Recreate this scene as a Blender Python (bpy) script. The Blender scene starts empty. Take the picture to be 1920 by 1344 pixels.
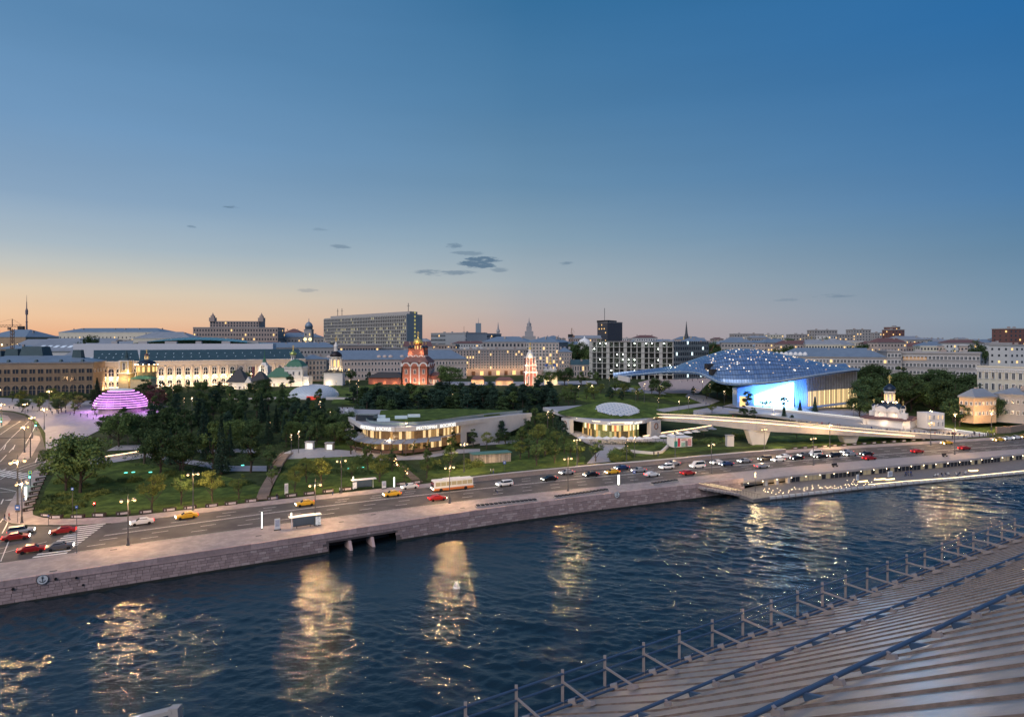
import bpy, bmesh, math, random
import numpy as np
from mathutils import Vector, Matrix
rnd = random.Random(7)
SC = bpy.context.scene
COL = SC.collection
R = math.radians
pi = math.pi
FL, CZ, HZ = 1200.0, 40.0, 640.0      # focal length and horizon row of the photograph in its own pixels, camera height in m

# ------------------------------------------------------------------ camera, sky, fill sun, exposure
cam = bpy.data.cameras.new('camera'); camo = bpy.data.objects.new('camera', cam); COL.objects.link(camo)
camo.location = (0, 0, CZ); camo.rotation_euler = (R(90), 0, 0)
cam.sensor_width = 36; cam.lens = 36 * FL / 1920; cam.shift_y = -(672 - HZ) / 1920
cam.clip_start = 0.1; cam.clip_end = 40000
SC.camera = camo
SC.view_settings.view_transform = 'Standard'; SC.view_settings.look = 'None'
SC.view_settings.exposure = 0.0; SC.view_settings.gamma = 1.0; SC.view_settings.use_curve_mapping = False
try:
    SC.cycles.use_denoising = True
    SC.cycles.use_light_tree = True
    SC.cycles.max_bounces = 5; SC.cycles.diffuse_bounces = 2; SC.cycles.glossy_bounces = 3
    SC.cycles.transmission_bounces = 3; SC.cycles.transparent_max_bounces = 6
    SC.cycles.sample_clamp_indirect = 4.0; SC.cycles.caustics_reflective = False; SC.cycles.caustics_refractive = False
except Exception: pass

def lin(r, g, b):
    f = lambda c: ((c / 255 + 0.055) / 1.055) ** 2.4 if c > 10 else c / 255 / 12.92
    return (f(r), f(g), f(b), 1.0)
W = bpy.data.worlds.new('World'); SC.world = W; W.use_nodes = True
nt = W.node_tree; N = nt.nodes; L = nt.links
bg = N['Background']
def wn(t, **k):
    n = N.new(t)
    for a, b in k.items(): setattr(n, a, b)
    return n
def wmath(op, a, b=None, c=None):
    n = wn('ShaderNodeMath', operation=op)
    for i, x in enumerate((a, b, c)):
        if x is None: continue
        if isinstance(x, (int, float)): n.inputs[i].default_value = x
        else: L.new(x, n.inputs[i])
    return n.outputs[0]
tc = wn('ShaderNodeTexCoord'); sp = wn('ShaderNodeSeparateXYZ'); L.new(tc.outputs['Generated'], sp.inputs[0])
X_, Y_, Z_ = sp.outputs
hyp = wmath('SQRT', wmath('ADD', wmath('MULTIPLY', X_, X_), wmath('ADD', wmath('MULTIPLY', Y_, Y_), 1e-6)))
SUNAZ = R(-46)      # the afterglow lies left of the view
cosA = wmath('DIVIDE', wmath('ADD', wmath('MULTIPLY', X_, math.sin(SUNAZ)), wmath('MULTIPLY', Y_, math.cos(SUNAZ))), hyp)
def ramp(keys):
    r = wn('ShaderNodeValToRGB'); r.color_ramp.interpolation = 'LINEAR'
    e = r.color_ramp.elements
    while len(e) > 1: e.remove(e[-1])
    e[0].position = keys[0][0]; e[0].color = lin(*keys[0][1])
    for p, c in keys[1:]:
        q = e.new(p); q.color = lin(*c)
    L.new(Z_, r.inputs[0]); return r.outputs[0]
left = ramp([(0.0, (226, 164, 126)), (.012, (232, 180, 142)), (.03, (233, 196, 160)), (.065, (220, 204, 180)), (.095, (192, 196, 192)), (.125, (166, 184, 196)), (.185, (134, 164, 192)), (.275, (110, 150, 188)), (.385, (90, 136, 178)), (.8, (48, 100, 150))])
mid = ramp([(0.0, (186, 162, 160)), (.02, (188, 168, 164)), (.05, (180, 174, 174)), (.09, (166, 176, 182)), (.156, (136, 162, 180)), (.235, (106, 143, 173)), (.344, (80, 127, 166)), (.47, (55, 112, 157)), (.8, (38, 92, 146))])
right = ramp([(0.0, (124, 146, 166)), (.03, (122, 148, 170)), (.065, (112, 143, 168)), (.123, (92, 132, 165)), (.185, (72, 122, 168)), (.275, (56, 114, 166)), (.385, (38, 104, 162)), (.8, (34, 88, 144))])
def mixc(f, a, b):
    m = wn('ShaderNodeMix', data_type='RGBA'); L.new(f, m.inputs[0])
    for k, x in ((6, a), (7, b)):
        if isinstance(x, tuple): m.inputs[k].default_value = x
        else: L.new(x, m.inputs[k])
    return m.outputs[2]
def sstep(x, a, b):
    n = wn('ShaderNodeMapRange', interpolation_type='SMOOTHSTEP'); n.clamp = True
    L.new(x, n.inputs[0]); n.inputs[1].default_value = a; n.inputs[2].default_value = b
    return n.outputs[0]
def lstep(x, a, b):
    n = wn('ShaderNodeMapRange'); n.clamp = True
    L.new(x, n.inputs[0]); n.inputs[1].default_value = a; n.inputs[2].default_value = b
    return n.outputs[0]
sky = mixc(lstep(cosA, .05, .72), right, mid)
sky = mixc(lstep(cosA, .68, .995), sky, left)
# small dark evening clouds, each at its own bearing and height
az = wmath('ARCTAN2', X_, Y_)
el = wmath('DIVIDE', Z_, hyp)
nz = wn('ShaderNodeTexNoise'); nz.inputs['Scale'].default_value = 26; nz.inputs['Detail'].default_value = 8; nz.inputs['Roughness'].default_value = .68
mp = wn('ShaderNodeMapping'); mp.inputs['Scale'].default_value = (1, 1, 5.5); L.new(tc.outputs['Generated'], mp.inputs[0]); L.new(mp.outputs[0], nz.inputs['Vector'])
cl = None
for u, v, w, h, s in [(902, 492, 46, 12, 1.5), (830, 511, 64, 7, .62), (850, 461, 24, 6, .6), (936, 506, 22, 6, .5), (436, 388, 24, 3.5, .75), (357, 425, 12, 3, .5), (640, 463, 26, 6, .5), (1062, 494, 24, 4.5, .55), (1560, 554, 48, 6, .5), (578, 545, 26, 5, .32), (1475, 562, 28, 4, .3), (600, 430, 22, 3, .3), (880, 475, 40, 5, .5)]:
    a0 = math.atan2(u - 960, FL); c0 = math.cos(a0); e0 = (HZ - v) * c0 / FL
    dw = w * c0 * c0 / FL; dh = h * c0 / FL
    dx = wmath('DIVIDE', wmath('SUBTRACT', az, a0), dw); dy = wmath('DIVIDE', wmath('SUBTRACT', el, e0), dh)
    q = wmath('SUBTRACT', 1.0, wmath('ADD', wmath('MULTIPLY', dx, dx), wmath('MULTIPLY', dy, dy)))
    m = wmath('MULTIPLY', sstep(wmath('ADD', q, wmath('MULTIPLY', wmath('SUBTRACT', nz.outputs[0], .52), 5.0)), 0.1, .9), sstep(q, -.25, .35))
    m = wmath('MULTIPLY', m, s); m = wmath('MINIMUM', m, 1.0)
    cl = m if cl is None else wmath('MAXIMUM', cl, m)
sky = mixc(wmath('MULTIPLY', cl, .9), sky, lin(84, 112, 138))
sky = mixc(sstep(Z_, -.02, -.0005), lin(40, 45, 52), sky)
nz2 = wn('ShaderNodeTexNoise'); nz2.inputs['Scale'].default_value = 2.2; nz2.inputs['Detail'].default_value = 5; mp2 = wn('ShaderNodeMapping'); mp2.inputs['Scale'].default_value = (1, 1, 7); mp2.inputs['Rotation'].default_value = (0, R(4), 0); L.new(tc.outputs['Generated'], mp2.inputs[0]); L.new(mp2.outputs[0], nz2.inputs['Vector'])
sc2 = wn('ShaderNodeVectorMath', operation='SCALE'); L.new(sky, sc2.inputs[0]); L.new(wmath('ADD', .93, wmath('MULTIPLY', nz2.outputs[0], .14)), sc2.inputs['Scale']); sky = sc2.outputs[0]
ns = wn('ShaderNodeTexSky', sky_type='NISHITA'); ns.sun_disc = False; ns.sun_elevation = R(0.5); ns.sun_rotation = SUNAZ
add = wn('ShaderNodeMix', data_type='RGBA', blend_type='ADD'); add.inputs[0].default_value = 0.004
L.new(sky, add.inputs[6]); L.new(ns.outputs[0], add.inputs[7])
L.new(add.outputs[2], bg.inputs[0]); bg.inputs[1].default_value = 1.0

sun = bpy.data.lights.new('ambient_fill', 'SUN'); suno = bpy.data.objects.new('ambient_fill', sun); COL.objects.link(suno)
sun.energy = 2.3; sun.angle = R(60); sun.color = (1.0, .90, .86)  # broad fill added from behind the camera to brighten the land
suno.rotation_euler = Vector((-0.42, -0.62, .66)).to_track_quat('Z', 'Y').to_euler()

# ------------------------------------------------------------------ curves and terrain
def curve(kn):
    xs = np.array([k[0] for k in kn], float); ys = np.array([k[1] for k in kn], float)
    m = np.gradient(ys, xs)
    def f(x):
        x = np.asarray(x, float); i = np.clip(np.searchsorted(xs, x) - 1, 0, len(xs) - 2)
        h = xs[i + 1] - xs[i]; t = (x - xs[i]) / h
        tt = np.clip(t, 0, 1)
        y = (2*tt**3 - 3*tt**2 + 1)*ys[i] + (tt**3 - 2*tt**2 + tt)*h*m[i] + (-2*tt**3 + 3*tt**2)*ys[i+1] + (tt**3 - tt**2)*h*m[i+1]
        y = y + np.where(t < 0, t*h*m[0], 0) + np.where(t > 1, (t-1)*h*m[-1], 0)
        return y
    return f
def cf(kn):
    g = curve(kn); return lambda x: float(g(x))
YW = cf([(-400, -79), (-83.6, 104.5), (-49.6, 124.1), (0, 152.8), (49.8, 175.7), (64.5, 182.3), (77, 188.5), (106, 199.5), (128, 208), (151, 216), (183, 228.6), (260, 252), (400, 290)])
K1 = cf([(-400, -63), (-92, 115.4), (-54.9, 137), (0, 165.5), (35.7, 180.5), (80, 200), (113, 212.5), (190, 237.8), (260, 259), (400, 297)])
KC = cf([(-400, -50), (-84, 131.9), (-59, 147.7), (0, 177.8), (83.5, 210.5), (128, 225.5), (198, 248), (260, 266), (400, 304)])
K2 = cf([(-400, -34), (-90, 139.5), (-62, 154.8), (-26, 173.5), (0, 188), (45, 207), (90, 226), (150, 246), (211, 263.7), (260, 276), (400, 312)])
def smooth(t):
    t = 0 if t < 0 else 1 if t > 1 else t
    return t*t*(3-2*t)
def hgt(x, y):
    yk = K2(x) if x > -90 else 139.5
    s = y - yk
    return 10*smooth((s-14)/232) + 10*smooth((s-450)/1600)
def G(u, v):
    "point of the ground seen at a photograph pixel"
    k = (v - HZ)/FL; a = (u - 960)/FL
    lo, hi = 60.0, 60.0
    while hi < 4000 and CZ - k*hi > hgt(a*hi, hi): lo = hi; hi *= 1.03
    for _ in range(24):
        m = .5*(lo+hi)
        if CZ - k*m > hgt(a*m, m): lo = m
        else: hi = m
    return Vector((a*hi, hi, hgt(a*hi, hi)))
def Pz(u, v, z):
    d = (CZ - z)*FL/(v - HZ); return Vector(((u-960)*d/FL, d, z))
def Pd(u, d, v=None, z=0):
    return Vector(((u-960)*d/FL, d, CZ-(v-HZ)*d/FL if v is not None else z))
def px2m(px, d): return px*d/FL

# ------------------------------------------------------------------ materials
MATS = {}
def mat(name, col, rough=.8, metal=0., var=.12, scale=1.0, bump=0., bscale=6., emit=None, es=0., spec=.3, rand=0., trans=0., var2=None):
    if name in MATS: return MATS[name]
    m = bpy.data.materials.new(name); m.use_nodes = True
    t = m.node_tree; n = t.nodes; l = t.links; b = n['Principled BSDF']
    c = (col[0], col[1], col[2], 1)
    b.inputs['Roughness'].default_value = rough; b.inputs['Metallic'].default_value = metal
    b.inputs['Specular IOR Level'].default_value = spec
    b.inputs['Base Color'].default_value = c
    geo = n.new('ShaderNodeNewGeometry')
    src = None
    if var > 0:
        z = n.new('ShaderNodeTexNoise'); z.inputs['Scale'].default_value = scale; z.inputs['Detail'].default_value = 5; z.inputs['Roughness'].default_value = .65
        l.new(geo.outputs['Position'], z.inputs['Vector'])
        r = n.new('ShaderNodeMapRange'); l.new(z.outputs[0], r.inputs[0]); r.inputs[1].default_value = .3; r.inputs[2].default_value = .7
        r.inputs[3].default_value = 1-var; r.inputs[4].default_value = 1+var
        src = r.outputs[0]
    if rand > 0:
        oi = n.new('ShaderNodeObjectInfo'); r2 = n.new('ShaderNodeMapRange'); l.new(oi.outputs['Random'], r2.inputs[0])
        r2.inputs[3].default_value = 1-rand; r2.inputs[4].default_value = 1+rand
        if src is not None:
            mm = n.new('ShaderNodeMath'); mm.operation = 'MULTIPLY'; l.new(src, mm.inputs[0]); l.new(r2.outputs[0], mm.inputs[1]); src = mm.outputs[0]
        else: src = r2.outputs[0]
    if src is not None:
        v = n.new('ShaderNodeVectorMath'); v.operation = 'SCALE'; v.inputs[0].default_value = c[:3]; l.new(src, v.inputs['Scale'])
        out = v.outputs[0]
        if var2 is not None:
            z3 = n.new('ShaderNodeTexNoise'); z3.inputs['Scale'].default_value = scale*.37; z3.inputs['Detail'].default_value = 3; l.new(geo.outputs['Position'], z3.inputs['Vector'])
            rr = n.new('ShaderNodeMapRange'); l.new(z3.outputs[0], rr.inputs[0]); rr.inputs[1].default_value = .42; rr.inputs[2].default_value = .62
            mx = n.new('ShaderNodeMix'); mx.data_type = 'RGBA'; l.new(rr.outputs[0], mx.inputs[0]); l.new(out, mx.inputs[6]); mx.inputs[7].default_value = (*var2, 1)
            out = mx.outputs[2]
        l.new(out, b.inputs['Base Color'])
    if bump > 0:
        z2 = n.new('ShaderNodeTexNoise'); z2.inputs['Scale'].default_value = bscale; z2.inputs['Detail'].default_value = 4
        l.new(geo.outputs['Position'], z2.inputs['Vector'])
        bb = n.new('ShaderNodeBump'); bb.inputs['Strength'].default_value = bump; bb.inputs['Distance'].default_value = .1
        l.new(z2.outputs[0], bb.inputs['Height']); l.new(bb.outputs[0], b.inputs['Normal'])
    if emit is not None:
        b.inputs['Emission Color'].default_value = (*emit, 1); b.inputs['Emission Strength'].default_value = es
        if es < 3:
            try: m.cycles.emission_sampling = 'NONE'
            except Exception: pass
    if trans > 0: b.inputs['Transmission Weight'].default_value = trans
    MATS[name] = m; return m
def emis(name, col, s, sample=True):
    if name in MATS: return MATS[name]
    m = bpy.data.materials.new(name); m.use_nodes = True
    n = m.node_tree.nodes; n.remove(n['Principled BSDF'])
    e = n.new('ShaderNodeEmission'); e.inputs[0].default_value = (*col, 1); e.inputs[1].default_value = s
    m.node_tree.links.new(e.outputs[0], n['Material Output'].inputs[0])
    if not sample: m.cycles.emission_sampling = 'NONE'
    MATS[name] = m; return m

# ------------------------------------------------------------------ mesh building
class MB:
    def __init__(s): s.v = []; s.f = []; s.m = []
    def add(s, vs, fs, mi=0):
        k = len(s.v); s.v += [tuple(p) for p in vs]; s.f += [tuple(i+k for i in f) for f in fs]; s.m += [mi]*len(fs); return s
    def box(s, c, d, rot=0, mi=0, top=1.0):
        cx, cy, cz = c; x, y, z = d[0]/2, d[1]/2, d[2]/2; co, si = math.cos(rot), math.sin(rot)
        vs = []
        for dz in (-1, 1):
            t = top if dz > 0 else 1
            for dx, dy in ((-1, -1), (1, -1), (1, 1), (-1, 1)):
                a, b = dx*x*t, dy*y*t
                vs.append((cx+a*co-b*si, cy+a*si+b*co, cz+dz*z))
        return s.add(vs, [(0, 3, 2, 1), (4, 5, 6, 7), (0, 1, 5, 4), (1, 2, 6, 5), (2, 3, 7, 6), (3, 0, 4, 7)], mi)
    def prism(s, poly, z0, z1, mi=0, mt=None):
        n = len(poly)
        a = 0
        for i in range(n):
            p, q = poly[i], poly[(i+1) % n]; a += p[0]*q[1]-q[0]*p[1]
        if a < 0: poly = poly[::-1]
        f0 = (lambda i: z0) if not callable(z0) else z0
        vs = [(p[0], p[1], z0) for p in poly]+[(p[0], p[1], z1) for p in poly]
        s.add(vs, [(i, (i+1) % n, n+(i+1) % n, n+i) for i in range(n)], mi)
        k = len(s.v)-2*n
        s.f += [tuple(k+n+i for i in range(n)), tuple(k+n-1-i for i in range(n))]; s.m += [mi if mt is None else mt, mi]
        return s
    def lathe(s, c, prof, n=12, mi=0, a0=0., cap=True, sx=1, sy=1):
        cx, cy, cz = c; vs = []; fs = []
        for r, z in prof:
            for i in range(n):
                a = a0+2*pi*i/n; vs.append((cx+r*sx*math.cos(a), cy+r*sy*math.sin(a), cz+z))
        for j in range(len(prof)-1):
            for i in range(n):
                i2 = (i+1) % n; fs.append((j*n+i, j*n+i2, (j+1)*n+i2, (j+1)*n+i))
        if cap:
            if prof[0][0] > .001: fs.append(tuple(range(n))[::-1])
            if prof[-1][0] > .001: fs.append(tuple((len(prof)-1)*n+i for i in range(n)))
        return s.add(vs, fs, mi)
    def tube(s, p, q, r, n=6, mi=0, r2=None):
        p = Vector(p); q = Vector(q); d = q-p
        if d.length < 1e-6: return s
        d.normalize(); a = d.orthogonal().normalized(); b = d.cross(a); r2 = r if r2 is None else r2
        vs = [p+(a*math.cos(2*pi*i/n)+b*math.sin(2*pi*i/n))*r for i in range(n)]+[q+(a*math.cos(2*pi*i/n)+b*math.sin(2*pi*i/n))*r2 for i in range(n)]
        return s.add(vs, [(i, (i+1) % n, n+(i+1) % n, n+i) for i in range(n)]+[tuple(range(n))[::-1], tuple(n+i for i in range(n))], mi)
    def path(s, pts, r, n=6, mi=0):
        for a, b in zip(pts[:-1], pts[1:]): s.tube(a, b, r, n, mi)
        return s
    def beam(s, p, q, w, h, mi=0):
        "rectangular bar from p to q, w across, h upwards"
        p = Vector(p); q = Vector(q); d = (q-p).normalized(); up = Vector((0, 0, 1))
        if abs(d.z) > .99: up = Vector((0, 1, 0))
        a = d.cross(up).normalized()*w/2; b = a.cross(d).normalized()*h/2
        vs = [p-a-b, p+a-b, p+a+b, p-a+b, q-a-b, q+a-b, q+a+b, q-a+b]
        return s.add(vs, [(0, 1, 2, 3), (7, 6, 5, 4), (0, 4, 5, 1), (1, 5, 6, 2), (2, 6, 7, 3), (3, 7, 4, 0)], mi)
    def grid(s, rows, mi=0, flip=False):
        n = len(rows[0]); vs = [p for r in rows for p in r]; fs = []
        for j in range(len(rows)-1):
            for i in range(n-1):
                q = (j*n+i, j*n+i+1, (j+1)*n+i+1, (j+1)*n+i); fs.append(q[::-1] if flip else q)
        return s.add(vs, fs, mi)
    def ball(s, c, r, n=8, mi=0, sz=1):
        m = max(4, n//2)
        return s.lathe(c, [(r*math.sin(pi*i/m)+1e-4, -r*sz*math.cos(pi*i/m)) for i in range(m+1)], n, mi, cap=False)
    def mesh(s, name, mats, smooth=False):
        me = bpy.data.meshes.new(name); me.from_pydata(s.v, [], s.f)
        for m in (mats if isinstance(mats, (list, tuple)) else [mats]): me.materials.append(m)
        if any(s.m): me.polygons.foreach_set('material_index', s.m)
        if smooth: me.polygons.foreach_set('use_smooth', [True]*len(s.f))
        me.update(); return me
WL = {}
def wl(o): return WL.get(o.name, Vector((0, 0, 0)))
def props(o, label=None, cat=None, group=None, kind=None):
    if label: o['label'] = label
    if cat: o['category'] = cat
    if group: o['group'] = group
    if kind: o['kind'] = kind
    return o
def thing(name, loc, label, cat, group=None, rz=0):
    o = bpy.data.objects.new(name, None); COL.objects.link(o); o.location = loc; o.rotation_euler = (0, 0, rz)
    o.empty_display_size = .5; WL[o.name] = Vector(loc)
    return props(o, label, cat, group)
def obj(name, mb, mats, parent=None, smooth=False, at=None, **kw):
    "mesh given in world coordinates; under a parent it is moved into the parent's frame"
    me = mb.mesh(name, mats, smooth) if isinstance(mb, MB) else mb
    o = bpy.data.objects.new(name, me); COL.objects.link(o)
    if parent is not None:
        o.parent = parent; o.location = -wl(parent) if at is None else Vector(at)-wl(parent)
        WL[o.name] = Vector((0, 0, 0)) if at is None else Vector(at)
    else:
        if at is not None: o.location = at
        WL[o.name] = Vector(at) if at is not None else Vector((0, 0, 0))
    return props(o, **kw)
def lobj(name, mb, mats, parent, smooth=False, loc=(0, 0, 0), rz=0):
    "mesh in the parent's own frame"
    me = mb.mesh(name, mats, smooth) if isinstance(mb, MB) else mb
    o = bpy.data.objects.new(name, me); COL.objects.link(o); o.parent = parent; o.location = loc; o.rotation_euler = (0, 0, rz); return o
KIDS = {}
def kids(o):
    if o.name not in KIDS: KIDS[o.name] = list(o.children)
    return KIDS[o.name]
def dup(root, loc, rz=0, sc=1., label=None, group=None, swap=None):
    r = root.copy(); COL.objects.link(r); r.location = loc; r.rotation_euler = (0, 0, rz)
    r.scale = (sc, sc, sc) if not isinstance(sc, tuple) else sc
    if label: r['label'] = label
    if group: r['group'] = group
    def rec(src, dst):
        for ch in kids(src):
            c = ch.copy(); COL.objects.link(c); c.parent = dst
            if swap and ch.data and ch.data.name in swap: c.data = swap[ch.data.name]
            rec(ch, c)
    rec(root, r); return r
def place(proto, used, loc, rz=0, sc=1., label=None, group=None):
    "first call moves the prototype itself, later ones copy it"
    if proto.name not in used:
        used.add(proto.name); kids(proto)
        for c in kids(proto): kids(c)
        proto.location = loc; proto.rotation_euler = (0, 0, rz); proto.scale = (sc, sc, sc) if not isinstance(sc, tuple) else sc
        if label: proto['label'] = label
        if group: proto['group'] = group
        return proto
    return dup(proto, loc, rz, sc, label, group)
USED = set()
ORD = 'first second third fourth fifth sixth seventh eighth ninth tenth eleventh twelfth thirteenth fourteenth fifteenth sixteenth seventeenth eighteenth nineteenth twentieth'.split()
TENS = {2: 'twenty', 3: 'thirty', 4: 'forty', 5: 'fifty', 6: 'sixty', 7: 'seventy', 8: 'eighty', 9: 'ninety'}
TNTH = {3: 'thirtieth', 4: 'fortieth', 5: 'fiftieth', 6: 'sixtieth', 7: 'seventieth', 8: 'eightieth', 9: 'ninetieth'}
def ordn(i):
    if i <= 20: return ORD[i-1]
    t, r = divmod(i, 10)
    return TNTH[t] if r == 0 else TENS[t]+'-'+ORD[r-1]
def light(name, kind, loc, energy, col, size=.3, parent=None, rot=None, spot=None, size2=None):
    energy *= 17 if name == 'lamp_light' and energy > 300 else 5 if name == 'lamp_light' else 1.5
    l = bpy.data.lights.new(name, kind); l.energy = energy; l.color = col
    if kind == 'AREA':
        l.size = size
        if size2: l.shape = 'RECTANGLE'; l.size_y = size2
    else: l.shadow_soft_size = size
    if spot: l.spot_size = spot; l.spot_blend = .6
    o = bpy.data.objects.new(name, l); COL.objects.link(o); o.location = loc
    if rot is not None: o.rotation_euler = rot
    if parent is not None: o.parent = parent
    return o
def aim(o, d):
    o.rotation_euler = Vector(d).to_track_quat('-Z', 'Y').to_euler()

# ------------------------------------------------------------------ palette
M = dict(
 asphalt=mat('asphalt', (.115, .104, .098), .75, var=.2, scale=.5, bump=.15, bscale=9, spec=.35, var2=(.08, .073, .07)),
 paving=mat('paving', (.37, .315, .30), .7, var=.2, scale=1.1, bump=.1, bscale=3, var2=(.29, .25, .245)),
 plaza=mat('plaza_paving', (.34, .33, .35), .7, var=.14, scale=.6),
 grass=mat('lawn_grass', (.092, .135, .034), .95, var=.5, scale=.5, bump=.9, bscale=5, spec=.05, var2=(.052, .082, .026)),
 soil=mat('park_ground', (.045, .062, .027), .95, var=.4, scale=.3, bump=.6, bscale=3, spec=.05),
 city=mat('city_ground', (.10, .095, .09), .9, var=.3, scale=.05),
 granite=mat('granite', (.47, .335, .31), .75, var=.16, scale=1.6, rand=.2, bump=.3, bscale=7),
 joint=mat('mortar', (.15, .115, .11), .9),
 gran2=mat('granite_light', (.54, .41, .38), .75, var=.14, scale=1.6), gran3=mat('granite_dark', (.36, .26, .25), .75, var=.14, scale=1.6),
 conc=mat('pale_concrete', (.58, .56, .55), .6, var=.07, scale=.4),
 white=mat('white_paint', (.78, .77, .75), .6, var=.05),
 line=mat('road_paint', (.72, .70, .66), .7, var=.3, scale=3.5),
 steel=mat('lamp_steel', (.13, .13, .14), .45, metal=.6, var=.05),
 dark=mat('dark_metal', (.04, .04, .045), .5, metal=.4),
 black=mat('black_rubber', (.015, .015, .016), .8, var=0),
 glass=mat('window_glass', (.03, .04, .055), .12, spec=.8, var=0),
 glow=emis('warm_window_light', (1.0, .62, .24), 1.6, False),
 glowhot=emis('hot_window_light', (1.0, .70, .32), 6, False),
 cool=emis('cool_window_light', (.75, .95, 1.0), 2.0, False),
 lamp=emis('lamp_globe_light', (1.0, .64, .26), 3.2, False),
 lampw=emis('small_lamp_light', (1.0, .66, .34), 2.4, False),
 facelamp=emis('facade_lamp_light', (1.0, .64, .32), 30, True),
 stripe=emis('strip_light', (1.0, .78, .45), 5, True),
 wood=mat('boardwalk_wood', (.22, .17, .14), .8, var=.2, scale=2, rand=.2),
 bark=mat('bark', (.07, .055, .045), .95, var=.3, scale=4),
 roofblue=mat('blue_grey_roof', (.20, .26, .33), .5, metal=.25, var=.1, scale=.2),
 roofdark=mat('dark_green_roof', (.045, .085, .10), .55, var=.12, scale=.3),
 pink=mat('pinkish_plaster', (.52, .43, .38), .85, var=.06, scale=.2),
 cream=mat('cream_plaster', (.60, .56, .46), .85, var=.06, scale=.2),
 ochre=mat('ochre_plaster', (.34, .25, .17), .85, var=.08, scale=.2),
 greyst=mat('grey_stone', (.36, .34, .33), .85, var=.08, scale=.2),
 brownst=mat('brown_stone', (.36, .29, .26), .85, var=.08, scale=.2),
 gold=mat('gilding', (.90, .62, .18), .35, metal=.55, var=0),
)

# ================================================================== GROUND, RIVER, ROADS
def struct(name, mb, mats, **kw): return obj(name, mb, mats, kind='structure', **kw)
xs = sorted(set(list(range(-420, 441, 6)) + [-18000, -9000, -4500, -2400, -1400, -900, -650, -500] + [520, 680, 950, 1500, 2500, 4800, 9500, 18000]))
ss = [0.4] + list(range(6, 480, 6)) + list(range(500, 900, 40)) + [950, 1100, 1300, 1600, 2000, 2600, 3600, 5500, 9000, 15000, 26000]
rows = []
for s in ss:
    rows.append([(x, YW(max(-420, min(420, x)))+s, hgt(x, YW(max(-420, min(420, x)))+s)-.02) for x in xs])
mb = MB(); mb.grid(rows)
struct('ground', mb, M['soil'], smooth=True)
def sheet(name, poly, m, off, step=7.0, **kw):
    bm = bmesh.new(); vs = [bm.verts.new((p[0], p[1], 0)) for p in poly]; bm.faces.new(vs)
    bmesh.ops.triangulate(bm, faces=bm.faces[:])
    xa = min(p[0] for p in poly); xb = max(p[0] for p in poly); ya = min(p[1] for p in poly); yb = max(p[1] for p in poly)
    for ax, a, b in ((0, xa, xb), (1, ya, yb)):
        k = math.ceil(a/step)*step
        while k < b:
            co = (k, 0, 0) if ax == 0 else (0, k, 0); no = (1, 0, 0) if ax == 0 else (0, 1, 0)
            bmesh.ops.bisect_plane(bm, geom=bm.verts[:]+bm.edges[:]+bm.faces[:], plane_co=co, plane_no=no); k += step
    for v in bm.verts: v.co.z = hgt(v.co.x, v.co.y)+off
    for f in bm.faces:
        if f.normal.z < 0: f.normal_flip()
    me = bpy.data.meshes.new(name); bm.to_mesh(me); bm.free(); me.materials.append(m)
    for p in me.polygons:
        if p.normal.z < 0: p.flip()
    kw.setdefault('kind', 'structure')
    return obj(name, me, None, **kw)
def gsheet(name, pxs, m, off, **kw): return sheet(name, [G(u, v) for u, v in pxs], m, off, **kw)
def strip(name, fa, fb, x0, x1, m, z, n=80, **kw):
    mb = MB(); a = [(x, fa(x), z) for x in np.linspace(x0, x1, n)]; b = [(x, fb(x), z) for x in np.linspace(x0, x1, n)]
    mb.grid([a, b]); return struct(name, mb, m, **kw)
def kstrip(mb, fa, x0, x1, w, z0, z1, n=60, mi=0, off=0.):
    "raised band following a curve"
    X = list(np.linspace(x0, x1, n))
    a = [(x, fa(x)+off) for x in X]; b = [(x, fa(x)+off+w) for x in X]
    mb.grid([[(p[0], p[1], z1) for p in a], [(p[0], p[1], z1) for p in b]], mi)
    mb.grid([[(p[0], p[1], z0) for p in a], [(p[0], p[1], z1) for p in a]], mi)
    mb.grid([[(p[0], p[1], z1) for p in b], [(p[0], p[1], z0) for p in b]], mi)
strip('embankment_road', K1, K2, -90, 330, M['asphalt'], .03, 120)
leftroad = [(x, K1(x)) for x in (-90, -110, -150, -220, -330)] + [(-430, -60), (-430, 330)] + [tuple(G(u, v)[:2]) for u, v in
    [(-160, 774), (0, 771), (25, 773), (45, 779), (60, 788), (74, 806), (80, 822), (85, 842), (84, 862), (68, 879), (50, 896), (32, 920), (14, 952), (6, 976), (22, 983), (58, 986), (100, 986), (140, 986)]] + [(-90.0, K2(-90))]
sheet('avenue_road', leftroad, M['asphalt'], .034, 8)
# raised pavements
mb = MB(); X = np.linspace(-130, 66, 90)
mb.grid([[(x, YW(x)+.3, .13) for x in X], [(x, K1(x), .13) for x in X]])
mb.grid([[(x, K1(x), .13) for x in X], [(x, K1(x), .0) for x in X]])
struct('riverside_promenade', mb, M['paving'])
mb = MB(); X = np.linspace(66, 330, 90)
mb.grid([[(x, YW(x)-.2, .12) for x in X], [(x, K1(x), .12) for x in X]])
mb.grid([[(x, K1(x), .12) for x in X], [(x, K1(x), .0) for x in X]])
mb.grid([[(x, YW(x)-.2, -.55) for x in X], [(x, YW(x)-.2, .12) for x in X]])
mb.grid([[(x, YW(x)+3, -.55) for x in X], [(x, YW(x)-.2, -.55) for x in X]])
struct('upper_promenade', mb, mat('upper_paving', (.36, .32, .31), .7, var=.12, scale=.5))
mb = MB(); X = np.linspace(-88, 300, 120)
mb.grid([[(x, K2(x), .13) for x in X], [(x, K2(x)+5.2, .13) for x in X]])
mb.grid([[(x, K2(x), .0) for x in X], [(x, K2(x), .13) for x in X]])
struct('park_side_pavement', mb, M['paving'])
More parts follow.
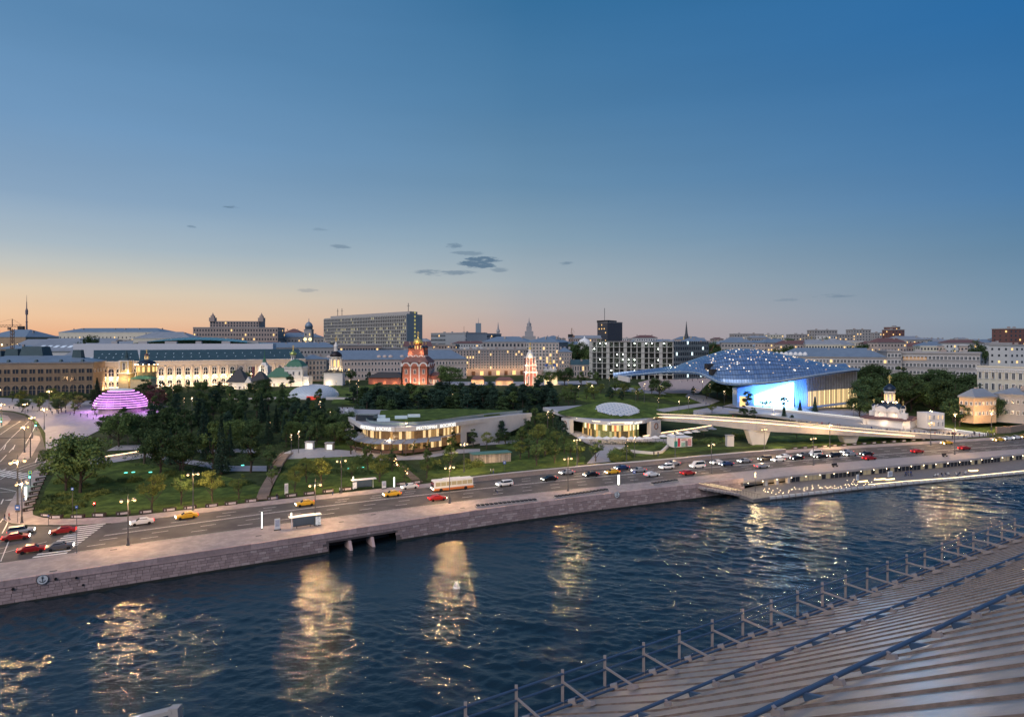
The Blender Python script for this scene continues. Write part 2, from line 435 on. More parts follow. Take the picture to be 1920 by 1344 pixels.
corner = [tuple(G(u, v)[:2]) for u, v in [(6, 976), (14, 952), (32, 920), (50, 896), (68, 879), (84, 864), (100, 852), (112, 857), (92, 880), (80, 905), (70, 930), (60, 950), (62, 966), (80, 971), (120, 973), (185, 969)]]
corner = corner[:-1] + [(-88.0, K2(-88)+5.2), (-88.0, K2(-88)), tuple(G(140, 985)[:2]), tuple(G(100, 985)[:2]), tuple(G(58, 985)[:2]), tuple(G(22, 982)[:2])]
sheet('corner_pavement', corner, M['paving'], .135, 8)
gsheet('traffic_island', [(30, 865), (46, 867), (59, 857), (76, 826), (74, 818), (63, 816), (50, 838), (36, 856)], M['paving'], .14)
gsheet('small_traffic_island', [(-60, 812), (-5, 806), (14, 795), (21, 787), (15, 780), (0, 777), (-60, 780)], M['paving'], .14)
# painted markings
def dash(mb, f, x0, x1, ln, gap, w, z=.05):
    x = x0
    while x < x1:
        xe = min(x+ln, x1); n = max(2, int((xe-x)/4)+2); X = np.linspace(x, xe, n)
        mb.grid([[(a, f(a)-w/2, z) for a in X], [(a, f(a)+w/2, z) for a in X]]); x += ln+gap
mb = MB()
dash(mb, lambda x: KC(x)-.25, -84, 320, 500, 0, .2); dash(mb, lambda x: KC(x)+.25, -84, 320, 500, 0, .2)
for t in (.36, .68):
    dash(mb, lambda x: K1(x)*(1-t)+KC(x)*t, -83, 320, 2.6, 5.2, .22)
    dash(mb, lambda x: KC(x)*(1-t)+K2(x)*t, -83, 320, 2.6, 5.2, .22)
dash(mb, lambda x: K1(x)+.7, -83, 320, 500, 0, .16)
struct('lane_markings', mb, M['line'])
def zebra(name, p0, p1, across, n, w):
    "bars laid from p0 to p1; each bar runs along the vector across"
    mb = MB(); p0 = Vector(p0); p1 = Vector(p1); ac = Vector(across)
    d = (p1-p0)/n
    for i in range(n):
        a = p0+d*(i+.1); b = a+d*.5
        q = [a, a+ac, b+ac, b]
        mb.add([(v[0], v[1], hgt(v[0], v[1])+.058) for v in q], [(0, 1, 2, 3)])
    struct(name, mb, M['line'])
zebra('zebra_crossing', (-88.6, K1(-88.6)+.6), (-94, K2(-90)-.5), (4.6, 2.5), 13, .5)
a, b = G(-60, 884), G(42, 899)
zebra('avenue_zebra_crossing', (a.x, a.y), (b.x, b.y), (1.9, 5.0), 10, .5)
mb = MB()
def pxline(mb, pts, w, z=.062):
    P = [G(*p) for p in pts]
    for a, b in zip(P[:-1], P[1:]):
        d = (b-a); d.z = 0; d.normalize(); n = Vector((-d.y, d.x, 0))*w/2
        mb.add([(q.x, q.y, hgt(q.x, q.y)+z) for q in (a-n, b-n, b+n, a+n)], [(0, 1, 2, 3)])
for pts in ([(0, 815), (20, 801), (38, 790)], [(0, 845), (20, 822), (40, 803), (54, 790)], [(0, 866), (12, 853)], [(17, 848), (26, 838)], [(2, 884), (12, 878)], [(14, 822), (46, 822)],
            [(0, 899), (20, 888), (45, 878), (82, 866)], [(0, 894), (20, 883), (45, 873), (80, 862)], [(0, 915), (30, 921)], [(0, 923), (30, 921)], [(66, 800), (56, 818), (48, 832)], [(20, 965), (12, 985), (4, 1000)], [(0, 980), (6, 972)]):
    pxline(mb, pts, .22)
for (u, v) in ((8, 838), (25, 838), (67, 862), (3, 940), (64, 800)):
    p = G(u, v); pxline(mb, [(u-1, v+5), (u+3, v-4)], .25)
    mb.add([(p.x+dx, p.y+dy, hgt(p.x, p.y)+.07) for dx, dy in ((-.2, .9), (1.5, 1.0), (.9, 2.4))], [(0, 1, 2)])
for i in range(7):      # yellow-white box junction hatching at the left foot of the crossing
    x = -93-i*5.2
    mb.add([(x, K1(x)+1.5, .058), (x+.15, K1(x)+1.5, .058), (x-8+.25, K1(x)+13.5, .058), (x-8, K1(x)+13.5, .058)], [(0, 1, 2, 3)])
    mb.add([(x, K1(x)+13, .062), (x+.15, K1(x)+13, .062), (x-6+.25, K1(x)+1, .062), (x-6, K1(x)+1, .062)], [(0, 1, 2, 3)])
struct('junction_markings', mb, M['line'])
for i, (u, v) in enumerate([(213, 1030), (485, 1004), (700, 964), (867, 952), (100, 1070), (640, 978), (980, 937)]):
    p = Pz(u, v, .14); q = MB().box(p, (1.1, .5, .03), .5); o = obj('drain_grate', q, M['dark']); props(o, ordn([4, 1, 6, 5, 0, 7, 3, 8][0] if False else [2, 3, 5, 6, 1, 4, 7][i])+' small dark drain grate from left on the promenade', 'drain grate', 'drain grates on the promenade')

# ---- the river: real waves as geometry, ripples as bump
NX, NY = 1010, 540
X = np.linspace(-108, 226, NX); Y = np.linspace(62, 241, NY); XX, YY = np.meshgrid(X, Y)
rs = np.random.RandomState(4); Zw = np.zeros_like(XX)
wx = XX + 2.2*np.sin(YY*.11+.4) + 1.3*np.sin(XX*.07+YY*.05); wy = YY + 2.0*np.sin(XX*.09+1.2) + 1.2*np.sin(YY*.13-XX*.04)
for k in range(46):
    lam = 1.15*1.062**k*1.0 + rs.rand()*.3; th = R(62)+rs.normal(0, .62); a = .0162*lam**.32
    ph = rs.rand()*6.28; kk = 2*pi/lam
    s = np.sin(kk*(wx*math.cos(th)+wy*math.sin(th))+ph + .8*np.sin(.19*XX+.13*YY*(1+.1*k)+k))
    Zw += a*(s + .25*(s*s))
Zw *= .55 + .45*np.sin(XX*.045+YY*.03+2)*np.sin(YY*.06-XX*.02)
ed = np.minimum(np.minimum((XX+108)/6, (226-XX)/6), np.minimum((YY-62)/6, (241-YY)/6)).clip(0, 1)
Zw = Zw*ed - 3.3
co = np.stack([XX, YY, Zw], -1).reshape(-1, 3)
i = np.arange(NX-1)[None, :] + np.arange(NY-1)[:, None]*NX
fq = np.stack([i, i+1, i+1+NX, i+NX], -1).reshape(-1, 4)
ring = [(-6000, -6000), (6000, -6000), (6000, 6000), (-6000, 6000)]
me = bpy.data.meshes.new('river'); nv = len(co)
inner = [0, NX-1, NX*NY-1, NX*(NY-1)]
me.vertices.add(nv+4); me.vertices.foreach_set('co', np.concatenate([co.ravel(), np.array([(-400, -60, -3.3), (900, -60, -3.3), (900, 420, -3.3), (-400, 420, -3.3)]).ravel()]))
extra = np.array([[nv, nv+1, inner[1], inner[0]], [nv+1, nv+2, inner[2], inner[1]], [nv+2, nv+3, inner[3], inner[2]], [nv+3, nv, inner[0], inner[3]]])
fq = np.concatenate([fq, extra]); nf = len(fq)
me.loops.add(nf*4); me.loops.foreach_set('vertex_index', fq.ravel())
me.polygons.add(nf); me.polygons.foreach_set('loop_start', np.arange(nf)*4); me.polygons.foreach_set('use_smooth', [True]*nf)
me.update(calc_edges=True)
wm = bpy.data.materials.new('river_water'); wm.use_nodes = True; t = wm.node_tree; b = t.nodes['Principled BSDF']
b.inputs['Base Color'].default_value = (.010, .022, .031, 1); b.inputs['Roughness'].default_value = .075; b.inputs['IOR'].default_value = 1.46
g = t.nodes.new('ShaderNodeNewGeometry'); mpp = t.nodes.new('ShaderNodeMapping'); mpp.inputs['Scale'].default_value = (.8, 1.3, 1); mpp.inputs['Rotation'].default_value = (0, 0, R(30))
t.links.new(g.outputs['Position'], mpp.inputs[0])
n1 = t.nodes.new('ShaderNodeTexNoise'); n1.inputs['Scale'].default_value = 1.5; n1.inputs['Detail'].default_value = 4; n1.inputs['Roughness'].default_value = .6; t.links.new(mpp.outputs[0], n1.inputs['Vector'])
bp = t.nodes.new('ShaderNodeBump'); bp.inputs['Strength'].default_value = .9; bp.inputs['Distance'].default_value = .12; t.links.new(n1.outputs[0], bp.inputs['Height']); t.links.new(bp.outputs[0], b.inputs['Normal'])
me.materials.append(wm)
obj('river', me, None, kind='structure')

# ---- embankment wall of granite blocks
ws = thing('embankment_wall', (-50, YW(-50), -3.3), 'long granite embankment wall of rough blocks between promenade and river', 'embankment wall')
XW = np.linspace(-150, 66, 900); YWv = np.array([YW(x) for x in XW]); SL = np.concatenate([[0], np.cumsum(np.hypot(np.diff(XW), np.diff(YWv)))])
def atS(s):
    x = float(np.interp(s, SL, XW)); y = YW(x); m = (YW(x+.5)-YW(x-.5)); l = math.hypot(1, m)
    return x, y, (m/l, -1/l), math.atan2(m, 1)
def sx(x): return float(np.interp(x, XW, SL))
CU0, CU1 = sx(-37.6), sx(-25.2)
mb = MB()
def wallband(mb, s0, s1, prof, n=60, mi=0):
    rows = []
    for (o, z) in prof:
        r = []
        for s in np.linspace(s0, s1, n):
            x, y, nn, a = atS(s); r.append((x+nn[0]*o, y+nn[1]*o, z))
        rows.append(r)
    mb.grid(rows, mi, flip=True)
for s0, s1 in ((0, CU0), (CU1, SL[-1])):
    wallband(mb, s0, s1, [(-.4, -.15), (.0, -.2), (.52, -3.9)])
wallband(mb, CU0, CU1, [(.0, -.15), (.02, -1.25), (-4.2, -1.3), (-4.2, -4.2)])
obj('wall_core', mb, M['joint'], ws)
mb = MB(); wallband(mb, 0, CU0, [(.44, -2.85), (.62, -2.9), (.72, -3.6)], 160); wallband(mb, CU1, SL[-1], [(.44, -2.85), (.62, -2.9), (.72, -3.6)], 160); obj('tide_mark', mb, mat('wet_algae', (.03, .03, .025), .5, var=.4, scale=3), ws)
mb = MB()   # parapet core and moulding
wallband(mb, 0, SL[-1], [(-.42, .1), (-.42, .86), (.0, .86), (.0, -.12)], 200)
wallband(mb, 0, SL[-1], [(.0, -.1), (.16, -.12), (.16, -.3), (.02, -.34)], 200)
obj('moulding', mb, M['granite'], ws)
unit = MB().box((0, 0, 0), (1, 1, 1)).mesh('block', M['granite'])
def stone(nm, s, ln, z, h, o, th):
    x, y, nn, a = atS(s)
    q = bpy.data.objects.new(nm, unit); COL.objects.link(q); q.parent = ws
    q.location = Vector((x+nn[0]*o, y+nn[1]*o, z))-wl(ws); q.rotation_euler = (0, 0, a); q.scale = (ln, th, h); return q
s = 0; big = []
rest = MB()
def srest(s, ln, z, h, o, th):
    x, y, nn, a = atS(s); rest.box((x+nn[0]*o, y+nn[1]*o, z), (ln, th, h), a, rnd.choice([0, 0, 1, 2]))
while s < SL[-1]-2:
    ln = 1.9+rnd.random()*.7; stone('parapet_stone', s+ln/2, ln-.06, .38+rnd.uniform(-.01, .01), 1.02, -.2+rnd.uniform(0, .02), .56); s += ln
H = .5
blocks = []
for c in range(7):
    z = -.62-c*H; s = rnd.random()
    while s < SL[-1]-1:
        ln = rnd.uniform(.75, 1.7)
        if not (CU0-.6 < s+ln/2 < CU1+.6 and z < -1.1 and True) and not (CU0-.2 < s+ln/2 < CU1+.2 and z < -.9): blocks.append((s+ln/2, ln, z))
        s += ln
vis = [q for q in blocks if atS(q[0])[0] > -96]
vis.sort(key=lambda q: atS(q[0])[1]); named = set(map(id, vis[:298]))
for q in blocks:
    s, ln, z = q; o = .02+(-.2-z)*.14+rnd.uniform(0, .05)
    if id(q) in named: stone('granite_block', s, ln-.07, z, H-.07, o-.1, .3)
    else: srest(s, ln-.07, z, H-.07, o-.1, .3)
obj('stonework', rest, [M['granite'], M['gran2'], M['gran3']], ws, kind='stuff')
mb = MB()
for s in (CU0+4.4, CU0+9.2):      # splayed piers of the outfall
    x, y, nn, a = atS(s)
    A = Vector((x, y, 0)); n = Vector((nn[0], nn[1], 0)); tt = Vector((math.cos(a), math.sin(a), 0))*.3
    P = [A-n*3, A+n*.05, A+n*1.7]
    mb.add([P[0]-tt+Vector((0, 0, -1.2)), P[1]-tt+Vector((0, 0, -1.5)), P[2]-tt+Vector((0, 0, -4)), P[0]-tt+Vector((0, 0, -4)),
            P[0]+tt+Vector((0, 0, -1.2)), P[1]+tt+Vector((0, 0, -1.5)), P[2]+tt+Vector((0, 0, -4)), P[0]+tt+Vector((0, 0, -4))],
           [(0, 1, 2, 3), (7, 6, 5, 4), (0, 4, 5, 1), (1, 5, 6, 2), (3, 2, 6, 7)])
obj('outfall_pier', mb, M['granite'], ws)
# anchor discs and drain holes
def anchor_sign(u, v, lab):
    k = (u-960)/FL; x = -50.
    for _ in range(60): x = k*(YW(x)-.25)
    x_, y, nn, a = atS(sx(x)); z = CZ-(v-HZ)*(y-.25)/FL
    t = thing('anchor_sign', (x+nn[0]*.28, y+nn[1]*.28, z), lab, 'sign', 'no-mooring anchor signs', a)
    d = MB(); r = .82; n = 20
    for rr, yy in ((r, 0), ):
        vs = [(rr*math.cos(2*pi*i/n), -.05, rr*math.sin(2*pi*i/n)) for i in range(n)]+[(rr*math.cos(2*pi*i/n), .08, rr*math.sin(2*pi*i/n)) for i in range(n)]
        d.add(vs, [tuple(range(n)), tuple(range(n, 2*n))[::-1]]+[(i, n+i, n+(i+1) % n, (i+1) % n) for i in range(n)])
    lobj('disc', d, mat('sign_white', (.8, .78, .76), .5, var=0), t)
    q = MB(); 
    for i in range(n):
        a0, a1 = 2*pi*i/n, 2*pi*(i+1)/n; q.beam((.8*math.cos(a0), -.06, .8*math.sin(a0)), (.8*math.cos(a1), -.06, .8*math.sin(a1)), .05, .07)
    lobj('rim', q, M['dark'], t)
    q = MB(); y = -.075
    q.beam((0, y, -.42), (0, y, .34), .05, .09); q.beam((-.2, y, .22), (.2, y, .22), .05, .07)
    for i in range(8):
        a0, a1 = R(200+i*17.5), R(200+(i+1)*17.5); q.beam((.42*math.cos(a0), y, .42*math.sin(a0)), (.42*math.cos(a1), y, .42*math.sin(a1)), .05, .09)
    for i in range(8):
        a0, a1 = i*pi/4, (i+1)*pi/4; q.beam((.1*math.cos(a0), y, .42+.1*math.sin(a0)), (.1*math.cos(a1), y, .42+.1*math.sin(a1)), .05, .05)
    lobj('anchor_emblem', q, M['black'], t)
anchor_sign(78, 1086, 'white round anchor sign on the wall at the left end of the embankment')
anchor_sign(1156, 927, 'white round anchor sign on the wall below the two long planter benches')
for i, (u, v) in enumerate([(22, 1104), (154, 1096), (141, 1083), (102, 1085), (1130, 955), (1314, 932)]):
    k = (u-960)/FL; x = -50.
    for _ in range(60): x = k*(YW(x)-.3)
    x_, y, nn, a = atS(sx(x)); z = CZ-(v-HZ)*(y-.3)/FL
    q = MB(); q.tube((x+nn[0]*.1, y+nn[1]*.1, z), (x+nn[0]*.42, y+nn[1]*.42, z), .2 if i < 4 else .5, 10)
    obj('drain_pipe', q, M['black'], ws)

# ---- lower quay at the right, with its glazed hall under the promenade
QZ = -2.3
qe = [(64.6, 171.5), (70, 174.2), (98, 185.0), (130, 196), (166, 208), (200, 219.5), (240, 232)]
poly = qe+[(300, 250), (300, 275), (240, YW(240)+1)]+[(x, YW(x)+2) for x in (200, 180, 160, 140, 120, 100, 90, 80, 72)]+[(62, 180.5)]
mb = MB(); mb.prism(poly, -4.2, QZ)
struct('lower_quay', mb, mat('quay_paving', (.20, .18, .17), .7, var=.15, scale=.8))
lq = thing('quay_edging', (98, 185, QZ), 'lit kerb of stone blocks and strip lamp along the lower quay', 'quay edging')
for a, b in zip(qe[1:-1], qe[2:]):
    n = int(math.hypot(b[0]-a[0], b[1]-a[1])/2.3)
    for i in range(n):
        p = Vector((a[0]+(b[0]-a[0])*(i+.08)/n, a[1]+(b[1]-a[1])*(i+.08)/n, QZ-.25)); q = Vector((a[0]+(b[0]-a[0])*(i+.85)/n, a[1]+(b[1]-a[1])*(i+.85)/n, QZ-.25))
        obj('kerb_block', MB().beam(p, q, .6, .62), M['conc'], lq)
mb = MB()
P = [Pz(u, v, QZ+.3) for u, v in ((1628, 908), (1700, 901.5), (1790, 895), (1920, 882))]
for a, b in zip(P[:-1], P[1:]): mb.beam(a, b, .08, .08)
obj('strip_lamp', mb, M['stripe'], lq)
mb = MB()
for i in range(70):
    u = rnd.uniform(1425, 1640); v = 929-(u-1440)*.094-rnd.uniform(1, 9)*(1 if rnd.random() < .6 else 1.7); p = Pz(u, v, QZ+.06); mb.lathe(p, [(.09, 0), (.09, .07)], 6)
obj('ground_lamp', mb, emis('quay_spot', (1, .74, .42), 9, False), lq, kind='stuff')
hall = thing('quay_hall', (110, YW(110)+1.5, QZ), 'glazed boat hall set under the right-hand promenade behind the lower quay', 'quay hall')
for x in np.arange(84, 215, 1.6):
    lit = rnd.random() < .25
    a = Vector((x+.06, YW(x)+1.3, 0)); b = Vector((x+1.5, YW(x+1.56)+1.3, 0))
    q = MB(); mid_ = (a+b)/2; q.box((mid_.x, mid_.y, QZ/2-.3), ((b-a).length, .08, 1.9), math.atan2(b.y-a.y, b.x-a.x))
    obj('glass_panel', q, (M['glass'] if not lit else mat('dim_glass', (.1, .1, .09), .2, var=0, emit=(1, .8, .5), es=.22)), hall)
    obj('mullion', MB().box((x, YW(x)+1.25, QZ/2-.3), (.1, .2, 1.9), .37), M['greyst'], hall)
mb = MB()
for x0, x1 in ((66, 84), (190, 232)):
    X = np.linspace(x0, x1, 20)
    if x0 > 100: mb.grid([[(x, YW(x)+.9, QZ) for x in X], [(x, YW(x)+.9, -.5) for x in X]])
X = np.linspace(62, 230, 50)
mb.grid([[(x, YW(x)+3.4, QZ) for x in X], [(x, YW(x)+3.4, -.5) for x in X]])
obj('back_wall', mb, M['conc'], hall)
for x in (74.5, 78.5, 82.6): obj('pillar', MB().box((x, YW(x)+.8, QZ/2-.25), (.9, .9, 1.9), .37), M['conc'], hall)
for i, x in enumerate(np.arange(68, 200, 5.2)):
    q = MB(); q.ball((x, YW(x)+.1, -.75), .1, 6); obj('ceiling_lamp', q, emis('quay_ceiling', (1, .72, .4), 22, True), hall)
for x in (76.5, 80.5): light('hall_light', 'POINT', (x, YW(x)+1.6, -.9), 60, (1, .62, .25), .2)
# stairs with lit handrails down to the quay
st = thing('quay_stairs', (60, 178, QZ), 'stone stairs with glowing handrails leading down to the lower quay', 'stairs')
for i in range(12):
    t = i/11; x = 52+t*11; obj('step', MB().box((x, YW(x)-1.0-t*2.0, .1-t*2.4-.3), (1.05, 3.4, .5), .43), M['paving'], st)
for k in range(3):
    mb = MB(); a = Vector((51.5+k*1.6, YW(51.5)-.2+k*.2, 1.0-k*.1)); mb.beam(a, a+Vector((9.5, 2.2, -2.4)), .05, .05); obj('handrail', mb, emis('handrail_glow', (1, .75, .4), 2.5, True), st)
mb = MB()
for i in range(11):
    t = i/10; p = Vector((62+t*5, 180.5-t*8.2, QZ)) if t < 1 else Vector((66, 172.5, QZ)); mb.tube(p, p+Vector((0, 0, 1.1)), .04, 5)
mb.tube((62, 180.5, QZ+1.1), (67, 172.3, QZ+1.1), .04, 5)
obj('railing', mb, M['steel'], st)
# retaining parapet on the park side of the road
rp = thing('underpass_parapet', (40, K2(40), 0), 'low stone parapet along the park side of the road at mid picture', 'parapet')
mb = MB(); kstrip(mb, K2, -14, 98, .5, 0, 1.35, 80, off=.1); obj('wall', mb, mat('parapet_stone', (.34, .28, .25), .8, var=.15, scale=2), rp)
mb = MB(); kstrip(mb, K2, -14, 98, .7, 1.35, 1.5, 80, off=.0); obj('coping', mb, M['conc'], rp)
mb = MB(); kstrip(mb, lambda x: K2(x)+5.4, 20, 98, .3, .1, .6, 60); obj('kerb_wall', mb, M['conc'], rp)

# ================================================================== THE ROOF IN THE FOREGROUND
D = Vector((.85, .527, 0)).normalized(); NN = Vector((-D.y, D.x, 0))
def RP(t, q, up=0.):
    "roof point: t along the eave, q metres out from under the camera, height over the roof skin"
    if q > 8.87: z = 31+.52*(12.7-q)
    elif q > 5.15: z = 32.99+.605*(8.87-q)
    else: z = 35.24+.6*(5.15-q)
    p = D*t+NN*q; return Vector((p.x, p.y, z+up))
roof = thing('metal_roof', RP(10, 6), 'worn grey standing seam metal roof sloping down at lower right', 'roof')
roofm = mat('worn_zinc', (.30, .305, .325), .34, metal=.4, var=.18, scale=1.3, bump=.12, bscale=2.5, rand=.10)
seamm = mat('rusty_seam', (.22, .17, .145), .7, metal=.2, var=.35, scale=5)
QS = [12.85, 8.87, 5.15, .2]
SP = 1.333/2
for i in range(-9, 64):
    t = i*SP+.1
    for a, b in ((0, 1), (1, 2), (2, 3)):
        q0, q1 = QS[a], QS[b]; mb = MB(); w = SP-.03; up = .0
        nseg = 3; rows = []
        for k in range(nseg+1):
            q = q0+(q1-q0)*k/nseg; dz = rnd.uniform(-.012, .012)
            rows.append([RP(t+.015, q, up), RP(t+w*.33, q, up+dz), RP(t+w*.66, q, up+dz*.4), RP(t+w+.012, q, up)])
        mb.grid(rows, 0, True)
        k0 = len(mb.v)
        obj('roof_pan', mb, roofm, roof, smooth=False)
    mb = MB()
    for a, b in ((0, 1), (1, 2), (2, 3)):
        mb.beam(RP(t, QS[a], .004), RP(t, QS[b], .004), .09, .014)
        mb.beam(RP(t, QS[a], .022), RP(t, QS[b], .022), .03, .018)
    obj('seam', mb, seamm, roof)
mb = MB(); a, b = -6.2, 43
mb.prism([(RP(a, 12.4).x, RP(a, 12.4).y), (RP(b, 12.4).x, RP(b, 12.4).y), (RP(b, -3).x, RP(b, -3).y), (RP(a, -3).x, RP(a, -3).y)], -3, 30.6)
obj('house_wall', mb, M['cream'], roof)
mb = MB(); mb.beam(RP(a, 12.75, -.2), RP(b, 12.75, -.2), .4, .3); obj('gutter', mb, seamm, roof)
railblue = mat('blue_painted_tube', (.06, .11, .19), .4, metal=.3, var=.1, scale=3)
flat = mat('galvanised_bar', (.42, .36, .34), .5, metal=.5, var=.1, scale=4)
rg = thing('roof_edge_railing', RP(10, 12.6), 'blue tube railing on flat grey posts along the eave of the metal roof', 'railing')
T0 = -1.39
for i in range(-3, 30):
    t = T0+i*1.333; p = RP(t, 12.62, .05); top = p+Vector((0, 0, .92))
    obj('post', MB().beam(p, top, .07, .025), flat, rg)
    obj('brace', MB().beam(p+Vector((0, 0, .62)), RP(t, 11.55, .12), .03, .055), flat, rg)
    obj('foot_bracket', MB().beam(RP(t-.02, 11.7, .1), RP(t-.02, 11.42, .1), .12, .09), flat, rg)
    obj('clamp', MB().beam(RP(t+.1, 12.5, .12), RP(t+.22, 12.38, .12), .1, .12), flat, rg)
for hgt_, off in ((.86, 0), (.6, 0), (.16, 0), (.07, -.2)):
    mb = MB(); mb.tube(RP(T0-4.6, 12.62+off, hgt_), RP(T0+38.6, 12.62+off, hgt_), .03, 8); obj('rail', mb, railblue, rg, smooth=False)
for q, lab in ((8.87, 'blue snow guard tube across the middle of the metal roof'), (5.15, 'thick blue snow guard tube nearest the camera on the metal roof')):
    sg = thing('snow_guard', RP(10, q), lab, 'snow guard')
    mb = MB(); mb.tube(RP(-6, q, .15), RP(42, q, .15), .033 if q > 8 else .036, 10); obj('tube', mb, railblue, sg)
    off = {8.87: 1.311, 5.15: 1.373}[q]*q
    base = off % 1.333
    for i in range(-4, 31):
        t = base+i*1.333
        m1 = MB(); m1.beam(RP(t-.03, q-.02, .085), RP(t-.03, q-.16, .06), .08, .07); m1.beam(RP(t-.03, q-.03, .09), RP(t-.03, q-.05, .15), .05, .05); obj('clamp', m1, flat, sg)
        m2 = MB(); a = RP(t+.62, q, .1); b = RP(t+.66, q-.22, .04)
        m2.add([RP(t+.6, q, .14), RP(t+.6, q-.05, .02), RP(t+.6, q-.3, .05), RP(t+.66, q, .14), RP(t+.66, q-.05, .02), RP(t+.66, q-.3, .05)], [(0, 1, 2), (5, 4, 3), (0, 3, 4, 1), (1, 4, 5, 2), (2, 5, 3, 0)])
        obj('bracket', m2, railblue, sg)
# the corner of a white metal frame low at the left
fr = thing('metal_canopy', Pd(310, 20, 1344), 'pale metal frame corner standing just over the lower left edge', 'metal frame')
a = Pd(326, 20, 1330); b = Pd(262, 20, 1346)
obj('top_bar', MB().beam(a, b, .3, .12), M['greyst'], fr)
obj('upright', MB().beam(Pd(328, 20, 1324), Pd(336, 20, 1420), .3, .28), M['greyst'], fr)
obj('side_bar', MB().beam(b, Pd(160, 20.5, 1374), .3, .12), M['white'], fr)

# ================================================================== PARK GROUND SHEETS
gsheet('red_square_plaza', [(-160, 772), (0, 769), (25, 771), (50, 777), (70, 790), (85, 812), (86, 845), (120, 845), (160, 820), (200, 800), (255, 788), (330, 776), (330, 764), (270, 756), (200, 752), (90, 750), (0, 746), (-160, 748)], M['plaza'], .10)
lawns = [
 [(72, 958), (84, 968), (150, 971), (186, 967), (250, 962), (318, 956), (400, 948), (478, 940), (495, 915), (470, 905), (420, 893), (330, 880), (260, 868), (190, 866), (130, 872), (104, 885), (86, 915)],
 [(505, 936), (560, 930), (640, 921), (760, 908), (790, 903), (775, 880), (760, 866), (700, 862), (640, 856), (570, 852), (540, 862), (520, 890)],
 [(800, 901), (860, 894), (930, 886), (1000, 880), (1050, 875), (1095, 870), (1098, 858), (1080, 842), (1040, 838), (980, 850), (930, 868), (870, 872), (800, 870)],
 [(1180, 858), (1250, 852), (1330, 845), (1400, 840), (1440, 837), (1440, 828), (1400, 838), (1320, 838), (1260, 842), (1205, 846)],
 [(1162, 842), (1215, 850), (1240, 838), (1215, 831), (1175, 831)],
 [(1440, 842), (1560, 834), (1680, 828), (1760, 822), (1690, 812), (1560, 815), (1440, 818)],
 [(1195, 775), (1290, 775), (1330, 770), (1270, 760), (1195, 752), (1120, 735), (1080, 735), (1060, 745)],
 [(1320, 776), (1400, 790), (1440, 796), (1500, 792), (1470, 776), (1400, 768), (1350, 765)],
 [(1240, 745), (1275, 752), (1300, 745), (1290, 738), (1250, 738)],
 [(1140, 738), (1215, 742), (1270, 755), (1340, 755), (1320, 742), (1230, 735), (1190, 722), (1150, 722)],
 [(1790, 806), (1868, 812), (1920, 808), (1920, 790), (1830, 778), (1740, 778), (1700, 785)],
 [(470, 745), (600, 749), (640, 735), (640, 722), (560, 726), (500, 735)],
 [(560, 838), (650, 845), (668, 842), (660, 826), (590, 826)],
 [(620, 758), (700, 760), (760, 740), (700, 722), (640, 728)],
 [(1040, 812), (1062, 820), (1090, 832), (1060, 838), (1020, 836), (1010, 820)],
 [(930, 820), (990, 812), (1040, 830), (1000, 846), (930, 840)],
]
for i, p in enumerate(lawns): gsheet('lawn', p, M['grass'], .09+.004*i)
paths = [
 [(520, 862), (545, 852), (600, 850), (660, 856), (720, 864), (790, 862), (840, 852), (900, 848), (900, 842), (840, 843), (760, 856), (700, 856), (676, 848), (668, 838), (660, 846), (600, 840), (550, 843), (525, 852)],
 [(166, 872), (210, 868), (276, 858), (330, 866), (420, 884), (500, 884), (500, 874), (430, 874), (330, 858), (276, 851), (200, 858), (168, 864)],
 [(633, 764), (645, 808), (668, 806), (690, 800), (672, 772), (660, 764)],
 [(1100, 870), (1145, 866), (1140, 856), (1172, 838), (1172, 829), (1230, 829), (1280, 836), (1300, 834), (1270, 824), (1190, 822), (1130, 828), (1075, 808), (1060, 800), (1058, 806), (1100, 832), (1128, 842), (1112, 856)],
 [(1240, 774), (1330, 760), (1350, 752), (1320, 742), (1290, 738), (1285, 744), (1316, 756), (1230, 768)],
 [(1300, 778), (1350, 768), (1420, 776), (1400, 770), (1345, 762), (1300, 770)],
 [(1140, 731), (1215, 738), (1250, 740), (1240, 735), (1215, 728), (1150, 727)],
 [(1355, 762), (1420, 768), (1520, 776), (1640, 792), (1760, 812), (1800, 812), (1700, 786), (1610, 768), (1520, 764), (1420, 760), (1380, 755)],
 [(200, 846), (300, 842), (380, 850), (480, 850), (480, 842), (400, 842), (300, 834), (220, 836)],
 [(560, 712), (700, 712), (800, 722), (1000, 724), (1120, 720), (1120, 714), (1000, 716), (800, 716), (700, 707), (560, 706)],
 [(900, 836), (960, 832), (975, 826), (960, 826), (900, 830)],
]
for i, p in enumerate(paths): gsheet('park_path', p, M['plaza'], .16+.005*i)
gsheet('terraced_plaza', [(1196, 718), (1205, 732), (1260, 738), (1310, 738), (1322, 724), (1335, 712), (1316, 700), (1290, 699), (1240, 706)], mat('pink_stone_terrace', (.46, .36, .33), .8, var=.1, scale=.7), .22)
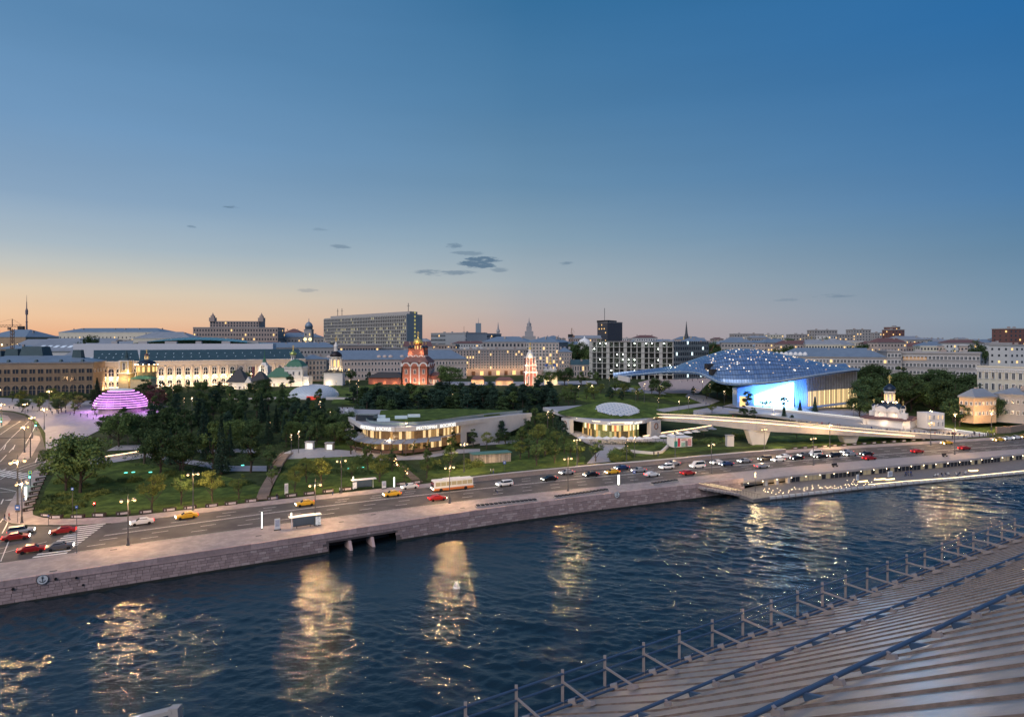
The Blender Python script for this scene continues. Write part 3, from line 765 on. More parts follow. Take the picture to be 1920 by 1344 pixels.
# boardwalk of planks climbing from the road
bw = thing('boardwalk', G(500, 915), 'wooden plank boardwalk climbing from the road into the park', 'boardwalk')
CL = [(491, 938), (497, 920), (505, 905), (514, 889), (521, 874), (531, 860), (541, 852)]
CP = [G(*c) for c in CL]; tot = [0]
for a, b in zip(CP[:-1], CP[1:]): tot.append(tot[-1]+(b-a).length)
pl = MB().box((0, 0, 0), (2.9, .5, .1)).mesh('plank', M['wood'])
s = 0
while s < tot[-1]:
    i = max(k for k in range(len(tot)) if tot[k] <= s); i = min(i, len(CP)-2); f = (s-tot[i])/(tot[i+1]-tot[i]); p = CP[i].lerp(CP[i+1], f); d = CP[i+1]-CP[i]
    o = bpy.data.objects.new('plank', pl); COL.objects.link(o); o.parent = bw; o.location = p+Vector((0, 0, .35))-wl(bw); o.rotation_euler = (0, 0, math.atan2(d.y, d.x)-pi/2); s += .58
for sd in (-1, 1):
    mb = MB()
    for a, b in zip(CP[3:-1], CP[4:]):
        n = Vector((-(b-a).y, (b-a).x, 0)).normalized()*1.6*sd; mb.beam(a+n+Vector((0, 0, 1.2)), b+n+Vector((0, 0, 1.2)), .1, .08); mb.beam(a+n+Vector((0, 0, .7)), b+n+Vector((0, 0, .7)), .06, .5)
    obj('balustrade', mb, M['wood'], bw)
for f in (4.3, 5.2): 
    p = CP[int(f)].lerp(CP[int(f)+1], f % 1); light('boardwalk_light', 'POINT', p+Vector((0, 0, 1.6)), 45, (1, .6, .25), .15)
# bridge-like lit stair in the dark shrubs right of it
ls = thing('garden_stair', G(770, 900), 'dark timber garden stair with orange step lights running down to the road', 'stair')
A, B = G(785, 905), G(728, 858)
for i in range(26):
    p = A.lerp(B, i/25)+Vector((0, 0, .3)); obj('step', MB().box(p, (2.4, .7, .16), math.atan2((B-A).y, (B-A).x)-pi/2), M['wood'], ls)
for i in range(9):
    p = A.lerp(B, (i+3)/12)+Vector((rnd.uniform(-1, 1), 0, .75)); obj('step_lamp', MB().ball(p, .16, 6), emis('step_orange', (1, .55, .2), 20, False), ls)
# lit ramp bench at the left lawn edge and at the gastronomic terrace
for pts, lab in (([(168, 868), (200, 861), (240, 855), (276, 849)], 'long curved bench wall with warm under-lighting behind the left lawn'),
                 ([(1206, 822), (1250, 814), (1300, 807), (1336, 801)], 'long ramp wall glowing orange right of the glazed food hall')):
    P = [G(*p) for p in pts]; t = thing('lit_wall', P[0], lab, 'wall')
    mb = MB(); m2 = MB()
    for a, b in zip(P[:-1], P[1:]):
        mb.beam(a+Vector((0, 0, .6)), b+Vector((0, 0, .6)), .7, 1.2); m2.beam(a+Vector((0, -.75, 1.1)), b+Vector((0, -.75, 1.1)), .06, .08)
    obj('wall', mb, M['conc'], t); obj('strip_lamp', m2, emis('ramp_strip', (1, .6, .28), 9, True), t)

# ================================================================== STREET FURNITURE PROTOTYPES
def steel_tube(mb, pts, r): mb.path(pts, r, 8)
def make_street_lamp(h=9.6):
    t = thing('street_lamp', (0, 0, 0), 'x', 'street lamp')
    mb = MB().lathe((0, 0, 0), [(.34, 0), (.34, .25), (.24, .4), (.2, 1.3), (.24, 1.36), (.14, 1.6), (.12, 3), (.085, h-1.3), (.12, h-1.2), (.1, h-.9), (.06, h-.2)], 10)
    lobj('pole', mb, M['steel'], t, True)
    for s in (-1, 1):
        mb = MB(); pts = [(s*(1.05*math.sin(a)), 0, h-1.0+.62*(1-math.cos(a))) for a in np.linspace(0, pi*.5, 6)]+[(s*1.12, 0, h-.5)]
        steel_tube(mb, pts, .045); mb.beam((0, 0, h-.65), (s*.8, 0, h-.45), .05, .05)
        mb.lathe((s*1.12, 0, h-.72), [(.3, 0), (.26, .14), (.1, .26), (.03, .4)], 8)
        arm = lobj('arm', mb, M['steel'], t)
        lobj('globe', MB().ball((s*1.12, 0, h-.9), .27, 8), M['lamp'], arm, True)
    mb = MB().lathe((0, 0, h-.2), [(.12, 0), (.03, .2), (.06, .32), (.01, .7)], 6); lobj('finial', mb, M['steel'], t)
    return t
def make_park_lamp(h=7.5):
    t = thing('park_lamp', (0, 0, 0), 'x', 'park lamp')
    lobj('pole', MB().lathe((0, 0, 0), [(.13, 0), (.1, h*.5), (.07, h)], 6), M['steel'], t)
    for k, (dx, dz) in enumerate(((.22, 0), (-.2, -.9), (.2, -1.8))):
        hd = lobj('spotlight', MB().tube((dx*.3, 0, h+dz-.1), (dx*1.4, -.12, h+dz-.22), .11, 6), M['dark'], t)
        if k != 2 or True: lobj('lens', MB().ball((dx*1.5, -.14, h+dz-.27), .16 if k == 0 else .11, 6), M['lampw'], hd)
    return t
LAMPW = (1.0, .60, .26)
def street_lamps():
    proto = make_street_lamp()
    prom = [(240, 1022), (591, 985), (843, 943), (1065, 920), (1334, 887), (1525, 872), (1790, 852)]
    far = [(362, 957), (640, 925), (870, 885), (1082, 875), (1266, 858), (1433, 850), (1556, 840), (1745, 835)]
    aven = [(41, 981), (33, 960), (46, 849), (60, 822), (47, 790), (83, 806), (3, 798), (92, 768), (-4, 765)]
    for k, (u, v) in enumerate(prom):
        p = Pz(u, v, .12); o = place(proto, USED, p, .5, 1.0 if u < 900 else .98, ordn(k+1)+' twin-globe street lamp from left along the riverside promenade', 'promenade street lamps')
        for s in (-1, 1): light('lamp_light', 'POINT', p+Vector((s*.95, s*.5, 8.68)), 620, LAMPW, .3)
    for k, (u, v) in enumerate(far):
        p = G(u, v); o = place(proto, USED, p, .5, .98, ordn(k+1)+' twin-globe street lamp from left along the park side pavement', 'park side street lamps')
        for s in (-1, 1): light('lamp_light', 'POINT', p+Vector((s*.95, s*.5, 8.5)), 520, LAMPW, .3)
    for k, (u, v) in enumerate(aven):
        p = G(u, v); h = [1.0, 1.35, 1, .9, .85, .95, 1, 1, 1.0][k]
        place(proto, USED, p, 1.2, h, 'avenue street lamp, '+['nearest, at the corner pavement', 'tall one just behind the corner lamp', 'standing low on the paved traffic island', 'at the far end of the traffic island', 'beyond the island in the carriageway edge', 'by the plaza edge right of the avenue', 'at the far left traffic island', 'among the plaza trees before the arcaded building', 'farthest left by the plaza'][k], 'avenue street lamps')
        light('lamp_light', 'POINT', p+Vector((0, -.4, 8.6*h)), 330, LAMPW, .35)
    R_ = [(1658, 796), (1791, 812), (1859, 808), (1745, 800), (1822, 790), (1912, 760), (1785, 783), (1768, 795)]
    for k, (u, v) in enumerate(R_[:4]):
        p = G(u, v); place(proto, USED, p, .5, [.7, .95, 1.05, .8][k], 'twin-globe street lamp '+['right of the white church', 'rising behind the ramp end at right', 'tallest beside the parked taxis at right', 'small one right of the white church wall'][k], 'lamps at the right end')
        light('lamp_light', 'POINT', p+Vector((0, -.4, 8*.95)), 301, LAMPW, .3)
street_lamps()
PK = [(302, 761), (324, 758), (310, 760), (232, 790), (446, 780), (475, 742), (670, 760), (600, 793), (619, 800), (848, 760), (870, 760), (761, 853), (730, 853), (1027, 815), (1037, 802), (1046, 795), (1192, 755), (1208, 755), (1234, 774), (1273, 773),
      (1239, 745), (1100, 734), (1110, 748), (1291, 772), (1303, 752), (1358, 757), (1400, 765), (546, 852), (560, 850), (505, 830), (400, 772), (430, 768), (345, 775), (360, 770), (630, 742), (655, 735), (560, 745), (890, 742), (980, 745), (1010, 730), (1000, 742), (1450, 788), (1470, 790), (1600, 785), (1142, 728), (1150, 722), (1175, 870), (1190, 858), (240, 835), (1330, 745), (1317, 732), (1085, 745), (1065, 735)]
PHH = {761: 11.5, 670: 13, 324: 10, 302: 11, 1208: 11, 1027: 10, 600: 9.5, 848: 6}
def park_lamps():
    proto = make_park_lamp()
    PK.sort()
    for k, (u, v) in enumerate(PK):
        p = G(u, v); h = PHH.get(u, 6+ (k*37 % 10)*.25)
        near = 'purple lit dome' if u < 400 else 'dark tree grove' if u < 640 else 'riverside restaurant' if u < 1000 else 'green mound of the food hall' if u < 1300 else 'blue glass shell'
        place(proto, USED, p, rnd.uniform(-.5, .5), h/7.5, ordn(k+1)+' slender park lamp from left, near the '+near, 'slender park lamps')
        if k % 2 == 0 or u in (761, 1273, 600): light('lamp_light', 'POINT', p+Vector((0, -.4, h-.6)), 130, (1, .72, .42), .2)
park_lamps()

# ================================================================== VEHICLES
def paint(name, c, m=.3): return mat('car_'+name, c, .28, metal=m, var=0, spec=.6)
CARCOL = dict(white=paint('white', (.7, .7, .7), 0), black=paint('black', (.015, .015, .018)), silver=paint('silver', (.35, .36, .38)), red=paint('red', (.38, .02, .02)), blue=paint('blue', (.03, .06, .16)),
              taxi=paint('yellow', (.75, .42, .03), 0), grey=paint('grey', (.12, .12, .13)))
headl = emis('headlamp_light', (1, .95, .82), 22, False); taill = emis('taillamp_light', (1, .03, .02), 6, False)
carglass = mat('car_glass', (.012, .015, .02), .08, var=0, spec=.8)
def body_mesh(kind):
    mb = MB(); w = .9
    if kind == 'van': prof = [(-2.4, .35), (-2.4, 1.95), (-2.2, 2.1), (1.0, 2.1), (1.75, 1.25), (2.4, 1.0), (2.45, .35)]
    elif kind == 'suv': prof = [(-2.25, .4), (-2.28, 1.0), (-2.1, 1.62), (.35, 1.66), (1.0, 1.08), (2.15, .92), (2.28, .4)]
    else: prof = [(-2.2, .35), (-2.24, .85), (-1.55, .98), (-.95, 1.42), (.35, 1.44), (1.05, .98), (2.1, .82), (2.25, .35)]
    k = 1.0
    def ring(y, s, lift=0): return [(x, y, z if z < 1.0 else z) for x, z in prof]
    ys = [(-w, .0), (-w*.96, 0)]
    n = len(prof)
    L_ = [(x, -w*(1 if z < 1.05 else .78), z) for x, z in prof]; Rr = [(x, w*(1 if z < 1.05 else .78), z) for x, z in prof]
    mb.add(L_+Rr, [tuple(range(n))[::-1], tuple(range(n, 2*n))]+[(i, (i+1) % n, n+(i+1) % n, n+i) for i in range(n)])
    return mb, prof
def make_car(kind='sedan', col='white', name='car', cat='car'):
    t = thing(name, (0, 0, 0), 'x', cat)
    mb, prof = body_mesh(kind); b = lobj('body', mb, CARCOL[col], t)
    mb = MB(); zt, zb = (2.0, 1.3) if kind == 'van' else (1.58, 1.1) if kind == 'suv' else (1.37, 1.0)
    x0, x1 = (-2.0, .9) if kind == 'van' else (-1.9, .3) if kind == 'suv' else (-.98, .35)
    e = .62 if kind != 'van' else .5
    for s in (-1, 1):
        y0, y1 = s*.905, s*.72
        mb.add([(x0-.3, s*.86, zb), (x1+e, s*.86, zb), (x1+.05, s*.745, zt), (x0+.08, s*.745, zt), (x0-.3, s*.80, zb), (x1+e, s*.80, zb), (x1+.05, s*.70, zt), (x0+.08, s*.70, zt)], [(0, 1, 2, 3), (7, 6, 5, 4), (0, 4, 5, 1), (1, 5, 6, 2), (2, 6, 7, 3), (3, 7, 4, 0)])
    lobj('side_windows', mb, carglass, t)
    mb = MB(); mb.add([(x1+e+.1, -.72, zb-.0), (x1+e+.1, .72, zb), (x1+.1, .62, zt+.02), (x1+.1, -.62, zt+.02), (x1+e+.02, -.72, zb-.05), (x1+e+.02, .72, zb-.05), (x1, .62, zt-.05), (x1, -.62, zt-.05)], [(0, 1, 2, 3), (7, 6, 5, 4), (0, 4, 5, 1), (1, 5, 6, 2), (2, 6, 7, 3), (3, 7, 4, 0)])
    lobj('windscreen', mb, carglass, t)
    for sx_ in (-1.38, 1.4):
        for sy in (-1, 1):
            lobj('wheel', MB().tube((sx_, sy*.72, .33), (sx_, sy*.93, .33), .33, 10), M['black'], t)
    hx = 2.42 if kind == 'van' else 2.26; hz = .85 if kind == 'van' else .72
    for sy in (-1, 1):
        lobj('headlight', MB().box((hx-.04, sy*.66, hz-.08), (.12, .26, .13)), headl, t)
        lobj('taillight', MB().box((-hx+.0 if kind != 'van' else -2.4, sy*.7, hz+.05), (.12, .26, .2)), taill, t)
    if col == 'taxi': lobj('roof_sign', MB().box((-.2, 0, 1.5), (.16, .5, .14)), M['white'], t)
    return t
PROTOS = {}
def car_at(u, v, kind, col, direction, label, nm='car', cat='car', grp='cars on the embankment road'):
    key = (kind, col, nm)
    p = Pz(u, v, .05) if nm != 'parked_car' else G(u, v)
    x = p.x; m = (KC(x+1)-KC(x-1))/2; rz = math.atan2(m, 1)+(0 if direction > 0 else pi)
    if key not in PROTOS: PROTOS[key] = make_car(kind, col, nm, cat)
    place(PROTOS[key], USED, (p.x, p.y, p.z+.02), rz, 1.0, label, grp)
CN = dict(white='white', black='black', silver='silver', red='red', blue='dark blue', taxi='yellow', grey='grey')
cars = [(266, 983, 'sedan', 'white', -1), (350, 972, 'sedan', 'taxi', -1), (572, 948, 'sedan', 'taxi', -1), (735, 930, 'sedan', 'taxi', -1), (768, 916, 'sedan', 'white', -1), (946, 911, 'suv', 'white', -1), (1030, 901, 'sedan', 'black', -1),
 (1063, 889, 'sedan', 'silver', -1), (1108, 893, 'sedan', 'black', -1), (1148, 888, 'sedan', 'taxi', -1), (1166, 880, 'sedan', 'blue', -1), (1198, 885, 'sedan', 'silver', -1), (1250, 879, 'suv', 'white', -1), (1308, 877, 'van', 'white', -1), (1262, 872, 'sedan', 'silver', -1),
 (1345, 870, 'sedan', 'white', -1), (1362, 873, 'sedan', 'blue', -1), (1396, 867, 'sedan', 'silver', -1), (1434, 863, 'suv', 'black', -1), (1459, 865, 'sedan', 'white', -1), (1470, 859, 'sedan', 'white', -1), (1494, 862, 'sedan', 'black', -1), (1508, 856, 'sedan', 'grey', -1),
 (1528, 855, 'van', 'white', -1), (1539, 859, 'sedan', 'black', -1), (1563, 857, 'suv', 'black', -1), (1588, 850, 'sedan', 'silver', -1), (1594, 855, 'sedan', 'silver', -1), (1625, 854, 'sedan', 'black', -1),
 (820, 938, 'sedan', 'red', 1), (30, 1012, 'sedan', 'red', 1), (118, 1000, 'sedan', 'red', -1), (112, 1030, 'sedan', 'grey', 1), (1290, 890, 'sedan', 'red', 1), (1222, 893, 'sedan', 'white', 1), (1630, 862, 'sedan', 'red', 1), (1720, 849, 'sedan', 'red', 1), (1808, 843, 'sedan', 'red', 1), (1428, 877, 'sedan', 'silver', 1), (60, 1035, 'sedan', 'red', 1),
 (1775, 833, 'sedan', 'taxi', -1), (1872, 827, 'sedan', 'taxi', -1), (1889, 825, 'sedan', 'white', -1), (1905, 823, 'sedan', 'white', -1), (1921, 821, 'sedan', 'taxi', -1), (40, 1000, 'suv', 'silver', 1)]
cnt = {}
marks = ['below the left lawn', 'in front of the boardwalk', 'below the riverside restaurant', 'below the food hall ramp', 'in the queue below the footbridge', 'near the ramp end at right']
order = sorted(cars)
for c in order:
    u, v, kind, col, d = c; zone = 0 if u < 430 else 1 if u < 650 else 2 if u < 960 else 3 if u < 1340 else 4 if u < 1660 else 5
    if u < 170: zt = 'at the zebra crossing'
    else: zt = marks[zone]
    nm = {'sedan': 'car', 'suv': 'tall car', 'van': 'van'}[kind]
    if col == 'taxi': nm = 'taxi'
    k = (CN[col]+' '+nm, zt, d); cnt.setdefault(k, []).append(c)
for (nm, zt, d), L_ in cnt.items():
    for i, c in enumerate(L_):
        pre = '' if len(L_) == 1 else ordn(i+1)+' '
        lab = pre+nm+(' with headlights lit ' if d < 0 else ' driving away ')+zt
        u, v, kind, col, dd = c
        car_at(u, v, kind, col, dd, lab, 'van' if kind == 'van' else 'taxi' if col == 'taxi' else 'car', 'van' if kind == 'van' else 'car')
# the bus
def bus(u, v):
    p = Pz(u, v, .05); x = p.x; m = (KC(x+3)-KC(x-3))/6
    t = thing('bus', (p.x, p.y, .05), 'white and orange city bus driving left below the riverside restaurant', 'bus', None, math.atan2(m, 1)+pi)
    mb = MB().box((0, 0, 1.75), (11.2, 2.5, 2.6), 0, 0, .98).box((0, 0, 3.12), (5, 1.8, .28)); lobj('body', mb, M['white'], t)
    lobj('skirt', MB().box((0, 0, .72), (11.26, 2.54, .62)), mat('bus_orange', (.6, .2, .06), .4, var=0), t)
    for s in (-1, 1):
        for k in range(7): lobj('window', MB().box((-4.6+k*1.5, s*1.255, 2.1), (1.36, .06, 1.0)), mat('bus_glass', (.1, .09, .06), .1, var=0, emit=(1, .75, .4), es=.35), t)
    lobj('windscreen', MB().box((5.6, 0, 2.0), (.08, 2.2, 1.4)), carglass, t)
    for a in (-3.4, 3.6):
        for s in (-1, 1): lobj('wheel', MB().tube((a, s*1.0, .5), (a, s*1.28, .5), .5, 12), M['black'], t)
    for s in (-1, 1): lobj('headlight', MB().box((5.62, s*.9, .85), (.1, .4, .2)), headl, t)
bus(848, 918)

# ================================================================== PEOPLE (one continuous skinned body per pose)
def make_person(pose, shirt, trousers):
    J = dict(pel=(0, 0, .95), sp=(0, 0, 1.2), ch=(0, 0, 1.42), nk=(0, 0, 1.52), hd=(0, 0, 1.68))
    st = .16 if pose == 'walk' else .04
    V = [(0, 0, .95), (0, 0, 1.2), (0, 0, 1.42), (0, 0, 1.53), (0, .02, 1.68), (-.1, 0, .9), (-.1, st, .5), (-.1, -st*.4 if pose == 'walk' else 0, .06), (-.1, .14+(-st*.4 if pose == 'walk' else 0), .04),
         (.1, 0, .9), (.1, -st*.2, .5), (.1, -st*1.9 if pose == 'walk' else 0, .07), (.1, .13-(st*1.9 if pose == 'walk' else 0), .04), (-.2, 0, 1.42), (-.25, -.03+st*.3, 1.15), (-.24, .05+st*.8, .9), (.2, 0, 1.42), (.25, -.03, 1.15), (.24, .05-st*.5, .9)]
    if pose == 'sit':
        V = [(0, 0, .5), (0, -.02, .75), (0, 0, .97), (0, .01, 1.08), (0, .04, 1.23), (-.1, .05, .48), (-.12, .45, .5), (-.12, .48, .06), (-.12, .62, .04), (.1, .05, .48), (.12, .45, .5), (.12, .48, .06), (.12, .62, .04), (-.2, 0, .97), (-.26, .05, .72), (-.18, .3, .62), (.2, 0, .97), (.26, .05, .72), (.18, .3, .62)]
    E = [(0, 1), (1, 2), (2, 3), (3, 4), (0, 5), (5, 6), (6, 7), (7, 8), (0, 9), (9, 10), (10, 11), (11, 12), (2, 13), (13, 14), (14, 15), (2, 16), (16, 17), (17, 18)]
    rad = [.15, .13, .15, .055, .105, .1, .075, .05, .045, .1, .075, .05, .045, .075, .05, .04, .075, .05, .04]
    me = bpy.data.meshes.new('person_body'); me.from_pydata(V, E, [])
    o = bpy.data.objects.new('tmp', me); COL.objects.link(o)
    md = o.modifiers.new('s', 'SKIN'); sub = o.modifiers.new('u', 'SUBSURF'); sub.levels = 1
    for i, r in enumerate(rad): me.skin_vertices[0].data[i].radius = (r, r*(.75 if i in (0, 1, 2) else 1)); me.skin_vertices[0].data[i].use_root = (i == 0)
    dg = bpy.context.evaluated_depsgraph_get(); m2 = bpy.data.meshes.new_from_object(o.evaluated_get(dg)); m2.name = 'person_'+pose
    bpy.data.objects.remove(o)
    skin = mat('skin', (.45, .27, .2), .6, var=0); hair = mat('hair', (.03, .02, .015), .8, var=0)
    m2.materials.clear()
    for m in (shirt, trousers, skin, hair): m2.materials.append(m)
    H_ = 1.0 if pose != 'sit' else .55
    for p in m2.polygons:
        z = p.center.z; y = p.center.y
        hd = V[4][2]
        p.material_index = (3 if (z > hd+.03 or y < V[4][1]-.03) else 2) if z > hd-.13 else 1 if (z < V[0][2] and abs(p.center.x) < .2) else 2 if (abs(p.center.x) > .2 and z < V[0][2]+.05 and pose != 'sit') else 0
        p.use_smooth = True
    return m2
sh = [mat('cloth_'+n, c, .9, var=0) for n, c in (('dark', (.03, .03, .04)), ('white', (.6, .6, .6)), ('blue', (.05, .08, .2)), ('red', (.3, .04, .04)), ('beige', (.35, .28, .2)))]
PM = [make_person(ps, sh[a], sh[b]) for ps, a, b in (('walk', 0, 2), ('stand', 1, 0), ('walk', 3, 0), ('sit', 0, 2), ('stand', 4, 2), ('sit', 1, 0), ('walk', 2, 0), ('stand', 0, 0))]
KIND = ['walking in dark jacket', 'standing in white top', 'walking in red top', 'sitting in dark jacket', 'standing in beige top', 'sitting in white top', 'walking in blue jacket', 'standing in dark clothes']
def name_people(L_, what, group):
    'L_: (x, position, kind); numbered from the left within each look'
    c = {}; tot = {}
    for q in L_: tot[q[2]] = tot.get(q[2], 0)+1
    for x, p, k in sorted(L_, key=lambda q: q[0]):
        c[k] = c.get(k, 0)+1; person(p, k, (ordn(c[k])+' from left, ' if tot[k] > 1 else '')+'person '+KIND[k]+' '+what, group)
def person(p, k, label, group, rz=None):
    o = bpy.data.objects.new('person', PM[k]); COL.objects.link(o); o.location = p; o.rotation_euler = (0, 0, rnd.uniform(0, 6.28) if rz is None else rz)
    return props(o, label, 'person', group)
for (u, v, k, w) in [(9, 977, 0, 'left of a pair at the corner kerb'), (17, 976, 2, 'right of a pair at the corner kerb'), (45, 941, 4, 'alone by the corner planters'), (124, 0, 0, '')][:3]:
    person(G(u, v)+Vector((0, 0, .14)), k, 'person '+KIND[k]+' '+w, 'people at the crossing corner')
for (u, v, k, w) in [(512, 884, 0, 'alone on the plank boardwalk'), (637, 926, 1, 'beside the lamp by the far bus shelter'), (624, 929, 4, 'left of the far bus shelter'), (519, 938, 0, 'at the foot of the boardwalk'), (1226, 856, 7, 'left of a pair by the curved lawn wall'), (1234, 856, 0, 'right of a pair by the curved lawn wall'), (920, 889, 1, 'left of a pair right of the bus'), (925, 889, 4, 'right of a pair right of the bus'), (929, 925, 3, 'on the promenade by the left planter bench')]:
    p = G(u, v); person(p+Vector((0, 0, .14)), k, 'person '+KIND[k]+' '+w, 'people along the embankment')
def crowd(region, n, what, group, kinds, zoff=.25, f=None):
    L_ = []
    for i in range(n):
        u, v = region(i/n); k = kinds[rnd.randrange(len(kinds))]; p = G(u, v) if f is None else f(u, v)
        L_.append((u, p+Vector((0, 0, zoff)), k))
    name_people(L_, what, group)
def rc(u0, v0, u1, v1, jit): return lambda t: (u0+(u1-u0)*t+rnd.uniform(-4, 4), v0+(v1-v0)*t+rnd.uniform(-jit, jit))
crowd(rc(1225, 712, 1312, 712, 7), 34, 'on the pink terraced plaza', 'people on the terraced plaza', [0, 3, 3, 5, 7])
crowd(rc(1165, 726, 1250, 733, 3), 12, 'on the path by the terraced plaza', 'people on the plaza path', [0, 6, 1])
crowd(rc(640, 770, 668, 782, 5), 12, 'on the walk above the restaurant', 'people above the restaurant', [0, 7, 6, 1])
crowd(rc(20, 765, 150, 785, 6), 16, 'left of the purple dome', 'people on the left plaza', [0, 1, 7, 6])
crowd(rc(150, 782, 250, 795, 4), 9, 'in front of the purple dome', 'people before the purple dome', [0, 1, 7])
crowd(rc(1310, 752, 1360, 772, 3), 6, 'on the path left of the media screen', 'people by the media screen', [0, 6])

# barriers with advertising panels along the pavement
def make_barrier():
    t = thing('street_planter', (0, 0, 0), 'x', 'planter')
    lobj('body', MB().box((0, 0, .42), (3.0, .8, .8)).box((0, 0, .85), (3.1, .9, .08)), mat('planter_brown', (.07, .05, .045), .7, var=.1), t)
    lobj('panel', MB().box((.25, -.42, .45), (1.7, .06, .5)), mat('ad_panel', (.66, .58, .56), .5, var=.2, scale=3), t)
    lobj('emblem', MB().box((-1.05, -.42, .45), (.3, .06, .4)), mat('emblem_grey', (.4, .38, .38), .5, var=0), t)
    lobj('hedge', MB().box((0, 0, .93), (2.8, .6, .12)), M['soil'], t)
    return t
bp_ = make_barrier()
bl = [(105, 974), (146, 973), (186, 970), (231, 967), (274, 964), (318, 960), (356, 956), (397, 952), (433, 948), (471, 943), (512, 938), (546, 933), (580, 929), (615, 925), (650, 921), (752, 911), (780, 908)]
for i, (u, v) in enumerate(bl):
    p = G(u, v-1); a = G(u-8, v-1+1.2); b = G(u+8, v-1-1.2); rz = math.atan2((K2(p.x+2)-K2(p.x-2))/4 if u > 200 else .05, 1)
    place(bp_, USED, (p.x, p.y, p.z+.14), rz, .95, ordn(i+1)+' brown planter with pale panel along the lawn pavement', 'planter blocks along the pavement')
cl_ = [(84, 968, -.25), (52, 957, 1.15), (55, 946, 1.15), (59, 936, 1.15), (62, 926, 1.15), (66, 917, 1.1), (70, 909, 1.05), (74, 900, 1.0), (81, 890, .9), (90, 882, .8)]
for i, (u, v, a) in enumerate(cl_):
    p = G(u+2, v+1); place(bp_, USED, (p.x, p.y, p.z+.14), a+.05, .8, ordn(i+1)+' brown planter going up the avenue from the street corner', 'planter blocks at the avenue corner')
for i in range(15):
    u = 1490+i*18.5; v = 842-i*1.28; p = G(u, v); place(bp_, USED, (p.x, p.y, p.z+.1), .33, .75, ordn(i+1)+' small planter from left on the pavement below the footbridge', 'planter blocks below the footbridge')
# bus shelters
def shelter(u, v, L_, rz, lab, pz=None):
    p = G(u, v); p.z = max(p.z, .13); t = thing('bus_shelter', p, lab, 'bus shelter', 'bus shelters', rz); h = 2.6
    lobj('canopy', MB().box((0, 0, h), (L_+1, 1.7, .16)), M['white'], t)
    for sx_ in (-1, 1): lobj('post', MB().box((sx_*L_/2*.95, .5, h/2), (.16, .12, h)), M['white'], t)
    lobj('glass_wall', MB().box((0, .55, 1.3), (L_*.85, .03, 2.0)), mat('shelter_glass', (.12, .16, .2), .1, var=0), t)
    ad = lobj('poster_box', MB().box((L_/2-.1 if u < 620 else -L_/2+.1, 0, 1.25), (.16, 1.3, 1.9)), M['dark'], t)
    lobj('poster', MB().box((L_/2-.2 if u < 620 else -L_/2+.25, -.68, 1.3), (1.1, .04, 1.7)), mat('lit_poster', (.6, .55, .55), .5, var=.5, scale=2.2, emit=(.9, 1, .95), es=.25 if u < 620 else 2.2), ad)
    lobj('bench', MB().box((-.4, .25, .48), (L_*.6, .4, .07)).box((-L_*.3, .25, .24), (.08, .3, .44)).box((L_*.2, .25, .24), (.08, .3, .44)), M['dark'], t)
    lobj('number_column', MB().box((-L_/2-.1, -.5, h+.5), (.22, .22, 1.1)), mat('totem_light', (.8, .85, .8), .5, var=0, emit=(.95, 1, .92), es=1.8), t)
    lobj('underglow', MB().box((0, 0, h-.1), (L_*.8, .25, .03)), emis('shelter_strip', (1, .95, .85), 3, True), t)
shelter(572, 990, 5.6, .5, 'white bus shelter with a poster on the riverside promenade')
shelter(682, 917, 5.6, .45, 'white bus shelter with a glowing panel on the park pavement')
def totem(u, v, w, h, lab, lit=True, tiltw=.2, name='information_totem', cat='totem'):
    p = G(u, v); p.z = max(p.z, .13) + .01
    t = thing(name, p, lab, cat, None, .45)
    lobj('foot', MB().box((0, 0, .12), (w*1.25, tiltw*1.5, .24)), M['dark'], t)
    lobj('panel', MB().box((0, 0, .24+h/2), (w, tiltw, h)), mat('totem_light', (.8, .85, .8), .5) if lit else M['white'], t)
    if not lit: lobj('map', MB().box((0, -tiltw/2-.015, .3+h*.55), (w*.75, .03, h*.6)), mat('map_print', (.5, .5, .56), .6, var=.35, scale=4), t)
totem(1160, 911, .55, 2.7, 'slim glowing white totem on the promenade above the anchor sign'); totem(520, 995, 1.1, 2.2, 'white information board left of the promenade bus shelter', False)
totem(491, 993, .22, 3.4, 'thin white post at the left of the information board', True, .22); totem(739, 915, .35, 2.6, 'thin glowing totem right of the far bus shelter')
totem(720, 917, 1.1, 1.8, 'small white cabinet between the far bus shelter and the glowing totem', False); totem(537, 929, .9, 2.8, 'tall white sign board behind the planters right of the boardwalk', False, .12)
totem(48, 939, .5, 3.2, 'glowing white totem on the corner pavement beside the lamp', True, .5)
# traffic lights
def signal(u, v, h, col, lab, arm=0):
    p = G(u, v); p.z += .14; t = thing('traffic_light', p, lab, 'traffic light', 'traffic lights')
    lobj('pole', MB().lathe((0, 0, 0), [(.1, 0), (.07, h)], 8), M['steel'], t)
    hd = lobj('signal_head', MB().box((0, -.12, h-.55), (.34, .22, 1.0)), M['black'], t)
    c = {'red': (1, .04, .03), 'green': (.05, 1, .55)}[col]; dz = {'red': .3, 'green': -.3}[col]
    lobj('lens', MB().lathe((0, -.26, h-.55+dz), [(.13, -.1), (.15, 0), (.13, .1)], 8), emis('signal_'+col, c, 60, False), hd)
    light('signal_glow', 'POINT', p+Vector((0, -.6, h-.5+dz)), 60, c, .12)
    if col == 'green': lobj('crossing_sign', MB().box((0, -.14, h+.45), (.85, .05, .85)).box((0, -.18, h+.45), (.5, .03, .5), 0, 1), [mat('sign_yellow', (.6, .65, .1), .5, var=0), mat('sign_blue', (.05, .14, .45), .5, var=0)], t)
signal(178, 968, 3.2, 'red', 'traffic light showing red at the lawn corner planters'); signal(57, 912, 3.4, 'green', 'traffic light showing green with crossing sign above, near avenue crossing')
signal(68, 808, 3.0, 'green', 'traffic light showing green at the far end of the traffic island'); signal(3, 800, 3.0, 'green', 'traffic light showing green at the far left edge')
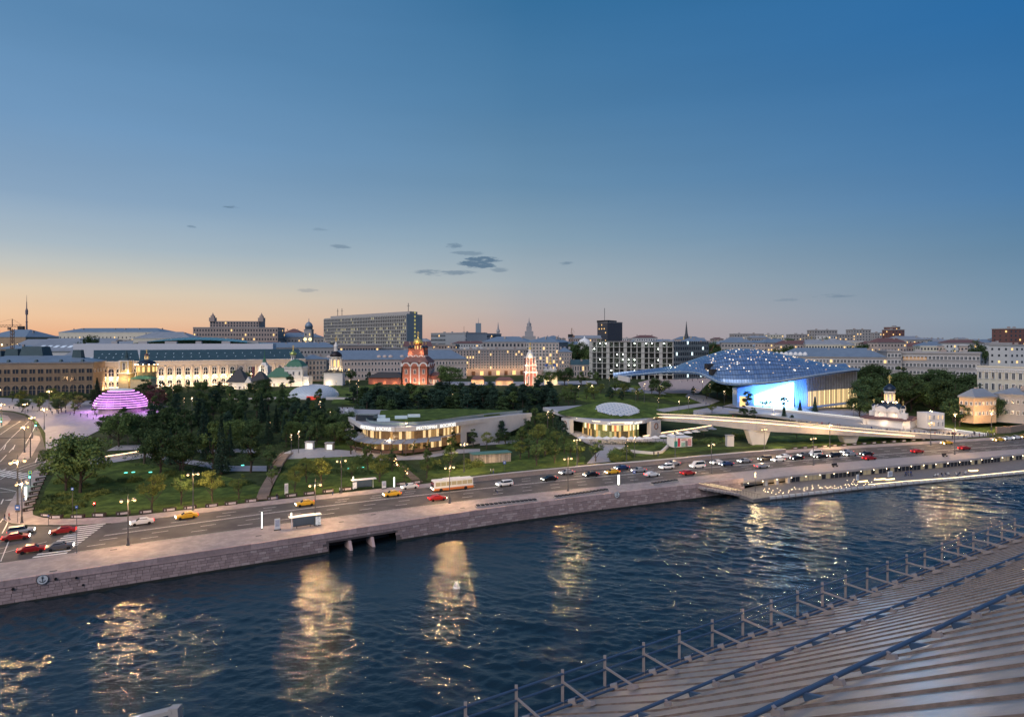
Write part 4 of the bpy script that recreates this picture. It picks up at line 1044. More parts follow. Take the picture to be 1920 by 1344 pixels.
def sign_post(u, v, h, lab, w=.75, m='sign_blue'):
    p = G(u, v); p.z = max(p.z, .13); t = thing('road_sign', p, lab, 'road sign')
    lobj('post', MB().lathe((0, 0, 0), [(.06, 0), (.05, h)], 6), M['steel'], t)
    lobj('plate', MB().box((0, -.07, h-.3), (w, .04, w)), mat(m, (.05, .14, .45), .5, var=0), t)
    lobj('symbol', MB().box((0, -.1, h-.3), (w*.5, .02, w*.3)), M['white'], t)
sign_post(33, 980, 3.6, 'blue square road sign on a thin pole at the street corner', 1.1); sign_post(1189, 906, 3.4, 'two small blue square signs on a pole at promenade kerb'); sign_post(144, 1038, 9.0, 'tall thin mast with small sign beside the zebra crossing', .5)
sign_post(136, 968, 6.5, 'white street sign on tall pole left of the red traffic light', .6, 'sign_blue'); sign_post(946, 884, 3, 'small grey sign standing on the lawn right of the pavilion hut', .9); sign_post(91, 986, 2.4, 'thin dark post at the lawn corner kerb', .35)
# gantry over the avenue with sign
p = G(57, 858); t = thing('sign_gantry', p, 'dark overhead gantry arm carrying a yellow framed sign over the avenue', 'gantry')
lobj('post', MB().lathe((0, 0, 0), [(.16, 0), (.1, 7)], 8), M['dark'], t); lobj('arm', MB().tube((0, 0, 6.6), (-13, -3, 6.8), .09, 6), M['dark'], t)
lobj('sign', MB().box((-12, -3, 6.8), (1.5, .08, 1.3)).box((-12, -3.05, 6.8), (1.1, .06, .9), 0, 1), [MATS['sign_yellow'], M['white']], t)
# long planter benches on the promenade
for (u0, v0, u1, v1, lab) in ((892, 950, 1006, 938, 'long dark planter bench on the promenade, the left one'), (1040, 933, 1139, 919, 'long dark planter bench on the promenade, the right one'), (1222, 908, 1270, 901, 'short low bench near the top of the quay stairs')):
    a, b = Pz(u0, v0, .3), Pz(u1, v1, .3); t = thing('planter_bench', (a+b)/2, lab, 'bench', 'planter benches')
    obj('seat', MB().beam(a, b, 1.3, .45), M['greyst'], t); n = int((b-a).length/1.1)
    for i in range(n):
        p = a.lerp(b, (i+.5)/n)+Vector((0, 0, .38)); obj('slat_block', MB().box(p, (.75, 1.0, .26), math.atan2((b-a).y, (b-a).x)), M['dark'], t)
for (u, v, lab) in ((1566, 875, 'dark bin bench on the upper promenade, left one'), (1772, 856, 'dark bin bench on the upper promenade, right one')):
    p = Pz(u, v, .12); t = thing('bench', p, lab, 'bench', 'dark benches', .35); lobj('seat', MB().box((0, 0, .45), (2.2, .7, .12)), M['dark'], t); lobj('backrest', MB().box((0, .35, .8), (2.2, .08, .6)), M['dark'], t); lobj('legs', MB().box((-.8, 0, .2), (.15, .6, .4)).box((.8, 0, .2), (.15, .6, .4)), M['dark'], t)
# quay furniture
for (u, v, lab) in ((1617, 903, 'first glowing box bench from left on the lower quay'), (1649, 899, 'second glowing box bench from left on the lower quay'), (1825, 883, 'third glowing box bench from left on the lower quay'), (1668, 899, 'small glowing box bench right of the second one on the lower quay')):
    p = Pz(u, v, QZ+.01); t = thing('lit_bench', p, lab, 'bench', 'glowing benches', .33); lobj('seat', MB().box((0, 0, .55), (3.4, 1.1, .12)), M['wood'], t); lobj('light_box', MB().box((0, 0, .27), (3.1, .9, .4)), emis('bench_glow', (1, .72, .34), 4, True), t)
totem(1608, 903, .9, 1.7, 'white notice board on the lower quay, left one', False); totem(1669, 896, 1.9, 1.6, 'wide white notice board on the lower quay', False)
crowd(rc(1698, 893, 1712, 891, 1), 5, 'in the group walking on the lower quay', 'people on the quay', [0, 6, 7], QZ, lambda u, v: Vector(Pz(u, v, QZ))*1.0-Vector((0, 0, QZ)))
crowd(rc(1755, 894, 1815, 889, 1), 9, 'sitting by the lit quay edge', 'people at the quay edge', [3, 5], QZ, lambda u, v: Vector(Pz(u, v, QZ))*1.0-Vector((0, 0, QZ)))
p = Pz(1416, 922, QZ); t = thing('quay_lamp', p, 'slender post lamp standing on the lower quay corner', 'lamp'); lobj('post', MB().lathe((0, 0, 0), [(.09, 0), (.06, 5.6)], 6), M['steel'], t)
for z in (4.3, 5.3): lobj('lamp_head', MB().ball((0, -.1, z), .22, 8), M['lamp'], t)
light('lamp_light', 'POINT', p+Vector((0, -.3, 4.8)), 260, (1, .75, .4), .25)
# buoy
p = Pz(856, 1102, -3.3); t = thing('buoy', p, 'white conical buoy floating in the lamp reflection', 'buoy')
lobj('float', MB().lathe((0, 0, -.3), [(.3, 0), (.62, .2), (.62, .45), (.5, .6)], 14), M['white'], t, True); lobj('cone', MB().lathe((0, 0, .3), [(.48, 0), (.2, .7), (.14, .95)], 12), M['white'], t, True); lobj('top_mark', MB().ball((0, 0, 1.35), .17, 8), M['dark'], t, True)
# kiosk, hut
def local_box(t, nm, c, d, m, **k): return lobj(nm, MB().box(c, d), m, t)
p = G(1274, 836); t = thing('kiosk', p, 'small white kiosk with coloured red and green poster walls near the curved lawn wall', 'kiosk', None, .38)
lobj('walls', MB().box((0, 0, 1.7), (8.2, 4.5, 3.4)), M['white'], t); lobj('roof', MB().box((0, 0, 3.5), (8.6, 4.9, .2)), M['white'], t)
cols = [('poster_teal', (.03, .3, .26)), ('poster_red', (.6, .04, .08)), ('poster_mint', (.3, .5, .42)), ('poster_grey', (.18, .19, .2)), ('poster_pink', (.62, .3, .33))]
for i, (cx, w, z, h) in enumerate(((-3.3, 1.4, 1.3, 2.2), (-1.9, 1.0, 1.8, 3.0), (.0, 1.6, .9, 1.5), (1.5, 1.0, 1.2, 2.2), (2.9, 1.6, 1.6, 2.6))):
    lobj('poster', MB().box((cx, -2.28, z), (w, .06, h)), mat(cols[i][0], cols[i][1], .5, var=.35, scale=2), t)
lobj('poster', MB().box((.4, -2.28, 2.7), (2.4, .06, .6)), mat('poster_white_red', (.6, .35, .35), .5, var=.4, scale=3), t)
p = G(922, 867); t = thing('garden_hut', p, 'long hut with green flat roof and lit ribbed front on the lawn', 'hut', None, .35)
lobj('walls', MB().box((0, 1.5, 1.5), (13, 4, 3)), mat('hut_grey', (.2, .19, .18), .8), t); lobj('roof', MB().box((0, 1.4, 3.1), (13.6, 4.8, .22)), mat('hut_green', (.09, .2, .17), .6), t)
for i in range(24):
    lobj('wall_slat', MB().box((-6.2+i*.54, -.58, 1.5), (.44, .12+.1*(i % 3), 2.8)), mat('hut_slat', (.42, .36, .3), .6, var=.2, scale=1.5, rand=.3), t)
light('hut_light', 'AREA', p+Vector((-.5, -2.4, .3)), 30, (1, .7, .4), 7, size2=.3, rot=(R(120), 0, .35))
# small lit cabins left of the restaurant
for (u, v, lab) in ((581, 842, 'small glowing white cabin beside the park path'), (618, 844, 'small dark framed pavilion right of the glowing cabin')):
    p = G(u, v); t = thing('cabin', p, lab, 'cabin'); lobj('walls', MB().box((0, 0, 1.3), (2.8, 2, 2.6)), M['white'] if u < 600 else M['greyst'], t); lobj('front', MB().box((.2, -1.03, 1.3), (1.8, .06, 1.7)), emis('cabin_glow', (.95, .95, .85), 1.5 if u < 600 else .8, False), t); lobj('roof', MB().box((0, 0, 2.7), (3.2, 2.4, .16)), M['greyst'], t)
# curved lawn wall
t = thing('lawn_wall', G(1180, 848), 'curved pale bench wall round the small lawn below the food hall', 'wall'); P = [G(*q) for q in [(1158, 843), (1175, 847), (1200, 850), (1225, 852), (1240, 850), (1248, 843), (1252, 838)]]
for a, b in zip(P[:-1], P[1:]): obj('wall_segment', MB().beam(a+Vector((0, 0, .5)), b+Vector((0, 0, .5)), .8, .9), M['conc'], t)
# glowing pond spots and small rocks
for (u, v) in ((668, 878), (680, 877), (654, 879), (236, 887), (250, 886), (282, 886), (455, 873)):
    p = G(u, v); PLI = locals().get('PLI', 0)+1; o = obj('pond_light', MB().lathe(p+Vector((0, 0, .12)), [(.5, 0), (.45, .14)], 8), emis('pond_teal', (.15, .9, .7), 2.5, False)); props(o, ordn(PLI)+' of the flat teal glowing lights in the park shrubs', 'light', 'teal garden lights')

# ================================================================== BUILDINGS
WM = {}
def winmesh(w, h, kind, fm, pm):
    key = (round(w, 2), round(h, 2), kind, fm.name, pm.name)
    if key in WM: return WM[key]
    mb = MB(); t = max(.10, w*.12)
    if kind == 'arch':
        n = 6; pts = [(-w/2, 0), (w/2, 0)]+[(w/2*math.cos(a), h-w/2+w/2*math.sin(a)) for a in np.linspace(0, pi, n)]
        vs = [(x, -.06, z) for x, z in pts]+[(x, .12, z) for x, z in pts]; k = len(pts)
        mb.add(vs, [tuple(range(k))], 1)
        for a, b in zip(pts, pts[1:]+pts[:1]):
            if a[1] == 0 and b[1] == 0: continue
            mb.beam((a[0], -.14, a[1]), (b[0], -.14, b[1]), .36, t)
        mb.box((0, -.12, h*.45), (t*.5, .12, h*.9)); mb.box((0, -.12, h*.5), (w, .12, t*.5))
    else:
        mb.box((0, -.03, h/2), (w, .06, h), 0, 1)
        mb.box((-w/2, -.1, h/2), (t, .24, h+t)); mb.box((w/2, -.1, h/2), (t, .24, h+t)); mb.box((0, -.1, h), (w, .24, t)); mb.box((0, -.16, -.05), (w+2*t, .4, t))
        if kind == 'rect': mb.box((0, -.08, h*.5), (t*.5, .08, h))
    WM[key] = mb.mesh('window', [fm, pm]); return WM[key]
def facade(par, A, B, zs, n, w, h, kind='plain', fm=None, lit=.06, litm=None, stuff=None, m0=.5, pane=None, off=0.02, nm='window'):
    A = Vector((A[0], A[1])); B = Vector((B[0], B[1])); d = B-A; rz = math.atan2(d.y, d.x); nn = Vector((d.y, -d.x)).normalized()
    fm = fm or M['white']; pane = pane or M['glass']; litm = litm or M['glow']
    for z in zs:
        for i in range(n):
            t = (i+m0)/(n-1+2*m0) if n > 1 else .5
            p = A+d*t+nn*off; L_ = rnd.random() < lit
            if stuff is not None:
                stuff.box((p.x, p.y, z+h/2), (w, .16, h), rz, 1 if L_ else 0)
            else:
                o = bpy.data.objects.new(nm, winmesh(w, h, kind, fm, litm if L_ else pane)); COL.objects.link(o); o.parent = par
                o.location = Vector((p.x, p.y, z))-wl(par); o.rotation_euler = (0, 0, rz)
def block(name, label, u0, d0, u1, d1, vt, dep, wall, roof='flat', rh=3., rmat=None, rows=4, n=10, ww=1.2, wh=1.8, kind='plain', lit=.06, litm=None, z0=None, cat='building', group=None, small=False, side=4, zpad=1.6, fm=None, cornice=True, chim=3, base_h=None, ztop=None):
    A = Vector(((u0-960)*d0/FL, d0)); B = Vector(((u1-960)*d1/FL, d1)); d = (B-A); L_ = d.length; n2 = Vector((-d.y, d.x)).normalized()
    z1 = ztop if ztop is not None else CZ-(vt-HZ)*d0/FL; zb = hgt((A.x+B.x)/2, (A.y+B.y)/2) if z0 is None else z0
    C_ = B+n2*dep; E = A+n2*dep; rz = math.atan2(d.y, d.x)
    t = thing(name, ((A.x+B.x)/2, (A.y+B.y)/2, zb), label, cat, group)
    poly = [tuple(A), tuple(B), tuple(C_), tuple(E)]
    obj('wall', MB().prism(poly, zb-1.5, z1), wall, t)
    e = .6; du = d.normalized()
    PO = [A-du*e-n2*e, B+du*e-n2*e, C_+du*e+n2*e, E-du*e+n2*e]
    rmat = rmat or M['roofblue']
    if cornice:
        obj('cornice', MB().prism([tuple(p) for p in [A-du*.4-n2*.4, B+du*.4-n2*.4, C_+du*.4+n2*.4, E-du*.4+n2*.4]], z1-.5, z1+.15), M['greyst'] if wall.name != 'cream_plaster' else M['white'], t)
    rb = MB()
    if roof == 'flat':
        rb.prism([tuple(p) for p in poly], z1+.152, z1+.5)
    elif roof in ('hip', 'gable'):
        k = dep/2 if roof == 'hip' else 0; R1 = (A+E)/2+du*k; R2 = (B+C_)/2-du*k
        if (R2-R1).dot(du) < 0: R1 = R2 = (A+C_)/2
        z = z1+.16
        rb.add([(*PO[0], z), (*PO[1], z), (*PO[2], z), (*PO[3], z), (*R1, z+rh), (*R2, z+rh)], [(0, 1, 5, 4), (1, 2, 5), (2, 3, 4, 5), (3, 0, 4), (0, 3, 2, 1)])
    ro = obj('roof', rb, rmat, t)
    if chim:
        cb = MB()
        for i in range(chim):
            p = A+d*((i+.5)/chim+rnd.uniform(-.05, .05))+n2*dep*rnd.uniform(.25, .6); hh = rh*.6 if roof != 'flat' else 0
            q = MB().box((p.x, p.y, z1+hh+1.0), (rnd.uniform(.8, 1.8) if roof != 'flat' else rnd.uniform(1.5, 4), rnd.uniform(.8, 2), 2.2), rz)
            c = obj('chimney' if roof != 'flat' else 'roof_plant_room', q, M['brownst'] if rnd.random() < .5 else M['greyst'], ro)
            c.location = (0, 0, 0) if False else -(wl(t)) + wl(t) if False else Vector((0, 0, 0))
    st = MB() if small else None
    hh = z1-zb; fl = (hh-zpad)/rows; zs = [zb+.5+fl*(j)+(fl-wh)/2+.4 for j in range(rows)] if base_h is None else [zb+base_h+(hh-base_h-.8)/rows*j+((hh-base_h-.8)/rows-wh)/2 for j in range(rows)]
    if n: facade(t, A, B, zs, n, ww, wh, kind, fm, lit, litm, st)
    if side:
        if u1 < 960: facade(t, B, C_, zs, side, ww, wh, kind, fm, lit, litm, st)
        elif u0 > 960: facade(t, E, A, zs, side, ww, wh, kind, fm, lit, litm, st)
    if small and st.v:
        w_ = obj('windows', st, [M['glass'], litm or M['glow']], t, kind='stuff')
    return t, A, B, zb, z1
def uplight(p, e, col=(1, .6, .28), size=.25): return light('facade_light', 'POINT', p, e, col, size)

# -- arcaded trading rows at the far left
def trading_rows():
    d0, d1 = 352, 372
    t, A, B, zb, z1 = block('trading_rows', 'long brownish arcaded building with blue roof at far left beyond the plaza', -60, d0, 175, d1, 681, 26, M['ochre'], 'hip', 3.6, M['roofblue'], rows=2, n=0, z0=9.2, chim=0)
    d = B-A
    for z in (9.2+8.2, 9.2+12.6):
        for i in range(15):
            for s in (-.012, .012):
                f = (i+.5)/15+s; p = A+d*f
                o = bpy.data.objects.new('window', winmesh(1.5, 2.5, 'plain', M['ochre'], M['glass'])); COL.objects.link(o); o.parent = t; o.location = Vector((p.x, p.y, z))-wl(t); o.rotation_euler = (0, 0, math.atan2(d.y, d.x))
    for i in range(15):
        p = A+d*((i+.5)/15)
        o = bpy.data.objects.new('arch_window', winmesh(3.6, 5.8, 'arch', M['ochre'], M['glass'])); COL.objects.link(o); o.parent = t; o.location = Vector((p.x, p.y, 9.6))-wl(t); o.rotation_euler = (0, 0, math.atan2(d.y, d.x))
    for z in (9.2+7.2, 9.2+11.8): obj('string_course', MB().beam(Vector((*A, z))+Vector((0, -.15, 0)), Vector((*B, z))+Vector((0, -.15, 0)), .4, .3), M['ochre'], t)
    for (u, w, hh) in ((68, 15, 9.5), (27, 9, 8), (-5, 10, 7), (147, 6, 7.5)):
        d_ = 378; c = Pd(u, d_); z = 27.5
        q = MB().box((c.x, c.y, z+hh/2), (w, w*.7, hh), .07, 0, .72); ro = obj('roof_pavilion', q, M['roofdark'], t)
    for f in (.3, .52, .72, .9): 
        p = A+d*f; obj('dormer', MB().box((p.x, p.y+1.2, z1+1.0), (1.6, 2, 1.4), 0, 0, .5), M['roofdark'], t)
trading_rows()
# -- the floodlit arcade (long, gently curved)
def arcade():
    P = [(175, 396), (215, 402), (262, 410), (310, 417), (360, 425), (410, 434), (460, 444), (515, 456), (572, 470)]
    pts = [Vector(((u-960)*d/FL, d)) for u, d in P]
    t = thing('gostiny_arcade' if False else 'floodlit_arcade', (pts[4].x, pts[4].y, 10), 'very long cream arcade with lit arched windows and half columns under a dark green roof', 'arcade building')
    z0, z1 = 8.5, 27.0
    wall = mat('arcade_plaster', (.66, .58, .50), .8, var=.05)
    cols = []
    for k, (a, b) in enumerate(zip(pts[:-1], pts[1:])):
        d = b-a; n2 = Vector((-d.y, d.x)).normalized(); rz = math.atan2(d.y, d.x)
        pa, pb = a+n2*24, b+n2*24
        obj('wall', MB().prism([tuple(a), tuple(b), tuple(pb), tuple(pa)], z0, z1), wall, t)
        obj('entablature', MB().beam(Vector((*a, z1-1.4)), Vector((*b, z1-1.4)), 1.4, 2.6), wall, t)
        obj('cornice', MB().beam(Vector((*a, z1+.25)), Vector((*b, z1+.25)), 2.2, .5), M['white'], t)
        a2, b2 = a-n2*.8, b-n2*.8; ra, rb = a+n2*13, b+n2*13
        obj('roof', MB().add([(*a2, z1+.5), (*b2, z1+.5), (*rb, z1+7.4), (*ra, z1+7.4), (*(a+n2*25), z1+.5), (*(b+n2*25), z1+.5)], [(0, 1, 2, 3), (3, 2, 5, 4)]), M['roofdark'], t)
        nb = 3 if k < 8 else 3
        for i in range(nb):
            f = (i+.5)/nb; p = a+d*f; fr = -n2
            for z, h in ((z0+1.2, 5.4), (z0+9.4, 5.0)):
                o = bpy.data.objects.new('arch_window', winmesh(3.1, h, 'arch', M['white'], M['glass'])); COL.objects.link(o); o.parent = t; q = p+fr*.05; o.location = Vector((q.x, q.y, z))-wl(t); o.rotation_euler = (0, 0, rz)
                q = p+fr*1.0; obj('facade_lamp', MB().box((q.x, q.y, z-.5), (2.0, .25, .2), rz), M['facelamp'], t)
            q = a+d*(i/nb)+fr*.3; obj('half_column', MB().lathe((q.x, q.y, z0), [(.8, 0), (.8, .8), (.6, 1), (.52, 14.6), (.85, 15.2), (.85, 15.6)], 8), wall, t, True)
            for s in (-.35, .35):
                q = a+d*(i/nb)+fr*1.3+d.normalized()*s*4; obj('facade_lamp', MB().box((q.x, q.y, z0+7.6), (.5, .2, .2), rz), M['facelamp'], t)
            for s in (-.3, .3, ):
                q = p+n2*(3.6 if s < 0 else 8)+d.normalized()*s*9
                zz = z1+.5+6.9*((3.6 if s < 0 else 8)+.8)/13.8
                obj('roof_window', MB().add([(q.x-1.2, q.y-.5, zz+.06-.25), (q.x+.2, q.y-.5, zz+.06-.25), (q.x+.2, q.y+.6, zz+.36), (q.x-1.2, q.y+.6, zz+.36)], [(0, 1, 2, 3)]), mat('roof_glass', (.4, .5, .55), .15, var=0, emit=(.8, .9, 1), es=.12), t)
        light('arcade_light', 'AREA', (a.x+d.x/2-n2.x*9, a.y+d.y/2-n2.y*9, z0+2), 1600, (1, .66, .38), d.length, size2=.6, rot=(R(118), 0, rz))
    # glazed vault and white service storey on the inner court
    mb = MB(); c = Pd(355, 470); rows = []
    for j in range(9):
        r = []
        for i in range(25):
            s = (i/24-.5)*2; tt = j/8; r.append((c.x+s*48, c.y+6+tt*30, 38.1+5.0*(1-s*s)*math.sin(pi*(tt*.8+.2))))
        rows.append(r)
    mb.grid(rows)
    v = obj('glass_vault', mb, mat('vault_glass', (.10, .27, .30), .25, metal=.3, var=.1, scale=.4), t)
    mb = MB()
    for i in range(0, 25):
        for j in range(8): mb.beam(Vector(rows[j][i])+Vector((0, 0, .1)), Vector(rows[j+1][i])+Vector((0, 0, .1)), .2, .2)
    obj('vault_ribs', mb, mat('vault_rib', (.4, .48, .5), .4, metal=.3), t, kind='stuff')
    obj('service_storey', MB().box((c.x-6, c.y-4, 33.5), (134, 12, 9.6), .16), mat('white_render', (.62, .62, .66), .7, var=.04), t)
    for i in range(6): obj('roof_plant', MB().box((c.x-52+i*19, c.y-4+i*2.8, 39.2), (4+i % 3*2, 3, 1.8), .16), M['greyst'], t)
arcade()
RB = mat('red_brown_roof', (.16, .085, .08), .7, var=.1)
GR = mat('sheet_roof_grey', (.30, .32, .35), .5, metal=.2, var=.12, scale=.15)
WH = mat('white_plaster', (.62, .61, .60), .8, var=.05, scale=.2)
def skyl(par, a, b, n, z): pass
# sloping sheet roofs behind the arcaded rows
for (u0, u1, d, vb, vt, lab) in ((40, 195, 560, 658, 634, 'broad sheet metal roof with a row of skylights behind the trading rows, left one'), (110, 215, 480, 672, 643, 'broad dark sheet roof with bright skylights right behind the trading rows'), (0, 110, 640, 660, 636, 'pale sheet metal roofs at the far left below the orange sky')):
    A = Pd(u0, d, vb); B = Pd(u1, d+8, vb); C_ = Pd(u1+28, d+36, vt); E = Pd(u0+52, d+30, vt)
    t = thing('roofed_hall', (A.x, A.y, 10), lab, 'building', 'sheet roofed halls behind the trading rows')
    obj('roof', MB().add([A, B, C_, E, A+Vector((0, 0, -.4)), B+Vector((0, 0, -.4)), C_+Vector((0, 0, -.4)), E+Vector((0, 0, -.4))], [(0, 1, 2, 3), (7, 6, 5, 4), (0, 4, 5, 1), (1, 5, 6, 2), (2, 6, 7, 3), (3, 7, 4, 0)]), GR, t)
    obj('wall', MB().prism([(A.x+1, A.y+1), (B.x-1, B.y+1), (C_.x-1, C_.y-1), (E.x+1, E.y-1)], 9, A.z-.5), WH, t)
    for k in range(9):
        f = .12+k*.09; w = .05
        for g0, g1 in ((.25, .42),):
            q = [A.lerp(B, f).lerp(E.lerp(C_, f), g0), A.lerp(B, f+w).lerp(E.lerp(C_, f+w), g0), A.lerp(B, f+w).lerp(E.lerp(C_, f+w), g1), A.lerp(B, f).lerp(E.lerp(C_, f), g1)]
            obj('skylight', MB().add([p+Vector((0, 0, .15)) for p in q]+[p+Vector((0, 0, -.1)) for p in q], [(0, 1, 2, 3), (0, 4, 5, 1), (1, 5, 6, 2), (2, 6, 7, 3), (3, 7, 4, 0)]), mat('skylight_pane', (.55, .62, .7), .15, var=0, emit=(.8, .9, 1), es=.2), t)
# far left skyline
block('palace', 'long pale blue building with low hipped roof on the skyline left of the twin-turret block', 110, 900, 300, 880, 623, 40, M['cream'], 'hip', 6, M['roofblue'], 3, 26, 1.5, 2.2, small=True, lit=.1, chim=9)
block('house', 'wide house with white gable and lit lunette left of the twin-turret block', 250, 700, 356, 700, 634, 30, M['cream'], 'hip', 7, GR, 2, 12, 1.5, 2, small=True, chim=4)
block('house', 'dark roofed theatre-like house at the far left edge under the cranes', -30, 760, 48, 740, 632, 40, M['ochre'], 'hip', 9, M['roofblue'], 2, 8, 2, 2, 'plain', .6, M['glowhot'], small=True)
block('house', 'low pale house between the television tower and the pale blue building', 62, 980, 128, 960, 636, 40, WH, 'hip', 5, M['roofblue'], 2, 10, 1.5, 2, small=True)
block('house', 'brown house with many small windows at lower left horizon', 0, 600, 60, 600, 654, 30, M['ochre'], 'gable', 3, M['roofblue'], 2, 8, 1.2, 1.8, small=True, litm=M['glowhot'], lit=.3)
# twin-turret ministry block
t, A, B, zb, z1 = block('ministry_block', 'grey stone block with two small turrets on its raised middle, skyline left of centre', 362, 820, 521, 830, 614, 34, M['brownst'], 'flat', 1, M['greyst'], 8, 30, 1.6, 2.6, small=True, lit=.10, chim=0, side=8)
d = B-A; a, b = A+d*.17, A+d*.75
obj('upper_storey', MB().prism([(a.x, a.y+6), (b.x, b.y+6), (b.x, b.y+28), (a.x, a.y+28)], z1, z1+8.5), M['brownst'], t)
q = MB(); facade(t, a+Vector((0, 5.8)), b+Vector((0, 5.8)), [z1+1.5, z1+5], 17, 1.6, 2.2, stuff=q, lit=.05); obj('windows', q, [M['glass'], M['glow']], t, kind='stuff')
for p in (a, b): obj('turret', MB().box((p.x+3, p.y+8, z1+10.5), (7, 7, 5)).box((p.x+3, p.y+8, z1+14), (4.2, 4.2, 3)).lathe((p.x+3, p.y+8, z1+15.2), [(1.6, 0), (1.6, 1.6), (.8, 2.4), (.15, 4.5)], 8), M['brownst'], t)
# clock tower and neighbours
block('house', 'blue roofed long house right of the twin-turret block', 520, 860, 607, 880, 632, 30, M['greyst'], 'hip', 6, M['roofblue'], 4, 14, 1.4, 2, small=True)
block('house', 'red brick gabled house behind the domed clock tower', 532, 940, 562, 940, 624, 20, mat('red_brick', (.25, .1, .08), .85), 'hip', 6, RB, 3, 5, 1.4, 2, small=True)
t, A, B, zb, z1 = block('clock_tower', 'square tower with blue dome and two glowing clock faces on the skyline', 570, 800, 584, 800, 618, 9, M['greyst'], 'flat', 1, None, 4, 2, 1.2, 3, small=True, side=0, chim=0)
c = (A+B)/2; obj('dome', MB().lathe((c.x, c.y+4.5, z1), [(4.6, 0), (4.6, 3), (5, 3.2), (4.7, 5.5), (3.4, 8), (1.4, 9.6), (.5, 10), (.4, 13), (.05, 15)], 14), M['roofblue'], t, True)
for s in (-2.6, 2.6): obj('clock_face', MB().tube((c.x+s*1.2, c.y-.1, z1-12), (c.x+s*1.2, c.y-.45, z1-12), 2.0, 14), emis('clock_light', (1, .85, .4), 2.2, False), t)
# the big slab
A = Vector(((608-960)*800/FL, 800)); B = Vector(((763-960)*660/FL, 660)); C_ = Vector(((792-960)*690/FL, 690))
t = thing('slab_block', (B.x, B.y, 12), 'huge grey slab office block with many window rows, tallest on the skyline', 'office block'); d = B-A; e = C_-B; E = A+e
zt = CZ-(588-HZ)*660/FL; zb = 12; concg = mat('slab_concrete', (.40, .39, .37), .8, var=.05)
obj('wall', MB().prism([tuple(A), tuple(B), tuple(C_), tuple(E)], zb, zt), concg, t)
q = MB(); frm = MB(); dn = d.normalized(); nn = Vector((dn.y, -dn.x))
rows_, cols_ = 13, 52
for j in range(rows_):
    z = zb+6+j*(zt-zb-7)/rows_
    for i in range(cols_):
        p = A+d*((i+.6)/(cols_+.2))+nn*.1; q.box((p.x, p.y, z+1.6), (2.1, .2, 2.3), math.atan2(d.y, d.x), 1 if rnd.random() < (.30 if 4 < j < 10 else .06) else 0)
    a_, b_ = A+nn*.5, B+nn*.5; frm.beam((a_.x, a_.y, z-.1), (b_.x, b_.y, z-.1), .7, .7)
for i in range(cols_+1):
    p = A+d*((i+.1)/(cols_+.2))+nn*.5; frm.box((p.x, p.y, (zb+zt)/2), (.7, .8, zt-zb-2), math.atan2(d.y, d.x))
obj('windows', q, [M['glass'], emis('slab_light', (.95, .85, .5), .5, False)], t, kind='stuff'); obj('facade_frame', frm, concg, t, kind='stuff')
s_ = B+e*.5; q = MB()
for j in range(14): p = s_+Vector((e.y, -e.x)).normalized()*.1; q.box((p.x, p.y, zb+5+j*4.1), (2.6, .3, 2.2), math.atan2(e.y, e.x), 0)
obj('stair_windows', q, emis('stair_light', (.95, .85, .3), .45, False), t)
obj('roof_storey', MB().prism([tuple(A+d*.02+e*.3), tuple(B-d*.02+e*.3), tuple(B-d*.02+e*.8), tuple(A+d*.02+e*.8)], zt, zt+3), M['greyst'], t)
for f in (.1, .16, .95): p = A+d*f+e*.4; obj('antenna', MB().tube((p.x, p.y, zt+2), (p.x, p.y, zt+12), .35, 5).box((p.x, p.y, zt+9), (3, .3, .3)), M['steel'], t)
# middle ground rows
block('old_house', 'cream stone house with tall windows right behind the green-domed church', 572, 478, 612, 486, 674, 22, mat('tan_plaster', (.50, .40, .30), .85, var=.06), 'hip', 3.5, M['roofblue'], 4, 6, 1.7, 2.6, 'rect', .03, z0=10, side=0)
t, A, B, zb, z1 = block('long_house', 'very long pink plaster house with light blue roof behind the red church', 606, 490, 875, 520, 675, 22, M['pink'], 'hip', 7.2, M['roofblue'], 3, 44, 1.25, 2.1, 'plain', .04, z0=10, side=0, chim=0)
for f in (.03, .37, .41, .45, .53): p = A+(B-A)*f; obj('dormer', MB().lathe((p.x, p.y+3, z1+1.6), [(1.9, 0), (1.9, .8), (1.2, 1.6), (.2, 2)], 10, sy=.7), M['pink'], t)
block('house', 'long grey house with blue roof rising behind the floodlit arcade right end', 440, 620, 632, 640, 652, 24, M['greyst'], 'hip', 5, M['roofblue'], 3, 30, 1.3, 2, small=True)
block('house', 'flat topped grey house left of the slab block foot', 632, 560, 715, 575, 647, 24, M['brownst'], 'flat', 1, M['greyst'], 4, 16, 1.4, 1.9, small=True)
block('house', 'pale grey flat roofed house in front of the slab block', 700, 580, 800, 600, 653, 24, M['greyst'], 'flat', 1, M['greyst'], 4, 14, 1.4, 1.9, small=True)
block('house', 'dark red brown roofed house right of the slab block foot', 760, 560, 810, 566, 650, 18, M['greyst'], 'gable', 4.5, RB, 2, 6, 1.4, 1.9, small=True)
